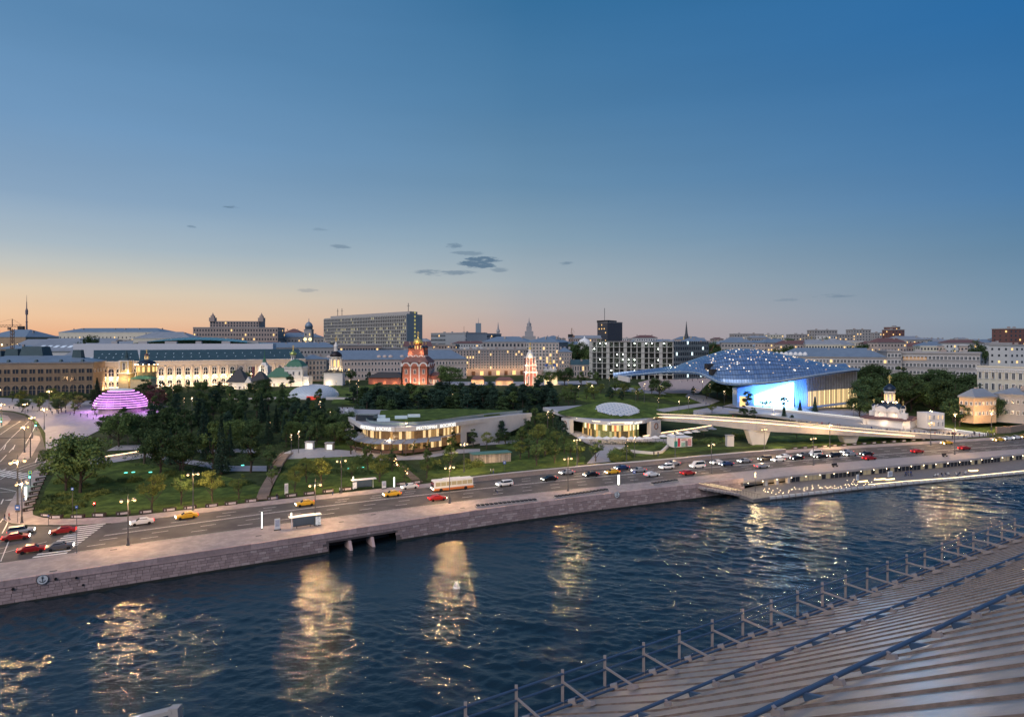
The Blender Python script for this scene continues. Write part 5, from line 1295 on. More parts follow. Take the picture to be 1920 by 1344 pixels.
# curved grey office and its neighbours
t, A, B, zb, z1 = block('office_block', 'long low blue-grey office with ribbon windows right of the slab block', 808, 860, 873, 800, 625, 34, mat('office_grey', (.3, .33, .36), .6), 'flat', 1, None, 7, 26, 2.0, 2.4, small=True, side=0)
block('office_block', 'right wing of the blue-grey ribbon window office', 873.5, 800, 940, 860, 627, 34, MATS['office_grey'], 'flat', 1, None, 7, 26, 2.0, 2.4, small=True, side=0, ztop=z1-.8)
block('house', 'stone corner house with small attic in front of the blue-grey office', 925, 700, 1000, 700, 640, 30, M['greyst'], 'hip', 5, M['roofblue'], 5, 16, 1.5, 2, small=True)
t, A, B, zb, z1 = block('apartment_house', 'great brown stone apartment house with lit ground floor behind the pine belt', 800, 540, 986, 570, 656, 24, M['brownst'], 'flat', 1, M['greyst'], 7, 34, 1.25, 2.0, 'plain', .05, M['glow'], z0=10, side=0, chim=6, zpad=6, base_h=6)
d = B-A
for i in range(12):
    p = A+d*((i+.5)/12); obj('shop_window', MB().box((p.x, p.y-.2, 12.4), (3, .3, 3.6), math.atan2(d.y, d.x)), M['brownst'] if False else (mat('brown_door', (.10, .05, .03), .6) if i % 2 else M['glow']), t)
    uplight((p.x+2.5, p.y-3, 15), 500, (1, .6, .3), .3)
t, A, B, zb, z1 = block('apartment_house', 'taller stone apartment house with deep windows left of the pink bell tower gap', 986, 572, 1048, 560, 642, 26, M['brownst'], 'hip', 5, M['roofblue'], 8, 10, 1.9, 2.6, 'rect', .14, M['glow'], z0=10, side=0, base_h=5)
block('apartment_house', 'upper blue roofed stone storeys showing above the great brown apartment house', 905, 610, 990, 600, 641, 22, M['greyst'], 'hip', 5, M['roofblue'], 6, 12, 1.9, 2.6, small=True, lit=.06, z0=10)
block('house', 'lower brown house right of the tall stone apartment house', 1048, 545, 1072, 545, 660, 22, M['brownst'], 'hip', 4, M['roofblue'], 6, 5, 1.3, 2, 'rect', .1, z0=10, side=0)
block('house', 'narrow brown colonnaded house left of the building under construction', 1072, 530, 1110, 530, 684, 20, M['brownst'], 'gable', 4, M['roofdark'], 2, 8, 1.2, 3.6, 'plain', .2, z0=10, side=0)
t, A, B, zb, z1 = block('domed_house', 'pale green house with small white dome left of the building under construction', 1070, 600, 1108, 600, 656, 22, mat('pale_green_plaster', (.42, .48, .44), .85), 'flat', 1, None, 5, 7, 1.2, 2, small=True)
p = A.lerp(B, .72); obj('dome', MB().lathe((p.x, p.y+6, z1), [(7.5, 0), (7.5, 2), (7, 6), (4.5, 9.5), (1, 11), (.3, 13)], 16), M['white'], t, True)
# building under construction: open concrete frame, a light here and there
def construction():
    A = Vector(((1108-960)*520/FL, 520)); B = Vector(((1262-960)*500/FL, 500)); d = B-A; n2 = Vector((-d.y, d.x)).normalized(); z0 = 9.5; zt = CZ-(640-HZ)*510/FL; nf = 7; fh = (zt-z0)/nf
    t = thing('building_shell', (B.x, B.y, z0), 'unfinished concrete building frame with work lights on its open floors', 'building'); cg = mat('raw_concrete', (.42, .42, .39), .85, var=.1)
    for j in range(nf+1):
        z = z0+j*fh; a, b = A-n2*.6, B-n2*.6; c, e = B+n2*20, A+n2*20
        obj('floor_slab', MB().prism([tuple(a), tuple(b), tuple(c), tuple(e)], z-.35, z), cg, t)
    for j in range(nf):
        z = z0+j*fh
        for i in range(15):
            p = A+d*(i/14); obj('column', MB().box((p.x, p.y+.3, z+fh/2-.17), (.8 if i % 3 else 2.6, .7, fh-.36), math.atan2(d.y, d.x)), cg, t)
    mb = MB().prism([tuple(A+n2*7), tuple(B+n2*7), tuple(B+n2*7.5), tuple(A+n2*7.5)], z0, zt-.5); obj('inner_wall', mb, mat('inner_concrete', (.16, .17, .16), .9), t)
    for k in range(26):
        i = rnd.randrange(14); j = rnd.randrange(1, nf); p = A+d*((i+.5)/14)+n2*2.4; z = z0+j*fh+fh*.62
        obj('work_lamp', MB().ball((p.x, p.y, z), .4, 6), emis('work_light', (.9, 1.0, .88), 16, False), t)
        if k % 3 == 0: light('work_light', 'POINT', (p.x, p.y, z-.2), 380, (.85, 1, .85), .3)
    A2, B2 = B+Vector((.3, .4)), Vector(((1328-960)*520/FL, 520)); d = B2-A2
    obj('netted_wing', MB().prism([tuple(A2), tuple(B2), tuple(B2+n2*18), tuple(A2+n2*18)], z0, zt-.6), mat('scaffold_net', (.2, .23, .24), .9, var=.2, scale=.5), t)
    q = MB(); facade(t, A2, B2, [z0+2+i*fh for i in range(nf)], 16, 1.6, 2.4, stuff=q, lit=.08, litm=M['cool']); obj('windows', q, [M['glass'], M['cool']], t, kind='stuff')
    sc_ = MB()
    for i in range(18): p = A2+d*(i/17); sc_.tube((p.x, p.y-1.6, z0), (p.x, p.y-1.6, zt), .09, 4)
    for j in range(12): sc_.tube((A2.x, A2.y-1.6, z0+j*2.6), (B2.x, B2.y-1.6, z0+j*2.6), .09, 4)
    obj('scaffold', sc_, M['steel'], t)
construction()
# skyline landmarks
t, A, B, zb, z1 = block('dark_tower', 'dark square office tower with antenna on the skyline right of centre', 1120, 900, 1139, 880, 605, 26, mat('dark_cladding', (.055, .06, .075), .5), 'flat', 1, MATS['dark_cladding'], 10, 8, 1.6, 1.7, small=True, lit=.35, litm=M['glow'], side=0, chim=0)
obj('right_face', MB().add([(*B, zb), (*Vector(((1155-960)*905/FL, 905)), zb), (*Vector(((1155-960)*905/FL, 905)), z1), (*B, z1), (*(B+Vector((4, 24))), zb), (*(B+Vector((4, 24))), z1)], [(0, 1, 2, 3), (1, 4, 5, 2)]), MATS['dark_cladding'], t)
q = MB(); facade(t, B, Vector(((1155-960)*905/FL, 905)), [zb+6+i*(z1-zb-8)/11 for i in range(11)], 7, 2.2, 1.4, stuff=q, lit=0, off=.15); obj('ribbon_windows', q, [mat('blue_glass', (.12, .2, .3), .2, var=0), M['glow']], t, kind='stuff')
obj('cap_roof', MB().prism([((1119-960)*899/FL, 899), ((1140-960)*879/FL, 879), ((1156.5-960)*905/FL, 906), ((1138-960)*930/FL, 930)], z1+.5, z1+3), M['dark'], t); p = A.lerp(B, .8); obj('antenna', MB().tube((p.x, p.y+8, z1), (p.x, p.y+8, z1+20), .35, 5), M['steel'], t)
def tower(name, lab, u, d, stages, m, cat='tower', vb=648, lit=None):
    "square or round stages given as (v_bottom, v_top, width_px bottom, width_px top, sides)"
    c = Pd(u, d); t = thing(name, (c.x, c.y, 15), lab, cat); k = d/FL
    for i, (v0, v1, w0, w1, n) in enumerate(stages):
        zA, zB = CZ-(v0-HZ)*k, CZ-(v1-HZ)*k
        if i == 0: zA = min(zA, 12)
        obj('spire' if w1 < 1.1 else 'stage', MB().lathe((c.x, c.y, 0), [(w0*k/2, zA), (w1*k/2, zB)], n, a0=pi/4 if n == 4 else 0), m, t)
    return t
tower('television_tower', 'very tall thin television tower against the orange sky at left', 50, 2600, [(642, 604, 4.6, 2.6, 12), (604, 603, 4, 4, 12), (603, 590, 2.4, 2.2, 12), (590, 582, 4.2, 4.6, 12), (582, 578, 4.2, 2, 12), (578, 566, 1.7, 1.2, 8), (566, 553, .9, .3, 6)], mat('tower_grey', (.22, .18, .2), .7))
st = mat('spire_stone', (.34, .33, .34), .8)
tower('spired_skyscraper', 'stepped stone skyscraper with a central spire on the skyline at centre', 992, 1300, [(650, 630, 34, 34, 4), (630, 621, 22, 22, 4), (621, 612, 14, 14, 4), (612, 606, 8, 8, 8), (606, 603, 5, 2.5, 8), (603, 595, 1.8, .3, 6)], st)
tower('spired_house', 'small pointed spire rising behind the blue-grey office', 934, 1000, [(650, 622, 8, 8, 4), (622, 617, 8, 4.5, 8), (617, 604, 3.5, .3, 8)], st)
tower('glass_tower', 'thin bluish glass tower with mast far behind the blue-grey office', 897, 1900, [(650, 606, 14, 14, 4), (606, 596, 1, .3, 5)], mat('far_glass', (.2, .26, .32), .3))
tt = tower('church_steeple', 'dark pointed church steeple with glowing golden base on the skyline', 1287, 900, [(650, 634, 10, 10, 4), (634, 626, 9, 5.5, 8), (626, 602, 5, .4, 8)], mat('steeple_dark', (.06, .07, .08), .6), 'church')
for s in (-1, 1):
    c = Pd(1287, 900); obj('pinnacle', MB().lathe((c.x+s*5, c.y-5, 38), [(1, 0), (1, 5), (.1, 10)], 6), mat('steeple_gold', (.7, .5, .2), .5), tt); light('steeple_light', 'POINT', (c.x+s*4.5, c.y-9, 40), 2600, (1, .68, .25), .5)
tower('radio_mast', 'thin dark mast standing far right of the centre skyscraper', 870, 1500, [(650, 612, 1, .5, 5)], M['dark'])
def crane(u, d, vt, jib, lab, col):
    c = Pd(u, d); t = thing('tower_crane', (c.x, c.y, 10), lab, 'crane'); k = d/FL; zt = CZ-(vt-HZ)*k; mb = MB()
    n = int((zt-12)/3)
    for i in range(n):
        z = 12+i*3
        for a, b in (((-1, -1), (1, -1)), ((1, -1), (1, 1)), ((1, 1), (-1, 1)), ((-1, 1), (-1, -1))): mb.tube((c.x+a[0], c.y+a[1], z), (c.x+b[0], c.y+b[1], z+3), .14, 4); mb.tube((c.x+a[0], c.y+a[1], z), (c.x+a[0], c.y+a[1], z+3), .2, 4)
    obj('mast', mb, col, t, kind='stuff'); mb = MB(); s = 1 if jib > 0 else -1; J = abs(jib)*k
    n = int((J*1.3)/3)
    for i in range(n):
        x0 = c.x-s*J*.3+s*i*3; mb.tube((x0, c.y, zt), (x0+s*3, c.y, zt), .2, 4); mb.tube((x0, c.y, zt+1.8), (x0+s*3, c.y, zt+1.8), .16, 4); mb.tube((x0, c.y, zt), (x0+s*1.5, c.y, zt+1.8), .13, 4); mb.tube((x0+s*1.5, c.y, zt+1.8), (x0+s*3, c.y, zt), .13, 4)
    obj('jib', mb, col, t, kind='stuff'); obj('counterweight', MB().box((c.x-s*J*.28, c.y, zt-.8), (5, 2.2, 3)), M['dark'], t); obj('cab', MB().box((c.x+s*1.8, c.y-1, zt-1.5), (2, 1.8, 2.2)), col, t); obj('mast_head', MB().tube((c.x, c.y, zt), (c.x, c.y, zt+7), .35, 4).tube((c.x, c.y, zt+7), (c.x+s*J*.7, c.y, zt+2), .1, 3).tube((c.x, c.y, zt+7), (c.x-s*J*.28, c.y, zt+2), .1, 3), col, t)
crane(23, 560, 613, -60, 'tower crane at the far left edge in front of the sunset', mat('crane_brown', (.25, .15, .1), .6)); crane(1522, 700, 643, -50, 'yellow tower crane with long jib behind the right-hand long building', mat('crane_yellow', (.45, .32, .06), .6))
c = Pd(1522, 690, 655); o = obj('work_floodlight', MB().ball(c, 1.0, 8), emis('crane_flood', (.9, 1, .8), 22, False)); props(o, 'round white floodlight shining at the foot of the yellow crane', 'floodlight')
crane(1072, 640, 628, 8, 'slim crane arm left of the building under construction', MATS['crane_brown'])
# right-hand long grey buildings
t, A, B, zb, z1 = block('institute', 'long grey institute with blue roof and many windows behind the glass shell', 1455, 425, 1663, 395, 668, 22, M['greyst'], 'hip', 5.5, M['roofblue'], 5, 32, 1.45, 2.0, 'rect', .05, M['glow'], z0=9.5, side=0)
for i in range(7): p = A+(B-A)*(.02+i*.045); obj('dormer', MB().lathe((p.x, p.y+2, z1+.8), [(1.5, 0), (1.4, 1), (.9, 1.8), (.1, 2.2)], 8), M['white'], t); 
for f in (.10, .16, .30, .35): p = A+(B-A)*f; uplight((p.x, p.y-1.5, z1-7), 160, (1, .62, .25))
block('institute', 'taller plain grey block joined to the right of the blue roofed institute', 1663.5, 394, 1690, 392, 658, 22, M['greyst'], 'flat', 1, M['greyst'], 6, 4, 1.45, 2.0, 'rect', .05, z0=9, side=0, chim=0)
t, A, B, zb, z1 = block('institute', 'wide flat roofed grey building behind the dark trees at right', 1690.5, 396, 1838, 372, 661, 26, M['greyst'], 'flat', 1, M['greyst'], 5, 20, 1.45, 2.0, 'rect', .04, z0=9, side=0)
p = A.lerp(B, .3); obj('lit_band', MB().beam(A.lerp(B, .02).to_3d()+Vector((0, -.12, z1-3.6)), A.lerp(B, .33).to_3d()+Vector((0, -.12, z1-3.6)), .1, 1.9), mat('dim_warm', (.2, .12, .06), .4, emit=(1, .55, .25), es=.3), t)
t, A, B, zb, z1 = block('cream_palace', 'cream stone palace wing with tall windows at the right edge', 1832, 330, 1990, 300, 690, 26, M['cream'], 'flat', 1, M['roofblue'], 3, 12, 1.35, 3.2, 'rect', .02, z0=8, side=3, chim=0)
obj('attic', MB().beam(Vector((*A, z1+.9)), Vector((*B, z1+.9)), .6, 1.1), M['cream'], t)
mb = MB()
for i in range(46): p = A+(B-A)*(i/45); mb.box((p.x, p.y-.5, z1-1.2), (.35, .5, .9), 0)
obj('dentils', mb, M['white'], t, kind='stuff')
t, A, B, zb, z1 = block('yellow_house', 'low peach-lit house with grey hipped roof among trees right of the church', 1826, 292, 1868, 296, 745, 7, mat('peach_plaster', (.6, .42, .27), .8), 'hip', 3.6, GR, 2, 6, 1.0, 1.5, 'rect', .1, z0=4, side=3, chim=1)
uplight((A.x+6, A.y-4, 7), 300, (1, .62, .35)); uplight((A.x+1, A.y-5, 6), 200, (1, .62, .35))
block('low_house', 'low grey house with pale roof right of the peach-lit house', 1862, 300, 1925, 290, 738, 14, M['greyst'], 'hip', 3, GR, 2, 6, 1.0, 1.6, 'rect', .05, z0=4, side=0)
mb = MB(); P = [G(1868, 812), G(1893, 811), G(1925, 806)]
t = thing('stone_wall', P[0], 'rough stone retaining wall on the grass at the right edge', 'wall')
for a, b in zip(P[:-1], P[1:]): obj('wall', MB().beam(a+Vector((0, 0, 1.2)), b+Vector((0, 0, 1.2)), .8, 3.0), mat('rubble_stone', (.3, .22, .17), .9, var=.3, scale=2.5, bump=.6, bscale=3), t)
# distant right skyline
far = [(1405, 1433, 900, 630, WH, 'flat', 'first pale flat block from left on the right-hand skyline'), (1377, 1432, 980, 626, M['greyst'], 'flat', 'long grey flat block above the steeple gap'), (1434, 1470, 1050, 627, M['cream'], 'flat', 'cream block with lit windows right of the long grey flat block'),
 (1487, 1520, 950, 627, M['greyst'], 'flat', 'low grey block left of the stepped pale apartment block'), (1527, 1570, 900, 619, M['greyst'], 'flat', 'stepped pale apartment block on the right skyline'), (1553, 1567, 760, 628, WH, 'flat', 'small white block in front of the stepped apartment block'),
 (1573, 1618, 700, 640, M['cream'], 'flat', 'cream block with regular dark windows above the institute roof'), (1600, 1633, 1000, 618, M['greyst'], 'flat', 'tall pale apartment block with terraces at right'), (1568, 1604, 960, 627, M['greyst'], 'flat', 'grey apartment block between the stepped and the terraced ones'),
 (1640, 1672, 1050, 624, M['greyst'], 'flat', 'long pale block left of the brick tower'), (1672, 1696, 900, 618, mat('dark_brick', (.18, .09, .08), .85), 'flat', 'dark brick apartment tower on the right skyline'), (1680, 1688, 905, 613, MATS['dark_brick'], 'flat', 'thin upper brick tower top on the right skyline'),
 (1660, 1700, 640, 637, WH, 'flat', 'white cube house under the brick tower'), (1675, 1740, 700, 637, M['greyst'], 'hip', 'long grey house with blue roof under the brick tower'), (1795, 1825, 800, 637, M['brownst'], 'flat', 'brownish low house on the right skyline'),
 (1843, 1893, 560, 645, WH, 'flat', 'pale wide house near the right edge'), (1893, 1930, 520, 647, WH, 'flat', 'white house with dark windows at the right edge'), (1892, 1925, 620, 616, MATS['dark_brick'], 'flat', 'reddish tower block touching the right edge'), (1763, 1782, 760, 640, WH, 'hip', 'small white gabled house at right'),
 (1415, 1463, 700, 650, WH, 'hip', 'white villa above the crest of the shell'), (1370, 1402, 640, 652, M['brownst'], 'hip', 'brown house left above the crest of the shell'), (1312, 1345, 720, 642, WH, 'flat', 'white flat house right of the steeple'), (1345, 1384, 700, 645, MATS['red_brick'], 'hip', 'dark red brick building right of the steeple')]
for (u0, u1, d, vt, m, rf, lab) in far:
    n = max(3, int((u1-u0)*d/FL/4)); hz_ = CZ-(vt-HZ)*d/FL-16
    block('far_house', lab, u0, d, u1, d+4, vt, 18, m, rf, 4, GR if rf == 'hip' else M['greyst'], max(3, int(hz_/3.6)), n, 1.7, 1.8, small=True, lit=.16, side=3, chim=2, group='far houses on the right skyline')
# roofscape filling the distance
rf_ = random.Random(11); used_l = {}
LM = [(-60, 'the far left edge'), (110, 'the television tower'), (300, 'the pale blue palace'), (362, 'the lit lunette house'), (520, 'the twin-turret block'), (600, 'the domed clock tower'), (792, 'the big slab block'), (940, 'the blue-grey office'), (1060, 'the spired skyscraper'), (1160, 'the dark office tower'), (1300, 'the golden steeple'), (1440, 'the crest of the glass shell'), (1560, 'the yellow crane'), (1700, 'the brick tower'), (1840, 'the wide grey institute'), (1980, 'the right edge')]
WC = [('grey', M['greyst']), ('brown', M['brownst']), ('white', WH), ('cream', M['cream']), ('pink', M['pink'])]
RC = [('blue', M['roofblue'], 'hip'), ('grey sheet', GR, 'hip'), ('red-brown', RB, 'hip'), ('flat', M['greyst'], 'flat'), ('steel gable', GR, 'gable')]
cands = []
for i in range(168):
    u = -40+i*11.9+rf_.uniform(-5, 5); d = rf_.choice([560, 640, 720, 800, 900, 1050, 1250, 1500])*rf_.uniform(.96, 1.05)
    if 600 < u < 800 and d < 820: d += 320
    if d < 700 and (u < 620 or 1100 < u < 1335): d += 300
    vt = 633+(rf_.uniform(-3, 9) if d > 800 else rf_.uniform(5, 15))+(6 if 300 < u < 380 or u < 110 else 0); w = rf_.uniform(22, 52)
    cands.append((u, d, vt, w))
for (u, d, vt, w) in cands:
    wn_, wmt = WC[rf_.randrange(5)]; rn, rmt, rk = RC[rf_.randrange(5)]
    lm = next(n_ for k_, n_ in LM if u <= k_+0.01) if u <= 1980 else 'the right edge'
    dist = 'near' if d < 700 else 'middling' if d < 1000 else 'distant'
    key = (wn_, rn, dist, lm); used_l[key] = used_l.get(key, 0)+1
    lab = dist+' '+wn_+' house with '+rn+' roof, left of '+lm if used_l[key] == 1 else ordn(used_l[key])+' '+dist+' '+wn_+' house with '+rn+' roof, left of '+lm
    block('town_house', lab, u, d, u+w*FL/d*.9, d+rf_.uniform(-10, 10), vt+3, rf_.uniform(12, 18), wmt, rk, rf_.uniform(2.5, 4.5), rmt, max(3, int((CZ-(vt+3-HZ)*d/FL-14)/3.6)), int(w/3.2), 1.4, 1.8, small=True, lit=rf_.choice([.03, .1, .2]), side=3, chim=rf_.randrange(1, 4), group='town houses filling the distance')

# ================================================================== CHURCHES
def onion(mb, c, r, h, n=14, mi=0):
    return mb.lathe(c, [(r*.72, 0), (r*.95, h*.12), (r*1.0, h*.25), (r*.9, h*.42), (r*.6, h*.6), (r*.3, h*.75), (r*.12, h*.88), (r*.04, h)], n, mi)
def cross(mb, c, h, mi=0):
    x, y, z = c; mb.box((x, y, z+h/2), (h*.09, h*.09, h), 0, mi); mb.box((x, y, z+h*.66), (h*.55, h*.08, h*.09), 0, mi); mb.box((x, y, z+h*.84), (h*.28, h*.08, h*.08), 0, mi); mb.beam((x-h*.18, y, z+h*.42), (x+h*.18, y, z+h*.3), h*.07, h*.08, mi)
    mb.ball((x, y, z), h*.11, 6, mi)
def kokoshniks(par, A, B, z, n, m, proud=.5, fillm=None):
    A = Vector(A); B = Vector(B); d = B-A; w = d.length/n; rz = math.atan2(d.y, d.x); nn = Vector((d.y, -d.x)).normalized()
    for i in range(n):
        p = A+d*((i+.5)/n)+nn*proud*.3; r = w*.5; mb = MB(); k = 8; pts = [(r*math.cos(a), r*math.sin(a)) for a in np.linspace(0, pi, k+1)]
        for rr, y0, y1 in ((1.0, 0, proud), (.7, proud, proud+.12)):
            vs = [(x*rr, -y1, zz*rr) for x, zz in pts]+[(x*rr, -y0, zz*rr) for x, zz in pts]; q = len(pts)
            mb.add(vs, [tuple(range(q)), tuple(range(q, 2*q))[::-1]]+[(j, q+j, q+(j+1) % q, (j+1) % q) for j in range(q)], 0 if rr == 1 else 1)
        o = obj('kokoshnik', mb, [m, fillm or m], par, at=(p.x, p.y, z)); o.rotation_euler = (0, 0, rz)
def drum(par, c, r, h, dr, dh, wall, dome, crossh=3, wn=6, litm=None, nm='drum'):
    o = obj(nm, MB().lathe(c, [(r*1.15, 0), (r*1.15, .3), (r, .4), (r, h-.5), (r*1.18, h-.4), (r*1.18, h)], 14), wall, par, True)
    q = MB()
    for i in range(wn):
        a = 2*pi*(i+.5)/wn; q.box((c[0]+math.cos(a)*r, c[1]+math.sin(a)*r, c[2]+h*.5), (.2, r*.28, h*.5), a)
    obj('drum_windows', q, litm or M['glass'], o) if False else obj('drum_window_ring', q, litm or M['glass'], par, kind='stuff')
    mb = MB(); onion(mb, (c[0], c[1], c[2]+h), dr, dh); obj('dome', mb, dome, par, True)
    mb = MB(); cross(mb, (c[0], c[1], c[2]+h+dh*.97), crossh); obj('cross', mb, M['gold'], par)
def church(name, lab, u, d, z, cat='church', group=None):
    c = Pd(u, d); return thing(name, (c.x, c.y, z), lab, cat, group), c
redw = mat('church_red', (.42, .15, .10), .8, var=.08, scale=.8); whitew = mat('church_white', (.74, .70, .66), .75, var=.04)
dkdome = mat('dark_blue_dome', (.03, .045, .07), .35, metal=.5, var=0); greend = mat('green_dome', (.05, .16, .10), .5, var=.08); ggold = mat('green_gold', (.42, .48, .16), .35, metal=.7, var=0)
def cbox(par, nm, cx, cy, z0, z1, w, dp, rz, m, **k): return obj(nm, MB().box((cx, cy, (z0+z1)/2), (w, dp, z1-z0), rz), m, par, **k)
def sidept(c, rz, a, b): return Vector((c.x+a*math.cos(rz)-b*math.sin(rz), c.y+a*math.sin(rz)+b*math.cos(rz)))
def ring4(c, rz, w, dp):
    P = [sidept(c, rz, a*w/2, b*dp/2) for a, b in ((-1, -1), (1, -1), (1, 1), (-1, 1))]; return [(P[0], P[1]), (P[1], P[2]), (P[3], P[0])]
# white church by the ramp end
t, c = church('white_church', 'floodlit white church with one dark onion dome beside the ramp end at right', 1668, 285, 3); rz = R(-42); s = 9.6
zb, zt = 3.5, 12.0
cbox(t, 'nave', c.x, c.y, zb-1, zt-1.6, s, s, rz, whitew)
for a, b in ring4(c, rz, s, s): kokoshniks(t, a, b, zt-2.8, 3 if False else 2, whitew, .5, whitew); facade(t, a, b, [zb+3.2], 3, .6, 2.0, 'arch', whitew, 0)
obj('vault_roof', MB().lathe((c.x, c.y, zt-1.6), [(s*.68, 0), (s*.5, 1.6), (s*.2, 3.2)], 4, a0=pi/4+rz), dkdome, t)
zz = zt+.6; drum(t, (c.x, c.y, zz), 2.0, 5.2, 2.5, 4.0, whitew, dkdome, 3.4, 8, M['glow'])
for a, b in ((-1.0, -.2), (1.05, -.9), (.4, 1.0)):
    p = sidept(c, rz, a*s*.62, b*s*.62); cbox(t, 'chapel', p.x, p.y, zb-1, zb+5.4, 3.2, 3.2, rz, whitew); drum(t, (p.x, p.y, zb+5.4), .75, 2.0, .95, 1.6, whitew, dkdome, 1.8, 4)
for a, b in ring4(c, rz, s+5.5, s+5.5):
    m_ = (a+b)/2; L_ = (b-a).length; ang = math.atan2((b-a).y, (b-a).x); cbox(t, 'gallery', m_.x, m_.y, zb-1, zb+2.4, L_*.9, 3.2, ang, whitew)
    obj('gallery_roof', MB().box((m_.x, m_.y, zb+2.9), (L_+1, 5.2, .9), ang, 0, .75), RB, t); facade(t, a, b, [zb+.2], 6, 1.1, 1.9, 'arch', whitew, .5, M['glow'])
p = sidept(c, rz, 11.5, -1.0); cbox(t, 'annex', p.x+5.5, p.y+1, zb-1, zb+5.8, 8, 6, .1, whitew); q = Vector((p.x+1.8, p.y-2.5)); facade(t, q, q+Vector((7.9, .8)), [zb+.3, zb+3.2], 4, .9, 1.7, 'arch', whitew, .8, M['glow'])
for a, b in ((-8, -9.5), (0, -10.5), (8, -9), (12, -4), (-10.5, 1), (3, -6.2), (-3, -6.2)): p = sidept(c, rz, a, b); uplight((p.x, p.y, zb+(1.2 if abs(b) > 7 else 3.8)), 120, (1, .75, .5))
for k in range(8): a = k*pi/4; obj('drum_lamp', MB().box((c.x+2.9*math.cos(a), c.y+2.9*math.sin(a), zz+.5), (.3, .3, .15)), M['facelamp'], t)
# red church
t, c = church('red_church', 'floodlit red brick church with gold central dome and four dark domes', 784, 452, 10); rz = R(-8); w, dp = 18.6, 16
cbox(t, 'nave', c.x, c.y, 9, 25.5, w, dp, rz, redw); F = ring4(c, rz, w, dp)
for a, b in F:
    kokoshniks(t, a, b, 22.6, 3, whitew, .7, redw); facade(t, a, b, [11.5, 17.5], 3, 1.5, 3.0, 'rect', whitew, .0)
    d = b-a
    for i in range(4): p = a+d*(i/3); obj('pilaster', MB().box((p.x, p.y, 16.3), (.7, .7, 12.4)), whitew, t)
obj('nave_roof', MB().lathe((c.x, c.y, 25.5), [(w*.76, 0), (w*.5, 3.6)], 4, a0=pi/4+rz, sy=.9), RB, t)
cbox(t, 'second_tier', c.x, c.y, 28.4, 34, 11.5, 10.5, rz, redw)
for a, b in ring4(c, rz, 11.5, 10.5): kokoshniks(t, a, b, 28.6, 3, whitew, .5, redw)
drum(t, (c.x, c.y, 33.5), 2.3, 4.6, 3.3, 5.2, redw, M['gold'], 4, 6, M['glow']); uplight((c.x, c.y-6, 38.5), 300, (1, .8, .4))
for a, b in ((-1, -1), (1, -1), (1, 1), (-1, 1)): p = sidept(c, rz, a*4.6, b*4.2); drum(t, (p.x, p.y, 33), 1.15, 2.2, 1.6, 2.4, redw, dkdome, 1.8, 4)
cbox(t, 'refectory', c.x-21, c.y+1, 9, 14.5, 26, 10, rz, redw); obj('refectory_roof', MB().box((c.x-21, c.y+1, 16.4), (28, 12, 3.6), rz, 0, .5), M['dark'], t)
cbox(t, 'porch', c.x+13, c.y-1, 9, 16, 7, 8, rz, redw); obj('porch_roof', MB().box((c.x+13, c.y-1, 17.2), (8, 9, 2.4), rz, 0, .4), RB, t)
facade(t, sidept(c, rz, 9.6, -5), sidept(c, rz, 16.4, -5), [11], 3, 1.2, 2.4, 'rect', whitew, 0); facade(t, sidept(c, rz, -33, -4.0), sidept(c, rz, -9.6, -4.0), [10.8], 7, 1.1, 2.0, 'rect', whitew, .2)
for a in (-7, -2.3, 2.3, 7): p = sidept(c, rz, a, -11.5); uplight((p.x, p.y, 11), 620, (1, .62, .36))
for a, b in ((-12.5, -5), (12.5, -7), (-3, -8), (3, -8)): p = sidept(c, rz, a, b); uplight((p.x, p.y, 26.5 if abs(a) < 4 else 12), 330, (1, .62, .36))
for a in (-4, 4): p = sidept(c, rz, a, -6.4); uplight((p.x, p.y, 32), 160, (1, .62, .36))
for a in (-15, -22, -29): p = sidept(c, rz, a, -8); uplight((p.x, p.y, 10.8), 110, (1, .6, .3))
# bell tower of the monastery
t, c = church('bell_tower', 'round cream bell tower with black dome and lit columns left of the red church', 630, 440, 10, 'bell tower'); k = 440/FL
z = lambda v: CZ-(v-HZ)*k
cbox(t, 'base', c.x-1, c.y, 9, z(697), 12.5, 11, .1, whitew); obj('base_roof', MB().box((c.x-1, c.y, z(697)+.8), (14, 12.5, 1.6), .1, 0, .6), M['dark'], t); facade(t, Vector((c.x-7, c.y-5.6)), Vector((c.x-1, c.y-5.1)), [11.5], 3, .9, 2.4, 'arch', whitew, .2)
obj('bell_tier', MB().lathe((c.x, c.y, 0), [(3.3, z(694)), (3.3, z(671)), (4.3, z(670)), (4.3, z(668.5))], 8, a0=pi/8), whitew, t)
for i in range(8):
    a = i*pi/4+pi/8; obj('column', MB().lathe((c.x+math.cos(a)*4.0, c.y+math.sin(a)*4.0, 0), [(.5, z(694)), (.42, z(672))], 8), whitew, t)
    if math.sin(a) < .2: uplight((c.x+math.cos(a+.4)*5.2, c.y+math.sin(a+.4)*5.2, z(692)), 150, (1, .72, .35)); obj('arch_opening', MB().box((c.x+math.cos(a+pi/8)*3.15, c.y+math.sin(a+pi/8)*3.15, z(681)), (.3, 1.3, 4.5), a+pi/8), M['glow'], t)
obj('dome', MB().lathe((c.x, c.y, 0), [(4.1, z(668.5)), (3.9, z(664)), (2.4, z(660)), (1.3, z(658.5))], 14), mat('black_dome', (.03, .025, .03), .4, metal=.4, var=0), t, True); obj('lantern', MB().lathe((c.x, c.y, 0), [(1.2, z(659)), (1.2, z(650)), (1.5, z(649.5)), (.2, z(640))], 8), whitew, t); mb = MB(); cross(mb, (c.x, c.y, z(640)), 3); obj('cross', mb, M['gold'], t)
uplight((c.x-3, c.y-8, 11.5), 420, (1, .75, .5)); uplight((c.x-9, c.y-5, 11.5), 420, (1, .75, .5))
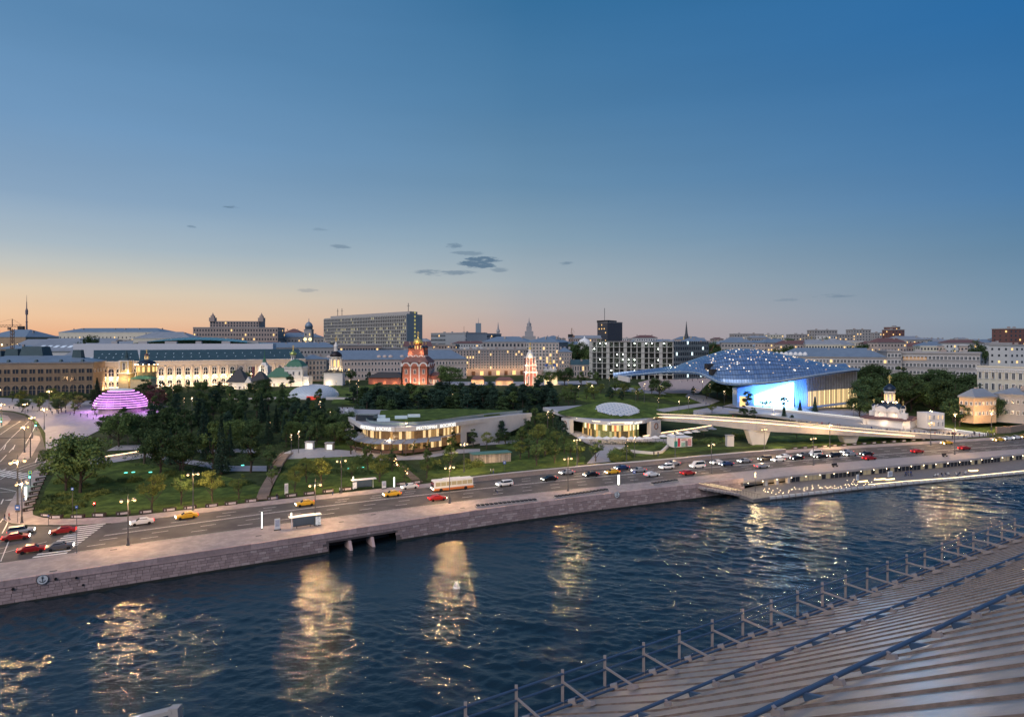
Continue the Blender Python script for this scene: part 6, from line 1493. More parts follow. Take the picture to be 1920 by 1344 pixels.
# green-domed church
t, c = church('green_domed_church', 'white church with green hipped roof and one green-gold onion dome', 554, 432, 9.5); k = 432/FL; z = lambda v: CZ-(v-HZ)*k
cbox(t, 'nave', c.x+.5, c.y, 9, z(687), 12, 11, 0, whitew)
for a, b in ring4(Vector((c.x+.5, c.y, 0)), 0, 12, 11): kokoshniks(t, a, b, z(690), 4, whitew, .4, whitew); facade(t, a, b, [z(702)], 3, 1.0, 2.2, 'rect', whitew, 0)
obj('nave_roof', MB().lathe((c.x+.5, c.y, z(687)), [(8.8, 0), (5, 3.4), (1.8, 4.8)], 4, a0=pi/4), greend, t); drum(t, (c.x-1.5, c.y, z(676)), 1.6, 3.6, 2.4, 3.8, whitew, ggold, 3.2, 6)
cbox(t, 'wing', c.x-9, c.y-2, 8, z(706), 15, 10, 0, whitew); obj('wing_roof', MB().box((c.x-9, c.y-2, z(706)+3), (17, 12, 6), 0, 0, .3), greend, t); facade(t, Vector((c.x-16, c.y-7)), Vector((c.x-2, c.y-7)), [10.2], 5, 1, 1.9, 'rect', whitew, .3); cbox(t, 'apse', c.x+8, c.y-1, 8, z(705), 5, 8, 0, whitew)
for a, b in ((-12, -10), (-5, -11), (2, -9), (7, -9), (10, -6)): uplight((c.x+a, c.y+b, 11), 420, (1, .74, .45))
t, c = church('belfry', 'slim white belfry with thin green spire left of the green-domed church', 496, 440, 10, 'bell tower'); k = 440/FL; z = lambda v: CZ-(v-HZ)*k
obj('body', MB().box((c.x, c.y, (9+z(686))/2), (6.5, 6, z(686)-9)), whitew, t); obj('tier', MB().box((c.x, c.y, (z(686)+z(679))/2), (4.5, 4.5, z(679)-z(686)), 0, 0, .5), whitew, t); obj('spire', MB().lathe((c.x, c.y, 0), [(1.5, z(679)), (.9, z(674)), (.35, z(669)), (.1, z(655))], 8), greend, t); facade(t, Vector((c.x-3.2, c.y-3)), Vector((c.x+3.2, c.y-3)), [z(697)], 1, 2.8, 5, 'arch', whitew, 0); uplight((c.x, c.y-6, z(700)), 420, (1, .75, .45)); uplight((c.x, c.y-5, z(690)), 160, (1, .75, .45))
# old court with steep dark roofs
t, c = church('old_court', 'old white house with steep dark roofs and purple chimney below the arcade right end', 468, 405, 9, 'house'); cbox(t, 'walls', c.x, c.y, 8, 14.5, 22, 10, .05, whitew)
for dx, w_, h_ in ((-6.5, 13, 8), (7, 11, 6.5)): obj('roof', MB().box((c.x+dx, c.y, 14.5+h_/2), (w_, 11.5, h_), .05, 0, .15), M['dark'], t)
obj('chimney', MB().box((c.x+2, c.y+1, 20), (1.4, 1.4, 8)), mat('purple_brick', (.16, .06, .08), .8), t); obj('gable', MB().add([(c.x-1, c.y-6, 14), (c.x+4, c.y-6, 14), (c.x+1.5, c.y-6, 18), (c.x-1, c.y-3, 14), (c.x+4, c.y-3, 14), (c.x+1.5, c.y-3, 18)], [(0, 1, 2), (0, 2, 5, 3), (1, 4, 5, 2), (3, 5, 4)]), whitew, t); facade(t, Vector((c.x-11, c.y-5.5)), Vector((c.x+11, c.y-4.5)), [10.2], 8, 1, 1.7, 'rect', whitew, .2)
for a in (-8, 0, 8): uplight((c.x+a, c.y-8, 10.5), 330, (1, .72, .42))
# churches before the arcade
t, c = church('domed_church', 'church with wide dark dome and small gold lantern before the floodlit arcade', 275, 388, 10); k = 388/FL; z = lambda v: CZ-(v-HZ)*k
obj('rotunda', MB().lathe((c.x, c.y, 0), [(5.3, 9), (5.3, z(686)), (5.7, z(685.5)), (5.7, z(684))], 20), mat('warm_church', (.62, .5, .3), .8), t, True)
for i in range(12):
    a = i*pi/6+.2
    if math.sin(a) < .3: obj('rotunda_window', MB().box((c.x+math.cos(a)*5.35, c.y+math.sin(a)*5.35, z(692)), (.25, 1.2, 3.0), a), M['glow'], t); obj('dome_lamp', MB().box((c.x+math.cos(a)*6.1, c.y+math.sin(a)*6.1, z(683)), (.3, .5, .3), a), M['facelamp'], t)
obj('dome', MB().lathe((c.x, c.y, 0), [(5.4, z(684)), (5.2, z(681)), (4.2, z(677.5)), (2.3, z(674.6)), (1.0, z(673.8))], 20), dkdome, t, True); drum(t, (c.x, c.y, z(674.5)), 1.05, 2.4, 1.1, 1.9, MATS['warm_church'], RB, 2, 4, M['glow']); cbox(t, 'portico', c.x+1, c.y-5, 9, z(709), 12, 7, 0, MATS['warm_church']); obj('portico_roof', MB().box((c.x+1, c.y-5, z(709)+.9), (13, 8, 1.8), 0, 0, .5), greend, t)
for a, b in ((-7, -8), (-3, -11.5), (5, -11.5), (9, -9)): uplight((c.x+a, c.y+b, z(703) if abs(a) < 6 else z(696)), 200, (1, .65, .25))
t, c = church('church_belfry', 'golden lit square belfry with dark spire left of the wide dark dome', 237, 384, 10, 'bell tower'); k = 384/FL; z = lambda v: CZ-(v-HZ)*k
cbox(t, 'shaft', c.x, c.y, 9, z(700), 6, 6, 0, MATS['warm_church']); cbox(t, 'bell_stage', c.x, c.y, z(700), z(677), 4.4, 4.4, 0, MATS['warm_church']); obj('stage_cornice', MB().box((c.x, c.y, z(676.5)), (5.8, 5.8, .6)).box((c.x, c.y, z(699.5)), (7, 7, .7)), whitew, t)
for a in (-2.6, 2.6): 
    for b in (-2.6, 2.6): obj('column', MB().lathe((c.x+a, c.y+b, 0), [(.42, z(699)), (.36, z(677))], 8), whitew, t)
facade(t, Vector((c.x-2, c.y-2.25)), Vector((c.x+2, c.y-2.25)), [z(694)], 1, 1.7, 4.6, 'arch', whitew, 0); obj('spire', MB().lathe((c.x, c.y, 0), [(2.8, z(676)), (1.9, z(672)), (1.1, z(671)), (1.0, z(666)), (.2, z(657))], 8), M['roofdark'], t)
for a, b in ((0, -5), (-4, -3), (4, -3)): uplight((c.x+a, c.y+b, z(697)), 200, (1, .62, .22)); uplight((c.x+a, c.y+b, z(711)), 300, (1, .62, .25))
# pink bell tower and the little five-domed church
t, c = church('pink_bell_tower', 'slender pink and white tiered bell tower with gold tip behind the pine belt', 994, 430, 10, 'bell tower'); k = 430/FL; z = lambda v: CZ-(v-HZ)*k
pinkw = mat('pink_church', (.52, .2, .15), .8)
for (va, vb, w_) in ((722, 698, 7.4), (697, 685, 6.8), (684, 670, 6.0)):
    cbox(t, 'tier', c.x, c.y, z(va), z(vb), w_, w_, .15, pinkw); obj('tier_cornice', MB().box((c.x, c.y, z(vb)+.1), (w_+1.1, w_+1.1, .7), .15), whitew, t)
    for a in (-.5, -.17, .17, .5): p = sidept(c, .15, a*w_, -w_/2-.1); obj('column', MB().box((p.x, p.y, (z(va)+z(vb))/2), (.5, .5, z(vb)-z(va)-.3), .15), whitew, t)
    p0, p1 = sidept(c, .15, -w_/2, -w_/2-.05), sidept(c, .15, w_/2, -w_/2-.05); facade(t, p0, p1, [z(va)+1.0], 2, 1.2, (z(vb)-z(va))*.62, 'arch', whitew, 0)
obj('upper_drum', MB().lathe((c.x, c.y, 0), [(2.8, z(669)), (2.0, z(662)), (1.1, z(660)), (1.0, z(655))], 8), whitew, t); mb = MB(); onion(mb, (c.x, c.y, z(655)), 1.1, 2.2); cross(mb, (c.x, c.y, z(655)+2.1), 2.6); obj('gold_dome', mb, M['gold'], t)
for zz_ in (z(719), z(697), z(683)):
    for a in (-3, 3): uplight((c.x+a, c.y-6, zz_), 420, (1, .66, .4))
uplight((c.x, c.y-4.2, z(668)), 200, (1, .66, .3))
t, c = church('blue_domed_church', 'small church with gold and blue domes right of the pink bell tower', 1032, 445, 10); k = 445/FL; z = lambda v: CZ-(v-HZ)*k
cbox(t, 'nave', c.x, c.y, 9, z(692), 9, 8, 0, whitew); drum(t, (c.x, c.y, z(692)), 1.2, 3.2, 1.5, 2.6, whitew, M['gold'], 2.4, 4)
for a in (-3, 3): drum(t, (c.x+a, c.y-2, z(692)), .8, 2, 1.1, 1.9, whitew, mat('blue_dome', (.05, .12, .4), .4, metal=.4, var=0), 1.6, 4)
for a in (-3, 3): uplight((c.x+a, c.y-7, 12), 420, (1, .7, .35))
for (u, v, w_, lab) in ((896, 716, 9, 'small peach-lit chapel house left of the two behind the pine belt'), (946, 718, 12, 'small peach-lit gabled house behind the pine belt'), (716, 715, 16, 'low white house with dark steep roof left of the red church')):
    c = G(u, v+4); t = thing('small_house', c, lab, 'house'); cbox(t, 'walls', c.x, c.y, c.z-1, c.z+3.2, w_, 6, 0, MATS['peach_plaster'] if w_ < 15 else whitew); obj('roof', MB().box((c.x, c.y, c.z+4.4), (w_+1, 7, 2.4), 0, 0, .55), M['dark'] if w_ > 15 else RB, t)
    for a in (-.3, .3): uplight((c.x+a*w_, c.y-5, c.z+1.5), 260, (1, .62, .3))

# ================================================================== PARK BUILDINGS
# purple lit dome
c = G(227, 771); t = thing('light_dome', c, 'round pavilion dome of glowing purple-pink rings on the plaza', 'pavilion'); r0 = px2m(45, c.y)
obj('base_drum', MB().lathe(c, [(r0*.8, -1), (r0*.8, 2.0)], 32), M['greyst'], t); obj('glass_wall', MB().lathe(c+Vector((0, 0, 2)), [(r0*.7, 0), (r0*.7, 1.6)], 32), M['glass'], t)
purp = emis('purple_ring_light', (.84, .30, 1.0), 2.2, True); whp = emis('pink_white_core', (1.0, .55, 1.0), 2.6, False)
H_ = px2m(36, c.y); N_ = 8
for i in range(N_):
    f = i/(N_-1)*.86; rr = r0*math.cos(math.asin(min(1, f*1.02))); z_ = c.z+2.4+f*H_*.92
    obj('light_ring', MB().lathe((c.x, c.y, z_), [(rr, 0), (rr+.1, .1), (rr, .3), (rr-.25, .3), (rr-.25, 0), (rr, 0)], 40, cap=False), purp, t); obj('ring_core', MB().lathe((c.x, c.y, z_+.13), [(rr+.12, 0), (rr+.12, .09)], 40, cap=False), whp, t)
mb = MB()
for k in range(24):
    a = k*pi/12
    for i in range(N_-1):
        f0, f1 = i/(N_-1)*.86, (i+1)/(N_-1)*.86; ra, rb = [r0*math.cos(math.asin(min(1, f*1.02)))-.3 for f in (f0, f1)]
        mb.tube((c.x+ra*math.cos(a), c.y+ra*math.sin(a), c.z+2.4+f0*H_*.92), (c.x+rb*math.cos(a), c.y+rb*math.sin(a), c.z+2.4+f1*H_*.92), .12, 4)
obj('ribs', mb, mat('rib_violet', (.25, .2, .3), .5, metal=.3), t, kind='stuff'); obj('top_cap', MB().lathe((c.x, c.y, c.z+2.5+H_*.82), [(r0*.46, 0), (r0*.4, .5), (.3, .9)], 24), M['white'], t)
obj('dome_skin', MB().lathe((c.x, c.y, c.z+2.3), [(r0*math.cos(a)-.55, H_*.9*math.sin(a)) for a in np.linspace(0, 1.1, 8)], 32, cap=False), mat('dome_glass', (.10, .06, .16), .2, var=0), t)
light('dome_glow', 'POINT', (c.x, c.y-r0-2, c.z+5), 2600, (.8, .3, 1), 2); light('dome_glow', 'POINT', (c.x+r0+3, c.y-2, c.z+4), 1500, (.8, .25, 1), 1.5); light('dome_glow', 'POINT', (c.x-r0-3, c.y-2, c.z+4), 1500, (.8, .3, 1), 1.5)
# white glazed dome
c = G(576, 748); t = thing('glazed_dome', c, 'large pale glazed dome with diamond panes rising among the trees', 'pavilion'); rx, ry, hh = px2m(47, c.y), 14, px2m(23, c.y)
rows = [[(c.x+rx*math.cos(a)*math.cos(e_), c.y+12+ry*math.sin(a)*math.cos(e_), c.z+.5+hh*math.sin(e_)) for a in np.linspace(0, 2*pi, 37)] for e_ in np.linspace(0, pi/2*.99, 10)]
obj('glass_shell', MB().grid(rows), mat('pale_dome_glass', (.42, .50, .58), .25, metal=.1, var=.12, scale=.5, emit=(.75, .85, 1), es=.06), t); mb = MB()
for j in range(9):
    for i in range(36):
        mb.tube(rows[j][i], rows[j+1][i+1], .09, 4)
        if j < 9: mb.tube(rows[j][i+1], rows[j+1][i], .09, 4)
obj('glazing_bars', mb, M['conc'], t, kind='stuff'); obj('plinth', MB().lathe((c.x, c.y+12, c.z-2), [(rx*1.03, 0), (rx*1.03, 2.5)], 36, sy=ry/rx), M['conc'], t); obj('red_banner', MB().box((c.x+4, c.y-2.5, c.z+.6), (7, .3, 2.2)), mat('banner_red', (.5, .03, .03), .6, emit=(1, .1, .05), es=.5), t)
for dx in (-20, 18): obj('ramp_wall', MB().beam(Vector((c.x+dx*2.2, c.y-1, c.z-.4)), Vector((c.x+dx*.6, c.y-2, c.z+.6)), 1.0, 1.4), M['conc'], t)
# riverside restaurant
RE = [(-72, 279), (-66, 255), (-59, 240), (-52.8, 226), (-46.9, 220.8), (-40, 219.5), (-33.4, 221.5), (-25, 228), (-18, 237), (-6.4, 250), (7.7, 262.8)]
t = thing('riverside_restaurant', (-38, 232, 2), 'curved concrete restaurant pavilion with lit glass fronts, lettering and grass roof', 'restaurant')
cen = Vector((-30, 262))
def inset(p, k): v = (cen-Vector(p)); return Vector(p)+v.normalized()*k
for a, b in zip(RE[:-1], RE[1:]):
    A, B = Vector((*a, 9.9)), Vector((*b, 9.9)); obj('roof_edge', MB().beam(A, B, 1.2, 1.5), M['conc'], t)
    i0, i1 = inset(a, 3.4), inset(b, 3.4); q = MB().beam((i0.x, i0.y, 12.2-.9), (i1.x, i1.y, 12.2-.9), .06, 1.0); obj('glass_balustrade', q, mat('balustrade_glass', (.2, .27, .3), .15, var=0), t)
obj('roof_terrace', MB().prism([p for p in RE], 9.3, 10.55), M['plaza'], t)
obj('grass_roof', MB().prism([(-50, 240), (-38, 234), (-22, 240), (-5, 255), (2, 268), (-30, 275), (-55, 268)], 10.4, 11.2), M['grass'], t)
for (u, v) in ((711, 783), (719, 789), (752, 784), (776, 781)): p = Pz(u, v, 11.3); obj('rooflight', MB().box((p.x, p.y, 11.7), (4.6, 2.8, .9), .2), mat('rooflight_glass', (.5, .6, .66), .2, var=0, emit=(.8, .95, 1), es=.12), t)
obj('roof_cabin', MB().box((-54, 238, 11.8), (7, 4, 2.2), -.2), M['glass'], t)
glow2 = mat('interior_amber', (.16, .09, .04), .35, var=.9, scale=1.8, emit=(1, .58, .22), es=.32); glow4 = mat('interior_bright', (.3, .2, .08), .35, var=.9, scale=1.8, emit=(1, .72, .36), es=.95); glow3 = mat('interior_dim', (.06, .045, .03), .4, var=.9, scale=.8, emit=(1, .5, .2), es=.12)
for k, (a, b) in enumerate(zip(RE[2:-2], RE[3:-1])):
    a, b = inset(a, 3.0), inset(b, 3.0); n = max(3, int((b-a).length/1.05))
    for lv, (z0, z1) in enumerate(((2.2, 5.3), (5.9, 8.6))):
        for i in range(n):
            p, q = a.lerp(b, (i+.04)/n), a.lerp(b, (i+.96)/n); m = rnd.choice([glow2, glow4, glow4, glow3, glow3] if lv == 1 else [glow2, glow3, glow3, glow3, glow3, glow4])
            obj('glass_panel', MB().beam((p.x, p.y, (z0+z1)/2), (q.x, q.y, (z0+z1)/2), .1, z1-z0), m, t)
    obj('floor_band', MB().beam((a.x, a.y, 5.6), (b.x, b.y, 5.6), .8, .5), M['conc'], t)
for k, (a, b) in enumerate(zip(RE[2:7], RE[3:8])):
    for s in (0, .5):
        A = Vector(a).lerp(Vector(b), s+.03); B = Vector(a).lerp(Vector(b), s+.47); A2, B2 = inset(tuple(A), -3.4), inset(tuple(B), -3.4)
        A, B = inset(tuple(A), 1.6), inset(tuple(B), 1.6)
        obj('awning', MB().add([(A.x, A.y, 6.2), (B.x, B.y, 6.2), (B2.x, B2.y, 5.4), (A2.x, A2.y, 5.4), (A.x, A.y, 6.05), (B.x, B.y, 6.05), (B2.x, B2.y, 5.2), (A2.x, A2.y, 5.2)], [(3, 2, 1, 0), (4, 5, 6, 7), (0, 1, 5, 4), (1, 2, 6, 5), (2, 3, 7, 6), (3, 0, 4, 7)]), mat('awning_grey', (.26, .28, .33), .7, var=.1), t)
        obj('awning_post', MB().tube((A2.x, A2.y, 1.5), (A2.x, A2.y, 5.3), .12, 6), M['dark'], t); obj('terrace_rail', MB().beam((A2.x, A2.y, 2.6), (B2.x, B2.y, 2.6), .08, 1.0), mat('terrace_rail', (.12, .07, .05), .7), t)
        light('terrace_light', 'POINT', ((A2.x+A.x)/2, (A2.y+A.y)/2, 4.6), 60, (1, .6, .25), .2)
A, B = Vector((-19, 238)), Vector((6.5, 262))
obj('side_wall', MB().add([(-19, 236.5, 1), (-8, 247, 1.5), (7.6, 262.4, 7.0), (7.6, 262.4, 9.2), (-6.4, 249.8, 9.2), (-19, 236.5, 9.2), (-19, 238, 1), (7.6, 264, 7), (7.6, 264, 9.2), (-19, 238, 9.2)], [(0, 1, 2, 3, 4, 5), (9, 8, 7, 6), (0, 5, 9, 6), (3, 2, 7, 8), (5, 4, 3, 8, 9)]), M['conc'], t); obj('side_door', MB().box((-16, 239.0, 4), (2.0, .5, 4.4), .76), M['dark'], t)
obj('left_wall', MB().beam((-60, 241, 6), (-72, 278, 8.5), 1.0, 4.2), M['conc'], t)
def lettering(txt, p, q, h, m, par):
    "flat metal letters standing on a band from p to q"
    cu = bpy.data.curves.new('sign_lettering', 'FONT'); cu.body = txt; cu.size = h; cu.extrude = .06; cu.offset = .0; cu.materials.append(m)
    o = bpy.data.objects.new('sign_lettering', cu); COL.objects.link(o); bpy.context.view_layer.update(); w = o.dimensions.x
    p, q = Vector(p), Vector(q); d = q-p; L_ = math.hypot(d.x, d.y); rz = math.atan2(d.y, d.x)
    me = bpy.data.meshes.new_from_object(o.evaluated_get(bpy.context.evaluated_depsgraph_get())); bpy.data.objects.remove(o); me.materials.clear(); me.materials.append(m)
    o = bpy.data.objects.new('sign_lettering', me); COL.objects.link(o); o.scale = (L_/max(w, .1), 1, 1); o.rotation_euler = (R(90), 0, rz); o.parent = par; o.location = p-wl(par); return o
sgn = emis('sign_white_light', (1, .97, .9), 1.6, False)
lettering('РЕСТОРАН', (-53.2, 224.9, 9.5), (-47.3, 219.9, 9.5), 1.5, sgn, t); lettering('ВОСХОД', (-46.6, 219.7, 9.5), (-41.4, 218.6, 9.5), 1.5, sgn, t)
lettering('РЕСТОРАН', (-33.0, 220.6, 9.5), (-26.6, 225.6, 9.5), 1.5, sgn, t); lettering('ВОСХОД', (-25.4, 226.4, 9.5), (-20.6, 232.4, 9.5), 1.5, sgn, t)
for x, y in ((-50, 219), (-40, 213), (-30, 217), (-22, 226)): light('terrace_light', 'POINT', (x, y, 4), 90, (1, .62, .3), .3)
# food hall under the green mound
t = thing('food_hall', (43, 262, 2), 'glazed food hall with colourful glow curving under a green mound with skylight', 'food hall')
FE = [(16, 306), (20.8, 290), (24, 277), (27.5, 266), (33, 257), (39.5, 252.5), (47, 253.5), (53, 259), (59, 269)]; cen = Vector((43, 285))
mb = MB()
for (a, b) in zip(FE[:-1], FE[1:]): obj('roof_edge', MB().beam((*a, 7.8), (*b, 7.8), 2.6, 1.5), M['conc'], t)
obj('roof_walk', MB().prism([*FE, (62, 300), (40, 318)], 7.2, 8.62), M['plaza'], t)
rows = []
for j in range(13):
    f = j/12; rows.append([(43+25*f*math.cos(a)*(1 if math.cos(a) > 0 else .92), 281+22*f*math.sin(a), 8.65+4.6*(1-f*f)**1.3) for a in np.linspace(0, 2*pi, 41)])
obj('green_mound', MB().grid(rows, 0, True), M['grass'], t, True)
sky_c = Vector((44.5, 270)); rows = []
def mound(x, y):
    f2 = ((x-43)/24)**2+((y-281)/22)**2; return 8.65+4.6*max(0, 1-f2)**1.3
N2 = 14; G2 = {}
for i in range(-N2, N2+1):
    for j in range(-N2, N2+1):
        x, y = i/N2*1.0, j/N2
        if x*x+y*y <= 1.02: px_, py_ = sky_c.x+9.4*x, sky_c.y+8.4*y; G2[(i, j)] = (px_, py_, mound(px_, py_)+.25+.9*(1-x*x-y*y))
mb = MB(); idx = {k: n for n, k in enumerate(G2)}; mb.add(list(G2.values()), [(idx[(i, j)], idx[(i+1, j)], idx[(i+1, j+1)], idx[(i, j+1)]) for (i, j) in G2 if (i+1, j) in G2 and (i+1, j+1) in G2 and (i, j+1) in G2]); obj('skylight', mb, mat('skylight_glass', (.30, .37, .45), .3, metal=.1, var=.15, scale=.6, emit=(.7, .8, 1), es=.05), t)
mb = MB()
for (i, j) in G2:
    if (i+j) % 4 == 0 and (i+1, j+1) in G2: mb.tube(G2[(i, j)], G2[(i+1, j+1)], .09, 4)
    if (i-j) % 4 == 0 and (i+1, j-1) in G2: mb.tube(G2[(i, j)], G2[(i+1, j-1)], .09, 4)
    elif (i+j+1) % 4 == 0 and (i+1, j+1) in G2 and (i+j) % 4 != 0: pass
for (i, j) in G2:
    for di, dj in ((1, 1), (1, -1)):
        s_ = (i-j) if di == dj else (i+j)
        if s_ % 4 == 0 and (i+di, j+dj) in G2: mb.tube(G2[(i, j)], G2[(i+di, j+dj)], .1, 4)
obj('skylight_bars', mb, M['white'], t, kind='stuff')
GLC = [((1, .6, .2), .9), ((1, .72, .3), 1.5), ((1, .25, .1), 1.0), ((.4, .5, .15), .35), ((.8, .8, .4), .7), ((.1, .16, .08), .15), ((1, .8, .45), 2.2)]
gm = [mat('food_hall_glow%s' % 'abcdefg'[i], (.1, .07, .04), .4, var=.8, scale=1.6, emit=c_, es=e_*.8) for i, (c_, e_) in enumerate(GLC)]
for a, b in zip(FE[3:-2], FE[4:-1]):
    a, b = Vector(a)+(cen-Vector(a)).normalized()*3.2, Vector(b)+(cen-Vector(b)).normalized()*3.2; n = max(3, int((b-a).length/.95))
    for (z0, z1) in ((1.2, 4.0), (4.1, 6.9)):
        for i in range(n):
            p, q = a.lerp(b, (i+.04)/n), a.lerp(b, (i+.96)/n); m = gm[rnd.choice([0, 1, 1, 2, 3, 3, 4, 5, 5, 6] if z1 > 5 else [3, 3, 5, 5, 5, 0, 4])]
            obj('glass_panel', MB().beam((p.x, p.y, (z0+z1)/2), (q.x, q.y, (z0+z1)/2), .1, z1-z0), m, t)
for (x, y, rz) in ((23.4, 270.6, -1.15), (58.5, 263.8, .75)):
    obj('pier_wall', MB().box((x, y, 4.2), (7, 2, 6.4), rz), M['conc'], t); nn = Vector((math.sin(rz), -math.cos(rz))); mb = MB(); 
    for i in range(12):
        a0, a1 = i*pi/6, (i+1)*pi/6; o_ = Vector((x, y))+nn*1.1; tx = Vector((math.cos(rz), math.sin(rz)))
        p, q = o_+tx*1.2*math.cos(a0), o_+tx*1.2*math.cos(a1); mb.beam((p.x, p.y, 5.2+1.2*math.sin(a0)), (q.x, q.y, 5.2+1.2*math.sin(a1)), .3, .3)
    obj('round_emblem', mb, mat('emblem_brown', (.2, .1, .08), .6), t)
lettering('ГАСТРОНОМИЧЕСКИЙ', (37.6, 251.6, 7.4), (47.6, 252.0, 7.4), .95, sgn, t); lettering('ЦЕНТР', (48.4, 252.8, 7.4), (52.0, 256.0, 7.4), .95, sgn, t)
mb = MB()
for a, b in zip(FE[3:], FE[4:]): a_, b_ = Vector(a)+(Vector(a)-cen).normalized()*1.35, Vector(b)+(Vector(b)-cen).normalized()*1.35; mb.beam((a_.x, a_.y, 8.2), (b_.x, b_.y, 8.2), .08, .1)
obj('edge_strip', mb, M['stripe'], t)
for k in range(7): f = 3+k*.62; a = Vector(FE[int(f)]).lerp(Vector(FE[int(f)+1]), f % 1)+Vector((0, -2.5)); light('hall_light', 'POINT', (a.x, a.y, 4.4), 160, (1, .68, .3), .3)
def make_parasol():
    t = thing('parasol', (0, 0, 0), 'x', 'parasol'); lobj('pole', MB().tube((0, 0, 0), (0, 0, 2.6), .06, 6), M['steel'], t); lobj('canopy', MB().lathe((0, 0, 2.3), [(1.9, 0), (1.85, .12), (.9, .5), (.05, .85)], 8), M['white'], t); return t
pr = make_parasol()
for i in range(17):
    u = 1092+i*15.2; v = 832-.0*i if i < 8 else 831-(i-8)*1.6
    p = Pz(u, v-2, 1.2) if i < 9 else Pz(u, 826-(i-9)*2.2, 1.6)
    place(pr, USED, (p.x, p.y, hgt(p.x, p.y)+.2), 0, 1.0, ordn(i+1)+' white parasol from left in the row before the glazed food hall', 'parasols before the food hall')
obj_h = thing('hedge', G(1160, 832), 'clipped dark hedge row below the food hall terrace', 'hedge')

# the glass shell of the concert hall
PH = [(1150, 705.5, 704.5, 402, 2), (1200, 701, 699.5, 395, 6), (1245, 697.5, 694, 388, 16), (1270, 696.5, 689, 380, 30), (1292, 697, 681, 368, 42), (1310, 699, 675, 358, 52), (1330, 707, 669, 350, 57), (1348, 715, 664.5, 343, 60), (1372, 718.5, 657.5, 339, 62), (1400, 719, 654.5, 337, 63), (1430, 717.5, 654.5, 336, 62), (1465, 713.5, 659, 336, 60), (1500, 708, 667, 338, 56), (1535, 702, 674.5, 341, 50), (1565, 697.5, 681, 344, 44), (1590, 694.5, 687, 347, 38), (1612, 692, 690.5, 350, 30)]
t = thing('concert_hall', (130, 350, 4), 'concert hall under a great curved blue glass shell sprinkled with lights', 'concert hall')
us = [p[0] for p in PH]; itp = [curve([(p[0], p[k]) for p in PH]) for k in range(1, 5)]
def shell(u, b, lift=0.):
    vf, vc, df, dp = [float(f(u)) for f in itp]; zf = CZ-(vf-HZ)*df/FL; zc = CZ-(vc-HZ)*(df+dp*.5)/FL
    y = df+dp*b; x = (u-960)*df/FL+(dp*b)*(u-960)/FL*.5; z = zf+(max(zc-zf, .2))*math.sin(pi*min(1, b))**.75 if b > 0 else zf
    if b > .5: zb_ = zf+2; z = zb_+(zc-zb_)*math.sin(pi*b)**.8
    return Vector((x, y, z+lift))
UU = np.linspace(1150, 1612, 93); BB = [0, .02, .05, .09, .14, .19, .25, .31, .38, .45, .52, .6, .7, .8, .9, 1.0]
obj('shell_underlay', MB().grid([[shell(u, b, -.12) for u in UU] for b in BB]), mat('shell_steel', (.06, .10, .18), .4, metal=.4, var=0), t)
mb = MB()
for i in range(len(UU)-1):
    for j in range(len(BB)-1):
        u0, u1, b0, b1 = UU[i], UU[i+1], BB[j], BB[j+1]; q = [shell(u0, b0), shell(u1, b0), shell(u1, b1), shell(u0, b1)]; c_ = sum(q, Vector())/4
        mb.add([c_+(p-c_)*.88+Vector((0, 0, .12)) for p in q], [(0, 1, 2, 3)], rnd.choice([0, 0, 0, 1, 2]))
obj('glass_panels', mb, [mat('shell_blue', (.22, .34, .54), .22, metal=.5, var=.15, scale=.3), mat('shell_blue_light', (.28, .40, .58), .22, metal=.5, var=.1), mat('shell_blue_deep', (.17, .29, .50), .25, metal=.5, var=.1)], t, kind='stuff')
mb = MB(); e_ = [shell(u, 0, 0) for u in UU]
for a, b in zip(e_[:-1], e_[1:]): mb.beam(a, b, .5, .7)
obj('shell_rim', mb, mat('rim_blue', (.3, .42, .6), .35, metal=.3), t)
obj('soffit', MB().grid([[shell(u, b, -1.0-b*0) if b < .05 else Vector((shell(u, b).x, shell(u, b).y, shell(u, 0).z-.8)) for u in UU] for b in (0, .03, .3, .6, .98)]), mat('soffit_blue', (.14, .24, .42), .5), t)
mb = MB(); m2 = MB()
for k in range(105):
    b = rnd.uniform(.04, .47); u = rnd.gauss(1425, 75)
    if not 1270 < u < 1600: continue
    p = shell(u, b, .32); (mb if rnd.random() < .7 else m2).box(p, (.62, .26, .14), .2)
obj('shell_lamps', mb, emis('shell_warm', (1, .68, .45), 1.6, False), t, kind='stuff'); obj('shell_lamps_bright', m2, emis('shell_bright', (1, .78, .55), 5, False), t, kind='stuff')
for (u, b) in ((1333, .12), (1338, .05)): p = shell(u, b, .8); obj('roof_hatch', MB().box(p, (4.0 if u < 1335 else 3, 3, 3), .3), M['dark'], t)
def wallpt(u, v, d): return Pd(u, d, v)
GZ = 3.6
def zu(u): return shell(u, 0).z-.6
D1 = 352
def wp(u, d=None): d = d or (D1+(u-1450)*.02); return Vector(((u-960)*d/FL, d, 0))
bluew = mat('blue_light_tint', (.30, .48, .78), .5, var=.05)  # blue light put into the colour of the hall front
for i in range(12):      # ribbed panels right of the screen
    u0, u1 = 1490+i*2.0, 1491.7+i*2.0; a, b = wp(u0), wp(u1); obj('facade_panel', MB().beam((a.x, a.y+.2*(i % 2), (GZ+zu(u0))/2), (b.x, b.y+.2*(i % 2), (GZ+zu(u1))/2), .4, zu(u0)-GZ), bluew, t)
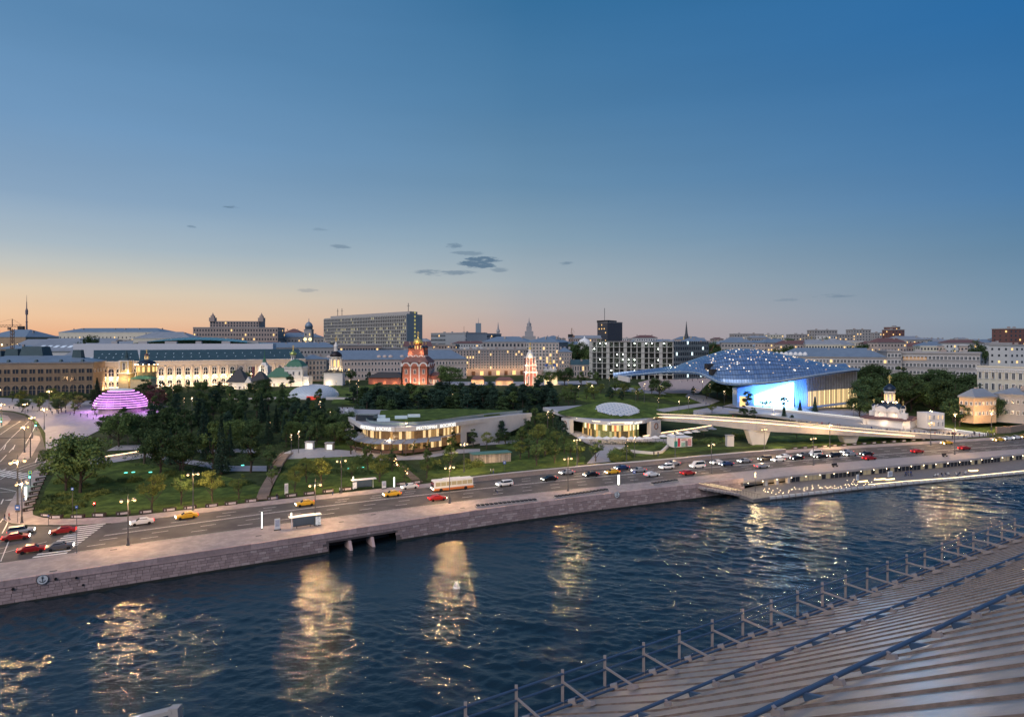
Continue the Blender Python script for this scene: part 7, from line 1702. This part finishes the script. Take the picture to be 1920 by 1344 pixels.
a, b = wp(1383), wp(1489.5); obj('front_wall', MB().add([(a.x, a.y+.6, GZ-1), (b.x, b.y+.6, GZ-1), (b.x, b.y+.6, zu(1488)+.6), (a.x, a.y+.6, CZ-(728-HZ)*D1/FL), (a.x, a.y+8, GZ-1), (b.x, b.y+8, GZ-1), (b.x, b.y+8, zu(1488)+1), (a.x, a.y+8, CZ-(728-HZ)*D1/FL)], [(0, 1, 2, 3), (0, 3, 7, 4), (3, 2, 6, 7)]), bluew, t)
S = [wallpt(1416, 759, D1-.6), wallpt(1488, 764, D1-.6), wallpt(1488, 717, D1-.6), wallpt(1416, 741, D1-.6)]
o = obj('media_screen', MB().add(S+[p+Vector((0, .5, 0)) for p in S], [(0, 1, 2, 3), (0, 4, 5, 1), (1, 5, 6, 2), (2, 6, 7, 3), (3, 7, 4, 0)]), emis('media_screen_light', (.34, .66, 1.0), 16.0, True), t); o['label'] = 'blazing white-blue media screen'
obj('entrance', MB().beam(wallpt(1384, 752, D1-.5), wallpt(1398, 753, D1-.5), .3, 5.6), M['glow'], t)
light('added_wall_wash', 'AREA', tuple(wallpt(1452, 738, D1-3)), 1500, (.28, .55, 1), 20, size2=10, rot=(R(90), 0, 0))  # added area lamp washing the wall around the screen blue
light('soffit_light', 'AREA', tuple(wallpt(1440, 757, D1-5)), 5000, (.12, .38, 1), 26, size2=3, rot=(R(180), 0, 0)); light('soffit_light', 'AREA', tuple(wallpt(1505, 757, D1-6)), 2500, (.15, .4, 1), 8, size2=3, rot=(R(150), 0, 0))
# glazed right part
mull = mat('bronze_mullion', (.12, .12, .13), .5)
for i in range(31):
    u0, u1 = 1514+i*3.0, 1516.9+i*3.0; a, b = wp(u0, 351+i*.12), wp(u1, 351+i*.12+.12); zt_ = zu(u0)
    zm = GZ+ (zt_-GZ)*.52
    obj('glass_panel', MB().beam((a.x, a.y, (GZ+zm)/2), (b.x, b.y, (GZ+zm)/2), .1, zm-GZ-.1), mat('lit_glass_'+'abc'[i % 3], (.2, .14, .06), .25, var=.5, scale=.5, emit=(1, .7, .32), es=[1.1, 1.7, .75][i % 3]), t)
    obj('glass_panel', MB().beam((a.x, a.y, (zm+zt_)/2), (b.x, b.y, (zm+zt_)/2), .1, zt_-zm), mat('upper_glass', (.20, .23, .27), .18, var=.35, scale=.4, emit=(1, .8, .55), es=.05), t)
    obj('fin', MB().box((a.x, a.y-.4, (GZ+zt_)/2), (.12, .5, zt_-GZ)), mull, t)
a, b = wp(1513, 346), wp(1600, 350); obj('terrace_canopy', MB().add([(a.x, a.y-3, 4.4), (b.x, b.y-3, 7.2), (b.x, b.y+2, 7.2), (a.x, a.y+2, 4.4), (a.x, a.y-3, 3.9), (b.x, b.y-3, 6.7), (b.x, b.y+2, 6.7), (a.x, a.y+2, 3.9)], [(0, 1, 2, 3), (7, 6, 5, 4), (0, 4, 5, 1), (1, 5, 6, 2), (2, 6, 7, 3), (3, 7, 4, 0)]), mat('blue_canopy', (.12, .2, .34), .5), t)
tl = [Pd(1150, 402, 706), Pd(1205, 393, 705), Pd(1165, 380, 716)]
obj('tail_wall', MB().beam(Pd(1160, 400, 707.5), Pd(1180, 388, 712), 1.2, 3), M['conc'], t)

# soaring footbridge
t = thing('footbridge', (140, 262, 4), 'white concrete V-shaped footbridge with glowing edges sloping down to the road', 'footbridge')
OE = [(57, 268, 8.5), (61, 271, 8.5), (74, 262, 9.0), (94.5, 246.5, 9.2), (110.8, 246.5, 7.8), (127.7, 248.5, 6.0), (144, 252, 4.3), (161, 257, 2.5), (180, 262.5, .7), (188, 265, .22)]
OE = OE[1:]; W_ = 8.5
def nrm(i): a = Vector(OE[max(0, i-1)]); b = Vector(OE[min(len(OE)-1, i+1)]); d = b-a; return Vector((-d.y, d.x, 0)).normalized()
outer = [Vector(p) for p in OE]; inner = [Vector(p)+nrm(i)*W_ for i, p in enumerate(OE)]
far_o = [Vector(p) for p in ((123, 338, 5), (140, 313, 5.0), (158, 298, 4), (176, 287, 2.6), (192, 275, 1.0), (200, 269.5, .25))]; far_i = [Vector(p) for p in ((110, 325, 4.9), (124, 301, 5.0), (136, 281, 4.5), (150, 266, 3.45), (170, 263.3, 1.55), (190, 266.5, .2))]
def slab(nm, A, B, th, m, edge=0):
    mb = MB(); n = len(A); mb.grid([A, B]); mb.grid([[p-Vector((0, 0, th(i))) for i, p in enumerate(B)], [p-Vector((0, 0, th(i))) for i, p in enumerate(A)]])
    mb.grid([[p-Vector((0, 0, th(i))) for i, p in enumerate(A)], A]); mb.grid([B, [p-Vector((0, 0, th(i))) for i, p in enumerate(B)]]); obj(nm, mb, m, t, False)
TH = [2.0, 2.6, 4.0, 3.4, 2.6, 2.0, 1.5, .8, .3]
BC = mat('bridge_concrete', (.40, .37, .35), .65, var=.1, scale=.4); slab('near_deck', outer, inner, lambda i: TH[i]*.45, BC); slab('far_deck', [p-Vector((0, 0, .06)) for p in far_i], [p-Vector((0, 0, .06)) for p in far_o], lambda i: 1.0 if i < 4 else .2, BC)
A_ = [p-nrm(i)*.02+Vector((0, 0, .9)) for i, p in enumerate(outer)]; slab('edge_girder', [p-nrm(i)*.6+Vector((0, 0, .75)) for i, p in enumerate(outer)], [p-nrm(i)*.03+Vector((0, 0, .75)) for i, p in enumerate(outer)], lambda i: TH[i]*.9+.75, BC)
mb = MB()
for i, (a, b) in enumerate(zip(outer[:-1], outer[1:])): mb.beam(a+Vector((0, 0, .9)), b+Vector((0, 0, .9)), .1, .1)
obj('edge_light', mb, emis('bridge_edge_light', (1, .74, .42), 3.2, True), t); mb = MB()
for i, (a, b) in enumerate(zip(outer[:-3], outer[1:-2])): n_ = nrm(i); mb.beam(a-n_*.75+Vector((0, 0, -.35)), b-n_*.75+Vector((0, 0, -.35)), .1, .12)
obj('girder_light', mb, emis('girder_light', (1, .66, .32), 7, True), t); mb = MB()
for a, b in zip(far_o[:-1], far_o[1:]): mb.beam(a+Vector((0, 0, 1.0)), b+Vector((0, 0, 1.0)), .14, .14)
obj('far_edge_light', mb, emis('far_edge_light', (.9, .9, .8), 2, True), t); mb = MB()
for a, b in zip(far_o[:-1], far_o[1:]): mb.beam(a+Vector((0, 0, .45)), b+Vector((0, 0, .45)), .1, .9)
obj('far_parapet', mb, M['conc'], t); mb = MB()
for i in range(0, 60):
    f = i/60*(len(inner)-1); p = inner[int(f)].lerp(inner[min(int(f)+1, len(inner)-1)], f % 1); mb.tube(p, p+Vector((0, 0, 1.1)), .05, 4)
for a, b in zip(inner[:-1], inner[1:]): mb.beam(a+Vector((0, 0, 1.1)), b+Vector((0, 0, 1.1)), .07, .07)
obj('inner_railing', mb, M['steel'], t)
for (x, y, top, w_) in ((95.5, 249.5, 5.6, 4.4), (133, 253.5, 3.6, 3.4)):
    q = MB(); q.add([(x-w_*.5, y-2, -1), (x+w_*.5, y-2, -1), (x+w_*.5, y+2, -1), (x-w_*.5, y+2, -1), (x-w_*1.0, y-2.6, top), (x+w_*1.0, y-2.6, top), (x+w_*1.0, y+2.6, top), (x-w_*1.0, y+2.6, top)], [(0, 1, 5, 4), (1, 2, 6, 5), (2, 3, 7, 6), (3, 0, 4, 7), (4, 5, 6, 7)]); obj('pier', q, M['conc'], t)
for x, y in ((100, 240), (86, 250), (120, 242)): light('pier_light', 'POINT', (x, y, 1.6), 420, (1, .68, .35), .3)
p = G(1368, 836); tt = thing('concrete_block', p, 'small pale concrete service block left of the bridge pier', 'service block'); lobj('walls', MB().box((0, 0, 2), (2.6, 2.2, 4)), M['conc'], tt); lobj('lid', MB().box((0, 0, 4.1), (3, 2.6, .25)), M['greyst'], tt)
def onb(u, v):
    best = None
    for z_ in (0.2, 2, 4, 6, 8): p = Pz(u, v, z_)
    return p
def deckp(f, g): i = int(f); return outer[i].lerp(outer[min(i+1, len(outer)-1)], f % 1).lerp(inner[i].lerp(inner[min(i+1, len(inner)-1)], f % 1), g)
LL = []
for i in range(46):
    f = rnd.uniform(1.5, 7.9) if i < 26 else rnd.uniform(6.4, 8); k = rnd.choice([0, 1, 2, 4, 6, 7]); p = deckp(min(f, 7.95), rnd.uniform(.08, .85)); LL.append((p.x/p.y, p, k))
name_people(LL, 'on the footbridge deck', 'people on the footbridge'); LL = []
for i in range(34):
    k = rnd.choice([0, 1, 2, 7, 6, 4]); a = G(rnd.uniform(1735, 1865), 0 or rnd.uniform(817, 824)); LL.append((a.x/a.y, a+Vector((0, 0, .2 if a.y < 262 else .5)), k))
name_people(LL, 'in the crowd at the ramp end', 'crowd at the ramp end')

# ================================================================== TREES AND SHRUBS
nr = np.random.RandomState(21)
LEAF = dict(
 dark=mat('leaf_dark_green', (0.06, 0.1, 0.042), .9, var=.5, scale=.45, rand=.28, spec=.1),
 mid=mat('leaf_mid_green', (0.095, 0.145, 0.05), .9, var=.45, scale=.6, rand=.25, spec=.1),
 blue=mat('leaf_conifer', (0.036, 0.068, 0.047), .9, var=.45, scale=.6, rand=.3, spec=.1),
 lime=mat('leaf_young_lime', (0.15, 0.18, 0.05), .9, var=.35, scale=.8, rand=.2, spec=.1),
 reddish=mat('leaf_dome_tint', (.085, .05, .04), .9, var=.4, scale=.6, rand=.2, spec=.1))  # last one: light of the purple dome put into the leaf colour
def leaves(pts, size, name, m):
    n = len(pts); a = nr.normal(size=(n, 3)); a /= np.linalg.norm(a, axis=1)[:, None]; b = np.cross(a, nr.normal(size=(n, 3))); b /= np.linalg.norm(b, axis=1)[:, None]
    s = size*nr.uniform(.55, 1.25, (n, 1)); a = a*s; b = b*s*.62; P = np.array(pts)
    co = np.stack([P-a*.5, P+b*.5, P+a*.5, P-b*.5], 1).reshape(-1, 3)
    me = bpy.data.meshes.new(name); me.vertices.add(n*4); me.vertices.foreach_set('co', co.ravel()); me.loops.add(n*4); me.loops.foreach_set('vertex_index', np.arange(n*4))
    me.polygons.add(n); me.polygons.foreach_set('loop_start', np.arange(n)*4); me.materials.append(m); me.update(calc_edges=True); return me
def crown_pts(kind, n, h, w, seed):
    r = np.random.RandomState(seed); out = []
    if kind in ('broad', 'young', 'tall'):
        base = h*(.28 if kind == 'broad' else .3 if kind == 'young' else .2); ch = h-base; cz = base+ch*.5; nc = 34 if kind == 'broad' else 14 if kind == 'young' else 26
        cs = []
        for i in range(nc):
            d = r.normal(size=3); d /= np.linalg.norm(d); rr = r.uniform(.35, 1.0)**.6
            c = np.array([d[0]*w*.43*rr, d[1]*w*.43*rr, cz+d[2]*ch*.43*rr]); 
            if kind != 'young' and c[2] < base+ch*.15: c[0] *= .6; c[1] *= .6
            cs.append((c, w*r.uniform(.075, .15)))
        for i in range(n):
            c, s = cs[r.randint(nc)]; d = r.normal(size=3); d /= np.linalg.norm(d); out.append(c+d*s*np.array([1.1, 1.1, .8])*r.uniform(.45, 1.35))
    elif kind == 'spruce':
        nt = 11
        for i in range(n):
            t = r.uniform(0, 1)**1.35; k = int(t*nt)/nt; f = t*nt-int(t*nt); rad = w*.5*(1-k)*(1-.45*f); a = r.uniform(0, 2*pi); q = r.uniform(.35, 1)**.5*(.75+.25*math.sin(a*5+k*9))
            out.append([rad*q*math.cos(a), rad*q*math.sin(a), h*(.08+.92*t)-rad*q*.22])
    elif kind == 'pine':
        nc = 22
        cs = []
        for i in range(nc):
            t = r.uniform(0, 1); rad = w*.5*(1-t**1.6)*r.uniform(.4, 1); a = r.uniform(0, 2*pi); cs.append((np.array([rad*math.cos(a), rad*math.sin(a), h*(.16+.8*t)]), w*.13))
        for i in range(n):
            c, s = cs[r.randint(nc)]; d = r.normal(size=3); d /= np.linalg.norm(d); out.append(c+d*s*np.array([1.2, 1.2, .7])*r.uniform(.3, 1.4))
    elif kind == 'shrub':
        for i in range(n):
            d = r.normal(size=3); d /= np.linalg.norm(d); d[2] = abs(d[2]); q = r.uniform(.6, 1)*(1+.22*math.sin(d[0]*7+seed)*math.cos(d[1]*6)); out.append([d[0]*w*.5*q, d[1]*w*.5*q, d[2]*h*q])
    return out
def make_tree(name, kind, h, w, m, n, leaf, seed):
    t = thing(name, (0, 0, 0), 'x', {'shrub': 'shrub'}.get(kind, 'tree')); r = random.Random(seed)
    if kind != 'shrub':
        mb = MB(); rt = h*.022+.04; pts = [(0, 0, -.3)]
        for i in range(1, 6): pts.append((pts[-1][0]+r.uniform(-.05, .05)*h*.3, pts[-1][1]+r.uniform(-.05, .05)*h*.3, h*.82*i/5))
        for i in range(5): mb.tube(pts[i], pts[i+1], rt*(1-i*.17), 7, 0, rt*(1-(i+1)*.17))
        if kind in ('broad', 'young', 'tall'):
            for k in range(9 if kind == 'broad' else 5):
                b = pts[1+k % 3]; a = r.uniform(0, 6.28); q = (b[0]+math.cos(a)*w*.2, b[1]+math.sin(a)*w*.2, b[2]+h*.17); e = (b[0]+math.cos(a+.3)*w*.38, b[1]+math.sin(a+.3)*w*.38, q[2]+h*.16)
                mb.tube(b, q, rt*.45, 5, 0, rt*.3); mb.tube(q, e, rt*.3, 5, 0, rt*.1)
        lobj('trunk', mb, M['bark'], t)
        lobj('crown', leaves(crown_pts(kind, n, h, w, seed), leaf, 'crown', m), None, t)
    else: lobj('foliage', leaves(crown_pts(kind, n, h, w, seed), leaf, 'foliage', m), None, t)
    return t
TP = dict(
 oak=[make_tree('broad_tree', 'broad', 15, 14, LEAF['dark'], 6500, .62, 1), make_tree('broad_tree', 'broad', 15, 12, LEAF['dark'], 5200, .62, 2), make_tree('broad_tree', 'broad', 13, 12.5, LEAF['mid'], 5200, .6, 3)],
 birch=[make_tree('birch_tree', 'tall', 11, 5.6, LEAF['mid'], 2600, .48, 5), make_tree('birch_tree', 'tall', 11, 5.0, LEAF['dark'], 2400, .48, 6)],
 young=[make_tree('young_tree', 'young', 7.5, 5.6, LEAF['lime'], 1900, .34, 8), make_tree('young_tree', 'young', 7.5, 5.0, LEAF['mid'], 1700, .34, 9)],
 pine=[make_tree('pine_tree', 'pine', 10, 5.2, LEAF['blue'], 2600, .5, 10), make_tree('pine_tree', 'pine', 10, 6, LEAF['blue'], 2600, .5, 12), make_tree('pine_tree', 'pine', 9, 5.4, LEAF['dark'], 2300, .48, 13)],
 spruce=[make_tree('spruce_tree', 'spruce', 13, 5.6, LEAF['blue'], 3200, .5, 14)],
 red=[make_tree('dome_tinted_tree', 'tall', 11, 6, LEAF['reddish'], 2400, .46, 15)],
 shrub=[make_tree('shrub', 'shrub', 1.5, 3.6, LEAF['mid'], 700, .3, 16), make_tree('shrub', 'shrub', 1.1, 3.4, LEAF['dark'], 650, .3, 17), make_tree('shrub', 'shrub', 1.3, 3.0, LEAF['lime'], 600, .3, 18)])
DESC = dict(oak='broad dark green tree', birch='slim light-crowned tree', young='small round young tree', pine='dark shaggy pine', spruce='dark pointed spruce', red='dome-tinted slender tree', shrub='low rounded shrub')
tr = random.Random(5)
BASEH = dict(oak=15, birch=11, young=7.5, pine=10, spruce=13, red=11, shrub=1.4)
def inpoly(x, y, P):
    c = False; j = len(P)-1
    for i in range(len(P)):
        if (P[i][1] > y) != (P[j][1] > y) and x < (P[j][0]-P[i][0])*(y-P[i][1])/(P[j][1]-P[i][1])+P[i][0]: c = not c
        j = i
    return c
ALL = []
XY = 1.0
def zone(poly, n, kinds, hr, gap, where, group, keep=None):
    "kinds: weighted list; trees named by kind and numbered from the left within the zone"
    got = []; us = [p[0] for p in poly]; vs = [p[1] for p in poly]; tries = 0
    while len(got) < n and tries < n*60:
        tries += 1; u = tr.uniform(min(us), max(us)); v = tr.uniform(min(vs), max(vs))
        if not inpoly(u, v, poly): continue
        if tr.random() > ((v-600)/200)**-.5*.9 and False: continue
        p = G(u, v)
        if any((p.x-q[2].x)**2+(p.y-q[2].y)**2 < gap*gap for q in got): continue
        if any((p.x-q.x)**2+(p.y-q.y)**2 < (gap*.6)**2 for q in ALL): continue
        got.append((u, v, p, tr.choice(kinds), tr.uniform(*hr)))
    put(got, where, group)
def put(got, where, group):
    cnt = {}; tot_ = {}
    for g in got: tot_[g[3]] = tot_.get(g[3], 0)+1
    for (u, v, p, k, h) in sorted(got, key=lambda g: g[0]):
        cnt[k] = cnt.get(k, 0)+1; ALL.append(p); proto = tr.choice(TP[k])
        lab = (ordn(cnt[k])+' '+DESC[k]+' from left ' if tot_[k] > 1 else DESC[k]+' ')+where
        s = h/BASEH[k]; place(proto, USED, (p.x, p.y, p.z), tr.uniform(0, 6.28), (s*XY*tr.uniform(.9, 1.15), s*XY*tr.uniform(.9, 1.15), s), lab, group)
def trees(lst, where, group): put([(u, v, G(u, v), k, h) for (u, v, k, h) in lst], where, group)
trees([(150, 924, 'oak', 18.5), (124, 920, 'oak', 15.5)], 'standing on the front left lawn', 'big trees on the left lawn')
trees([(284, 953, 'young', 8.6), (340, 947, 'young', 8.2), (398, 941, 'young', 8.2), (448, 936, 'young', 6.5), (552, 922, 'young', 7.2), (604, 915, 'young', 8.6), (711, 904, 'young', 8.4), (758, 902, 'young', 5.5), (800, 897, 'birch', 8.5), (845, 884, 'young', 8.2), (1006, 873, 'young', 8.6), (1040, 869, 'young', 8.0), (1085, 867, 'young', 7), (1117, 866, 'young', 7.6), (992, 858, 'birch', 8.5), (1022, 856, 'young', 7.5), (1058, 850, 'birch', 8), (975, 862, 'young', 6.5), (1070, 858, 'young', 6.5), (660, 900, 'young', 5.5), (575, 905, 'young', 7.5), (510, 912, 'young', 6), (735, 884, 'birch', 7), (690, 880, 'birch', 7.5), (845, 868, 'birch', 8.5)], 'in the lawn row beside the road', 'roadside lawn trees')
trees([(658, 852, 'birch', 10.5), (700, 850, 'young', 5.5), (777, 852, 'young', 4.8), (820, 843, 'birch', 7.5), (874, 833, 'birch', 8.4), (912, 842, 'young', 6.5), (935, 832, 'birch', 5.5), (887, 838, 'birch', 7), (682, 846, 'young', 4), (848, 838, 'birch', 7.5), (800, 850, 'young', 4.5), (740, 856, 'young', 4)], 'before the riverside restaurant', 'trees before the restaurant')
zone([(215, 835), (300, 820), (430, 825), (435, 885), (330, 893), (262, 880), (225, 855)], 16, ['oak', 'oak', 'birch', 'spruce', 'birch'], (10.5, 15.5), 6.6, 'in the dark grove behind the left lawn', 'dark grove trees')
trees([(470, 886, 'birch', 13), (415, 888, 'spruce', 17), (505, 888, 'birch', 9), (343, 890, 'oak', 13), (300, 892, 'oak', 14)], 'along the front edge of the grove', 'grove edge trees')
zone([(290, 775), (440, 768), (520, 785), (560, 800), (600, 835), (480, 850), (430, 830), (300, 815), (270, 800)], 42, ['oak', 'birch', 'birch', 'pine', 'pine', 'spruce'], (8.5, 12.5), 5.0, 'in the wood between grove and glazed dome', 'middle wood trees')
zone([(440, 765), (530, 762), (612, 770), (640, 805), (655, 835), (590, 842), (530, 800), (450, 785)], 32, ['pine', 'birch', 'birch', 'oak', 'pine'], (8, 11), 4.4, 'in the wood before the glazed dome', 'trees before the glazed dome')
XY = 1.55
zone([(655, 752), (760, 752), (1030, 742), (1045, 775), (985, 778), (820, 776), (690, 784)], 88, ['pine', 'pine', 'pine', 'birch', 'pine'], (8, 11), 3.9, 'in the long pine belt behind the restaurant', 'pine belt trees')
XY = 1.2
zone([(1000, 782), (1040, 780), (1062, 812), (1050, 835), (985, 840), (930, 832), (960, 812)], 22, ['pine', 'birch', 'young', 'pine'], (5, 9), 4.2, 'on the dark bank between restaurant and food hall', 'trees on the bank')
zone([(1045, 735), (1180, 735), (1200, 752), (1120, 752), (1060, 765), (1020, 770)], 26, ['young', 'birch', 'young', 'pine'], (4.5, 8.5), 4.6, 'on the meadow behind the green mound', 'meadow trees')
zone([(235, 738), (330, 732), (560, 735), (440, 762), (330, 764), (290, 768), (280, 755)], 22, ['oak', 'pine', 'birch', 'oak'], (5.5, 9.5), 6.5, 'in front of the floodlit arcade', 'trees before the arcade')
trees([(300, 770, 'red', 11), (285, 764, 'red', 12), (182, 756, 'spruce', 13), (174, 760, 'pine', 9), (272, 757, 'birch', 13), (232, 805, 'birch', 9), (218, 815, 'birch', 8), (205, 822, 'oak', 9), (178, 778, 'young', 5)], 'around the purple lit dome', 'trees around the purple dome')
zone([(12, 752), (160, 752), (160, 775), (110, 778), (30, 772)], 20, ['birch', 'young', 'oak'], (5, 8.5), 5.5, 'on the left plaza before the brown arcaded building', 'plaza trees')
trees([(843, 728, 'oak', 17.5), (658, 716, 'oak', 9), (575, 722, 'birch', 9), (610, 722, 'pine', 9), (528, 722, 'oak', 10), (545, 726, 'birch', 9), (452, 722, 'oak', 11), (692, 716, 'pine', 8), (1058, 722, 'oak', 13), (1030, 722, 'oak', 12), (1010, 728, 'birch', 9), (1120, 722, 'birch', 9), (1160, 722, 'oak', 9), (1090, 724, 'birch', 10)], 'on the slope before the old churches', 'slope trees')
trees([(1237, 744, 'oak', 12), (1222, 740, 'birch', 8), (1300, 742, 'birch', 6), (1345, 744, 'oak', 9), (1362, 748, 'oak', 9.5), (1325, 748, 'birch', 8), (1374, 752, 'oak', 8), (1335, 775, 'young', 5), (1395, 792, 'birch', 8.5), (1412, 790, 'birch', 7), (1470, 795, 'spruce', 9.5), (1400, 768, 'birch', 10), (1430, 768, 'young', 6.5), (1442, 766, 'young', 6), (1470, 768, 'birch', 8.5), (1528, 772, 'spruce', 8), (1500, 770, 'spruce', 6), (1485, 798, 'pine', 5)], 'around the glass shell and its screen', 'trees around the glass shell')
zone([(1610, 745), (1700, 742), (1830, 738), (1850, 770), (1780, 790), (1730, 775), (1640, 778), (1608, 770)], 30, ['oak', 'oak', 'oak', 'birch'], (17, 23), 7.5, 'in the dark mass right of the glass shell', 'dark trees right of the shell')
trees([(1857, 798, 'oak', 15), (1905, 786, 'oak', 12), (1915, 790, 'young', 7), (1842, 795, 'birch', 8), (1618, 765, 'oak', 15), (1800, 800, 'oak', 11), (1885, 790, 'young', 6), (1912, 760, 'oak', 15), (1612, 782, 'oak', 11), (1640, 788, 'oak', 9), (1818, 795, 'oak', 13), (1788, 792, 'oak', 12), (1848, 792, 'oak', 13), (1832, 786, 'oak', 14)], 'on the grass at the right end', 'trees at the right end')
zone([(1480, 815), (1640, 812), (1560, 822), (1500, 828)], 5, ['young', 'pine'], (3, 4.5), 4, 'under the footbridge', 'trees under the footbridge')
# shrubs
zone([(110, 905), (200, 880), (300, 885), (480, 900), (480, 920), (300, 915), (200, 935), (150, 950), (95, 945)], 26, ['shrub'], (1.0, 1.7), 2.6, 'on the left lawn', 'shrubs on the left lawn')
zone([(520, 880), (640, 862), (800, 868), (900, 862), (890, 880), (700, 890), (600, 895), (520, 905)], 44, ['shrub'], (1.1, 2.0), 2.6, 'in the planting below the restaurant', 'shrubs below the restaurant')
zone([(75, 955), (95, 930), (135, 930), (165, 950), (120, 965), (82, 965)], 20, ['shrub'], (.8, 1.3), 2.2, 'in the juniper bed at the street corner', 'corner juniper shrubs')
zone([(1140, 850), (1178, 848), (1185, 868), (1150, 872)], 7, ['shrub'], (1.6, 2.4), 2.0, 'in the bright bush group by the parapet', 'bushes by the parapet')
zone([(1205, 842), (1400, 815), (1410, 826), (1230, 842)], 16, ['shrub'], (1.1, 1.9), 2.5, 'right of the small kiosk', 'shrubs by the kiosk')
zone([(1000, 846), (1060, 838), (1085, 850), (1010, 862)], 10, ['shrub'], (1.2, 2), 2.5, 'on the lawn left of the food hall path', 'shrubs by the food hall path')
hb = leaves([(x, y+YY_, hgt(x, 250)+z) for x, y, YY_, z in [(tr.uniform(28, 56), 0, 0, 0) for _ in range(0)]] or [(lambda f: (30+26*f+tr.uniform(-.4, .4), 247.2-2.2*math.sin(pi*f)*1.0+tr.uniform(-.6, .6), hgt(30+26*f, 246)+tr.uniform(0, 1.5)))(tr.random()) for _ in range(1600)], .3, 'hedge', LEAF['dark'])
o = obj_h; o2 = bpy.data.objects.new('foliage', hb); COL.objects.link(o2); o2.parent = obj_h; o2.location = -wl(obj_h)
# trees between the distant houses: small dark clumps
zone([(1180, 706), (1100, 712), (1100, 718), (1180, 716)], 4, ['birch'], (6, 9), 6, 'below the unfinished building', 'trees below the unfinished building')
fk = 0
FT = [(1335, 640, 652, 9), (1350, 640, 653, 8), (1470, 560, 655, 9), (1480, 740, 645, 10), (1500, 740, 644, 11), (1535, 730, 646, 11), (1545, 740, 645, 10), (1558, 735, 648, 9), (1610, 640, 652, 9), (1455, 760, 645, 9), (1780, 560, 655, 10), (1810, 560, 652, 13), (1825, 560, 650, 14), (1840, 565, 655, 12), (1765, 600, 650, 10), (1745, 620, 650, 9), (1895, 700, 645, 10), (1068, 590, 650, 12), (1092, 590, 652, 11), (1105, 585, 652, 11), (1130, 640, 645, 8), (165, 520, 640, 6)]
TU = sorted(q[0] for q in FT)
for (u, d, v, h) in FT:
    c = Pd(u, d); fk += 1; ALL.append(c); zt = CZ-(v-12-HZ)*d/FL; z0 = hgt(c.x, c.y); hh = max(8, zt-z0); proto = TP['oak'][fk % 3]; place(proto, USED, (c.x, c.y, z0), fk, (hh/15*.8, hh/15*.8, hh/15), ordn(TU.index(u)+1)+' dark treetop from left between the distant houses', 'treetops between the distant houses')

# low undergrowth that nobody could count
def under(poly, n, hmax, nm, m, lab=None):
    P = []; us = [p[0] for p in poly]; vs = [p[1] for p in poly]; W = [G(*p) for p in poly]; xa, xb, ya, yb = min(p.x for p in W), max(p.x for p in W), min(p.y for p in W), max(p.y for p in W); q = [(p.x, p.y) for p in W]; cs = []
    while len(cs) < n:
        x, y = tr.uniform(xa, xb), tr.uniform(ya, yb)
        if inpoly(x, y, q): cs.append((x, y))
    for x, y in cs:
        r = tr.uniform(.8, 2.0); z = hgt(x, y); hh = tr.uniform(.5, 1)*hmax
        for k in range(34):
            a = tr.uniform(0, 6.28); rr = r*math.sqrt(tr.random()); P.append((x+rr*math.cos(a), y+rr*math.sin(a), z+hh*tr.random()*(1-(rr/r)**2*.7)))
    o = obj(nm, leaves(P, .42, nm, m), None, kind='stuff'); o['label'] = lab
under([(215, 835), (300, 800), (440, 775), (560, 770), (640, 795), (650, 835), (540, 842), (430, 880), (300, 890), (225, 860)], 700, 1.5, 'undergrowth', LEAF['dark'], 'dark undergrowth covering the ground of the left woods')
under([(655, 752), (760, 750), (1030, 740), (1045, 775), (985, 780), (820, 776), (690, 785)], 900, 2.6, 'undergrowth', LEAF['blue'], 'dark undergrowth beneath the long pine belt')
under([(80, 952), (95, 932), (130, 930), (160, 952), (118, 963), (86, 962)], 130, .8, 'juniper_cover', LEAF['mid'], 'spreading juniper ground cover at the street corner')
under([(1610, 745), (1700, 742), (1830, 738), (1850, 770), (1780, 790), (1730, 775), (1640, 778), (1608, 770)], 500, 2.6, 'undergrowth', LEAF['dark'], 'dark undergrowth beneath the trees right of the shell')
under([(985, 782), (1040, 780), (1062, 812), (1050, 835), (985, 840), (900, 828), (985, 806)], 420, 2.8, 'undergrowth', LEAF['dark'], 'low dark planting on the bank between restaurant and food hall')
under([(240, 738), (560, 735), (520, 755), (330, 764), (290, 768)], 300, 2.4, 'undergrowth', LEAF['dark'], 'dark planting below the floodlit arcade')
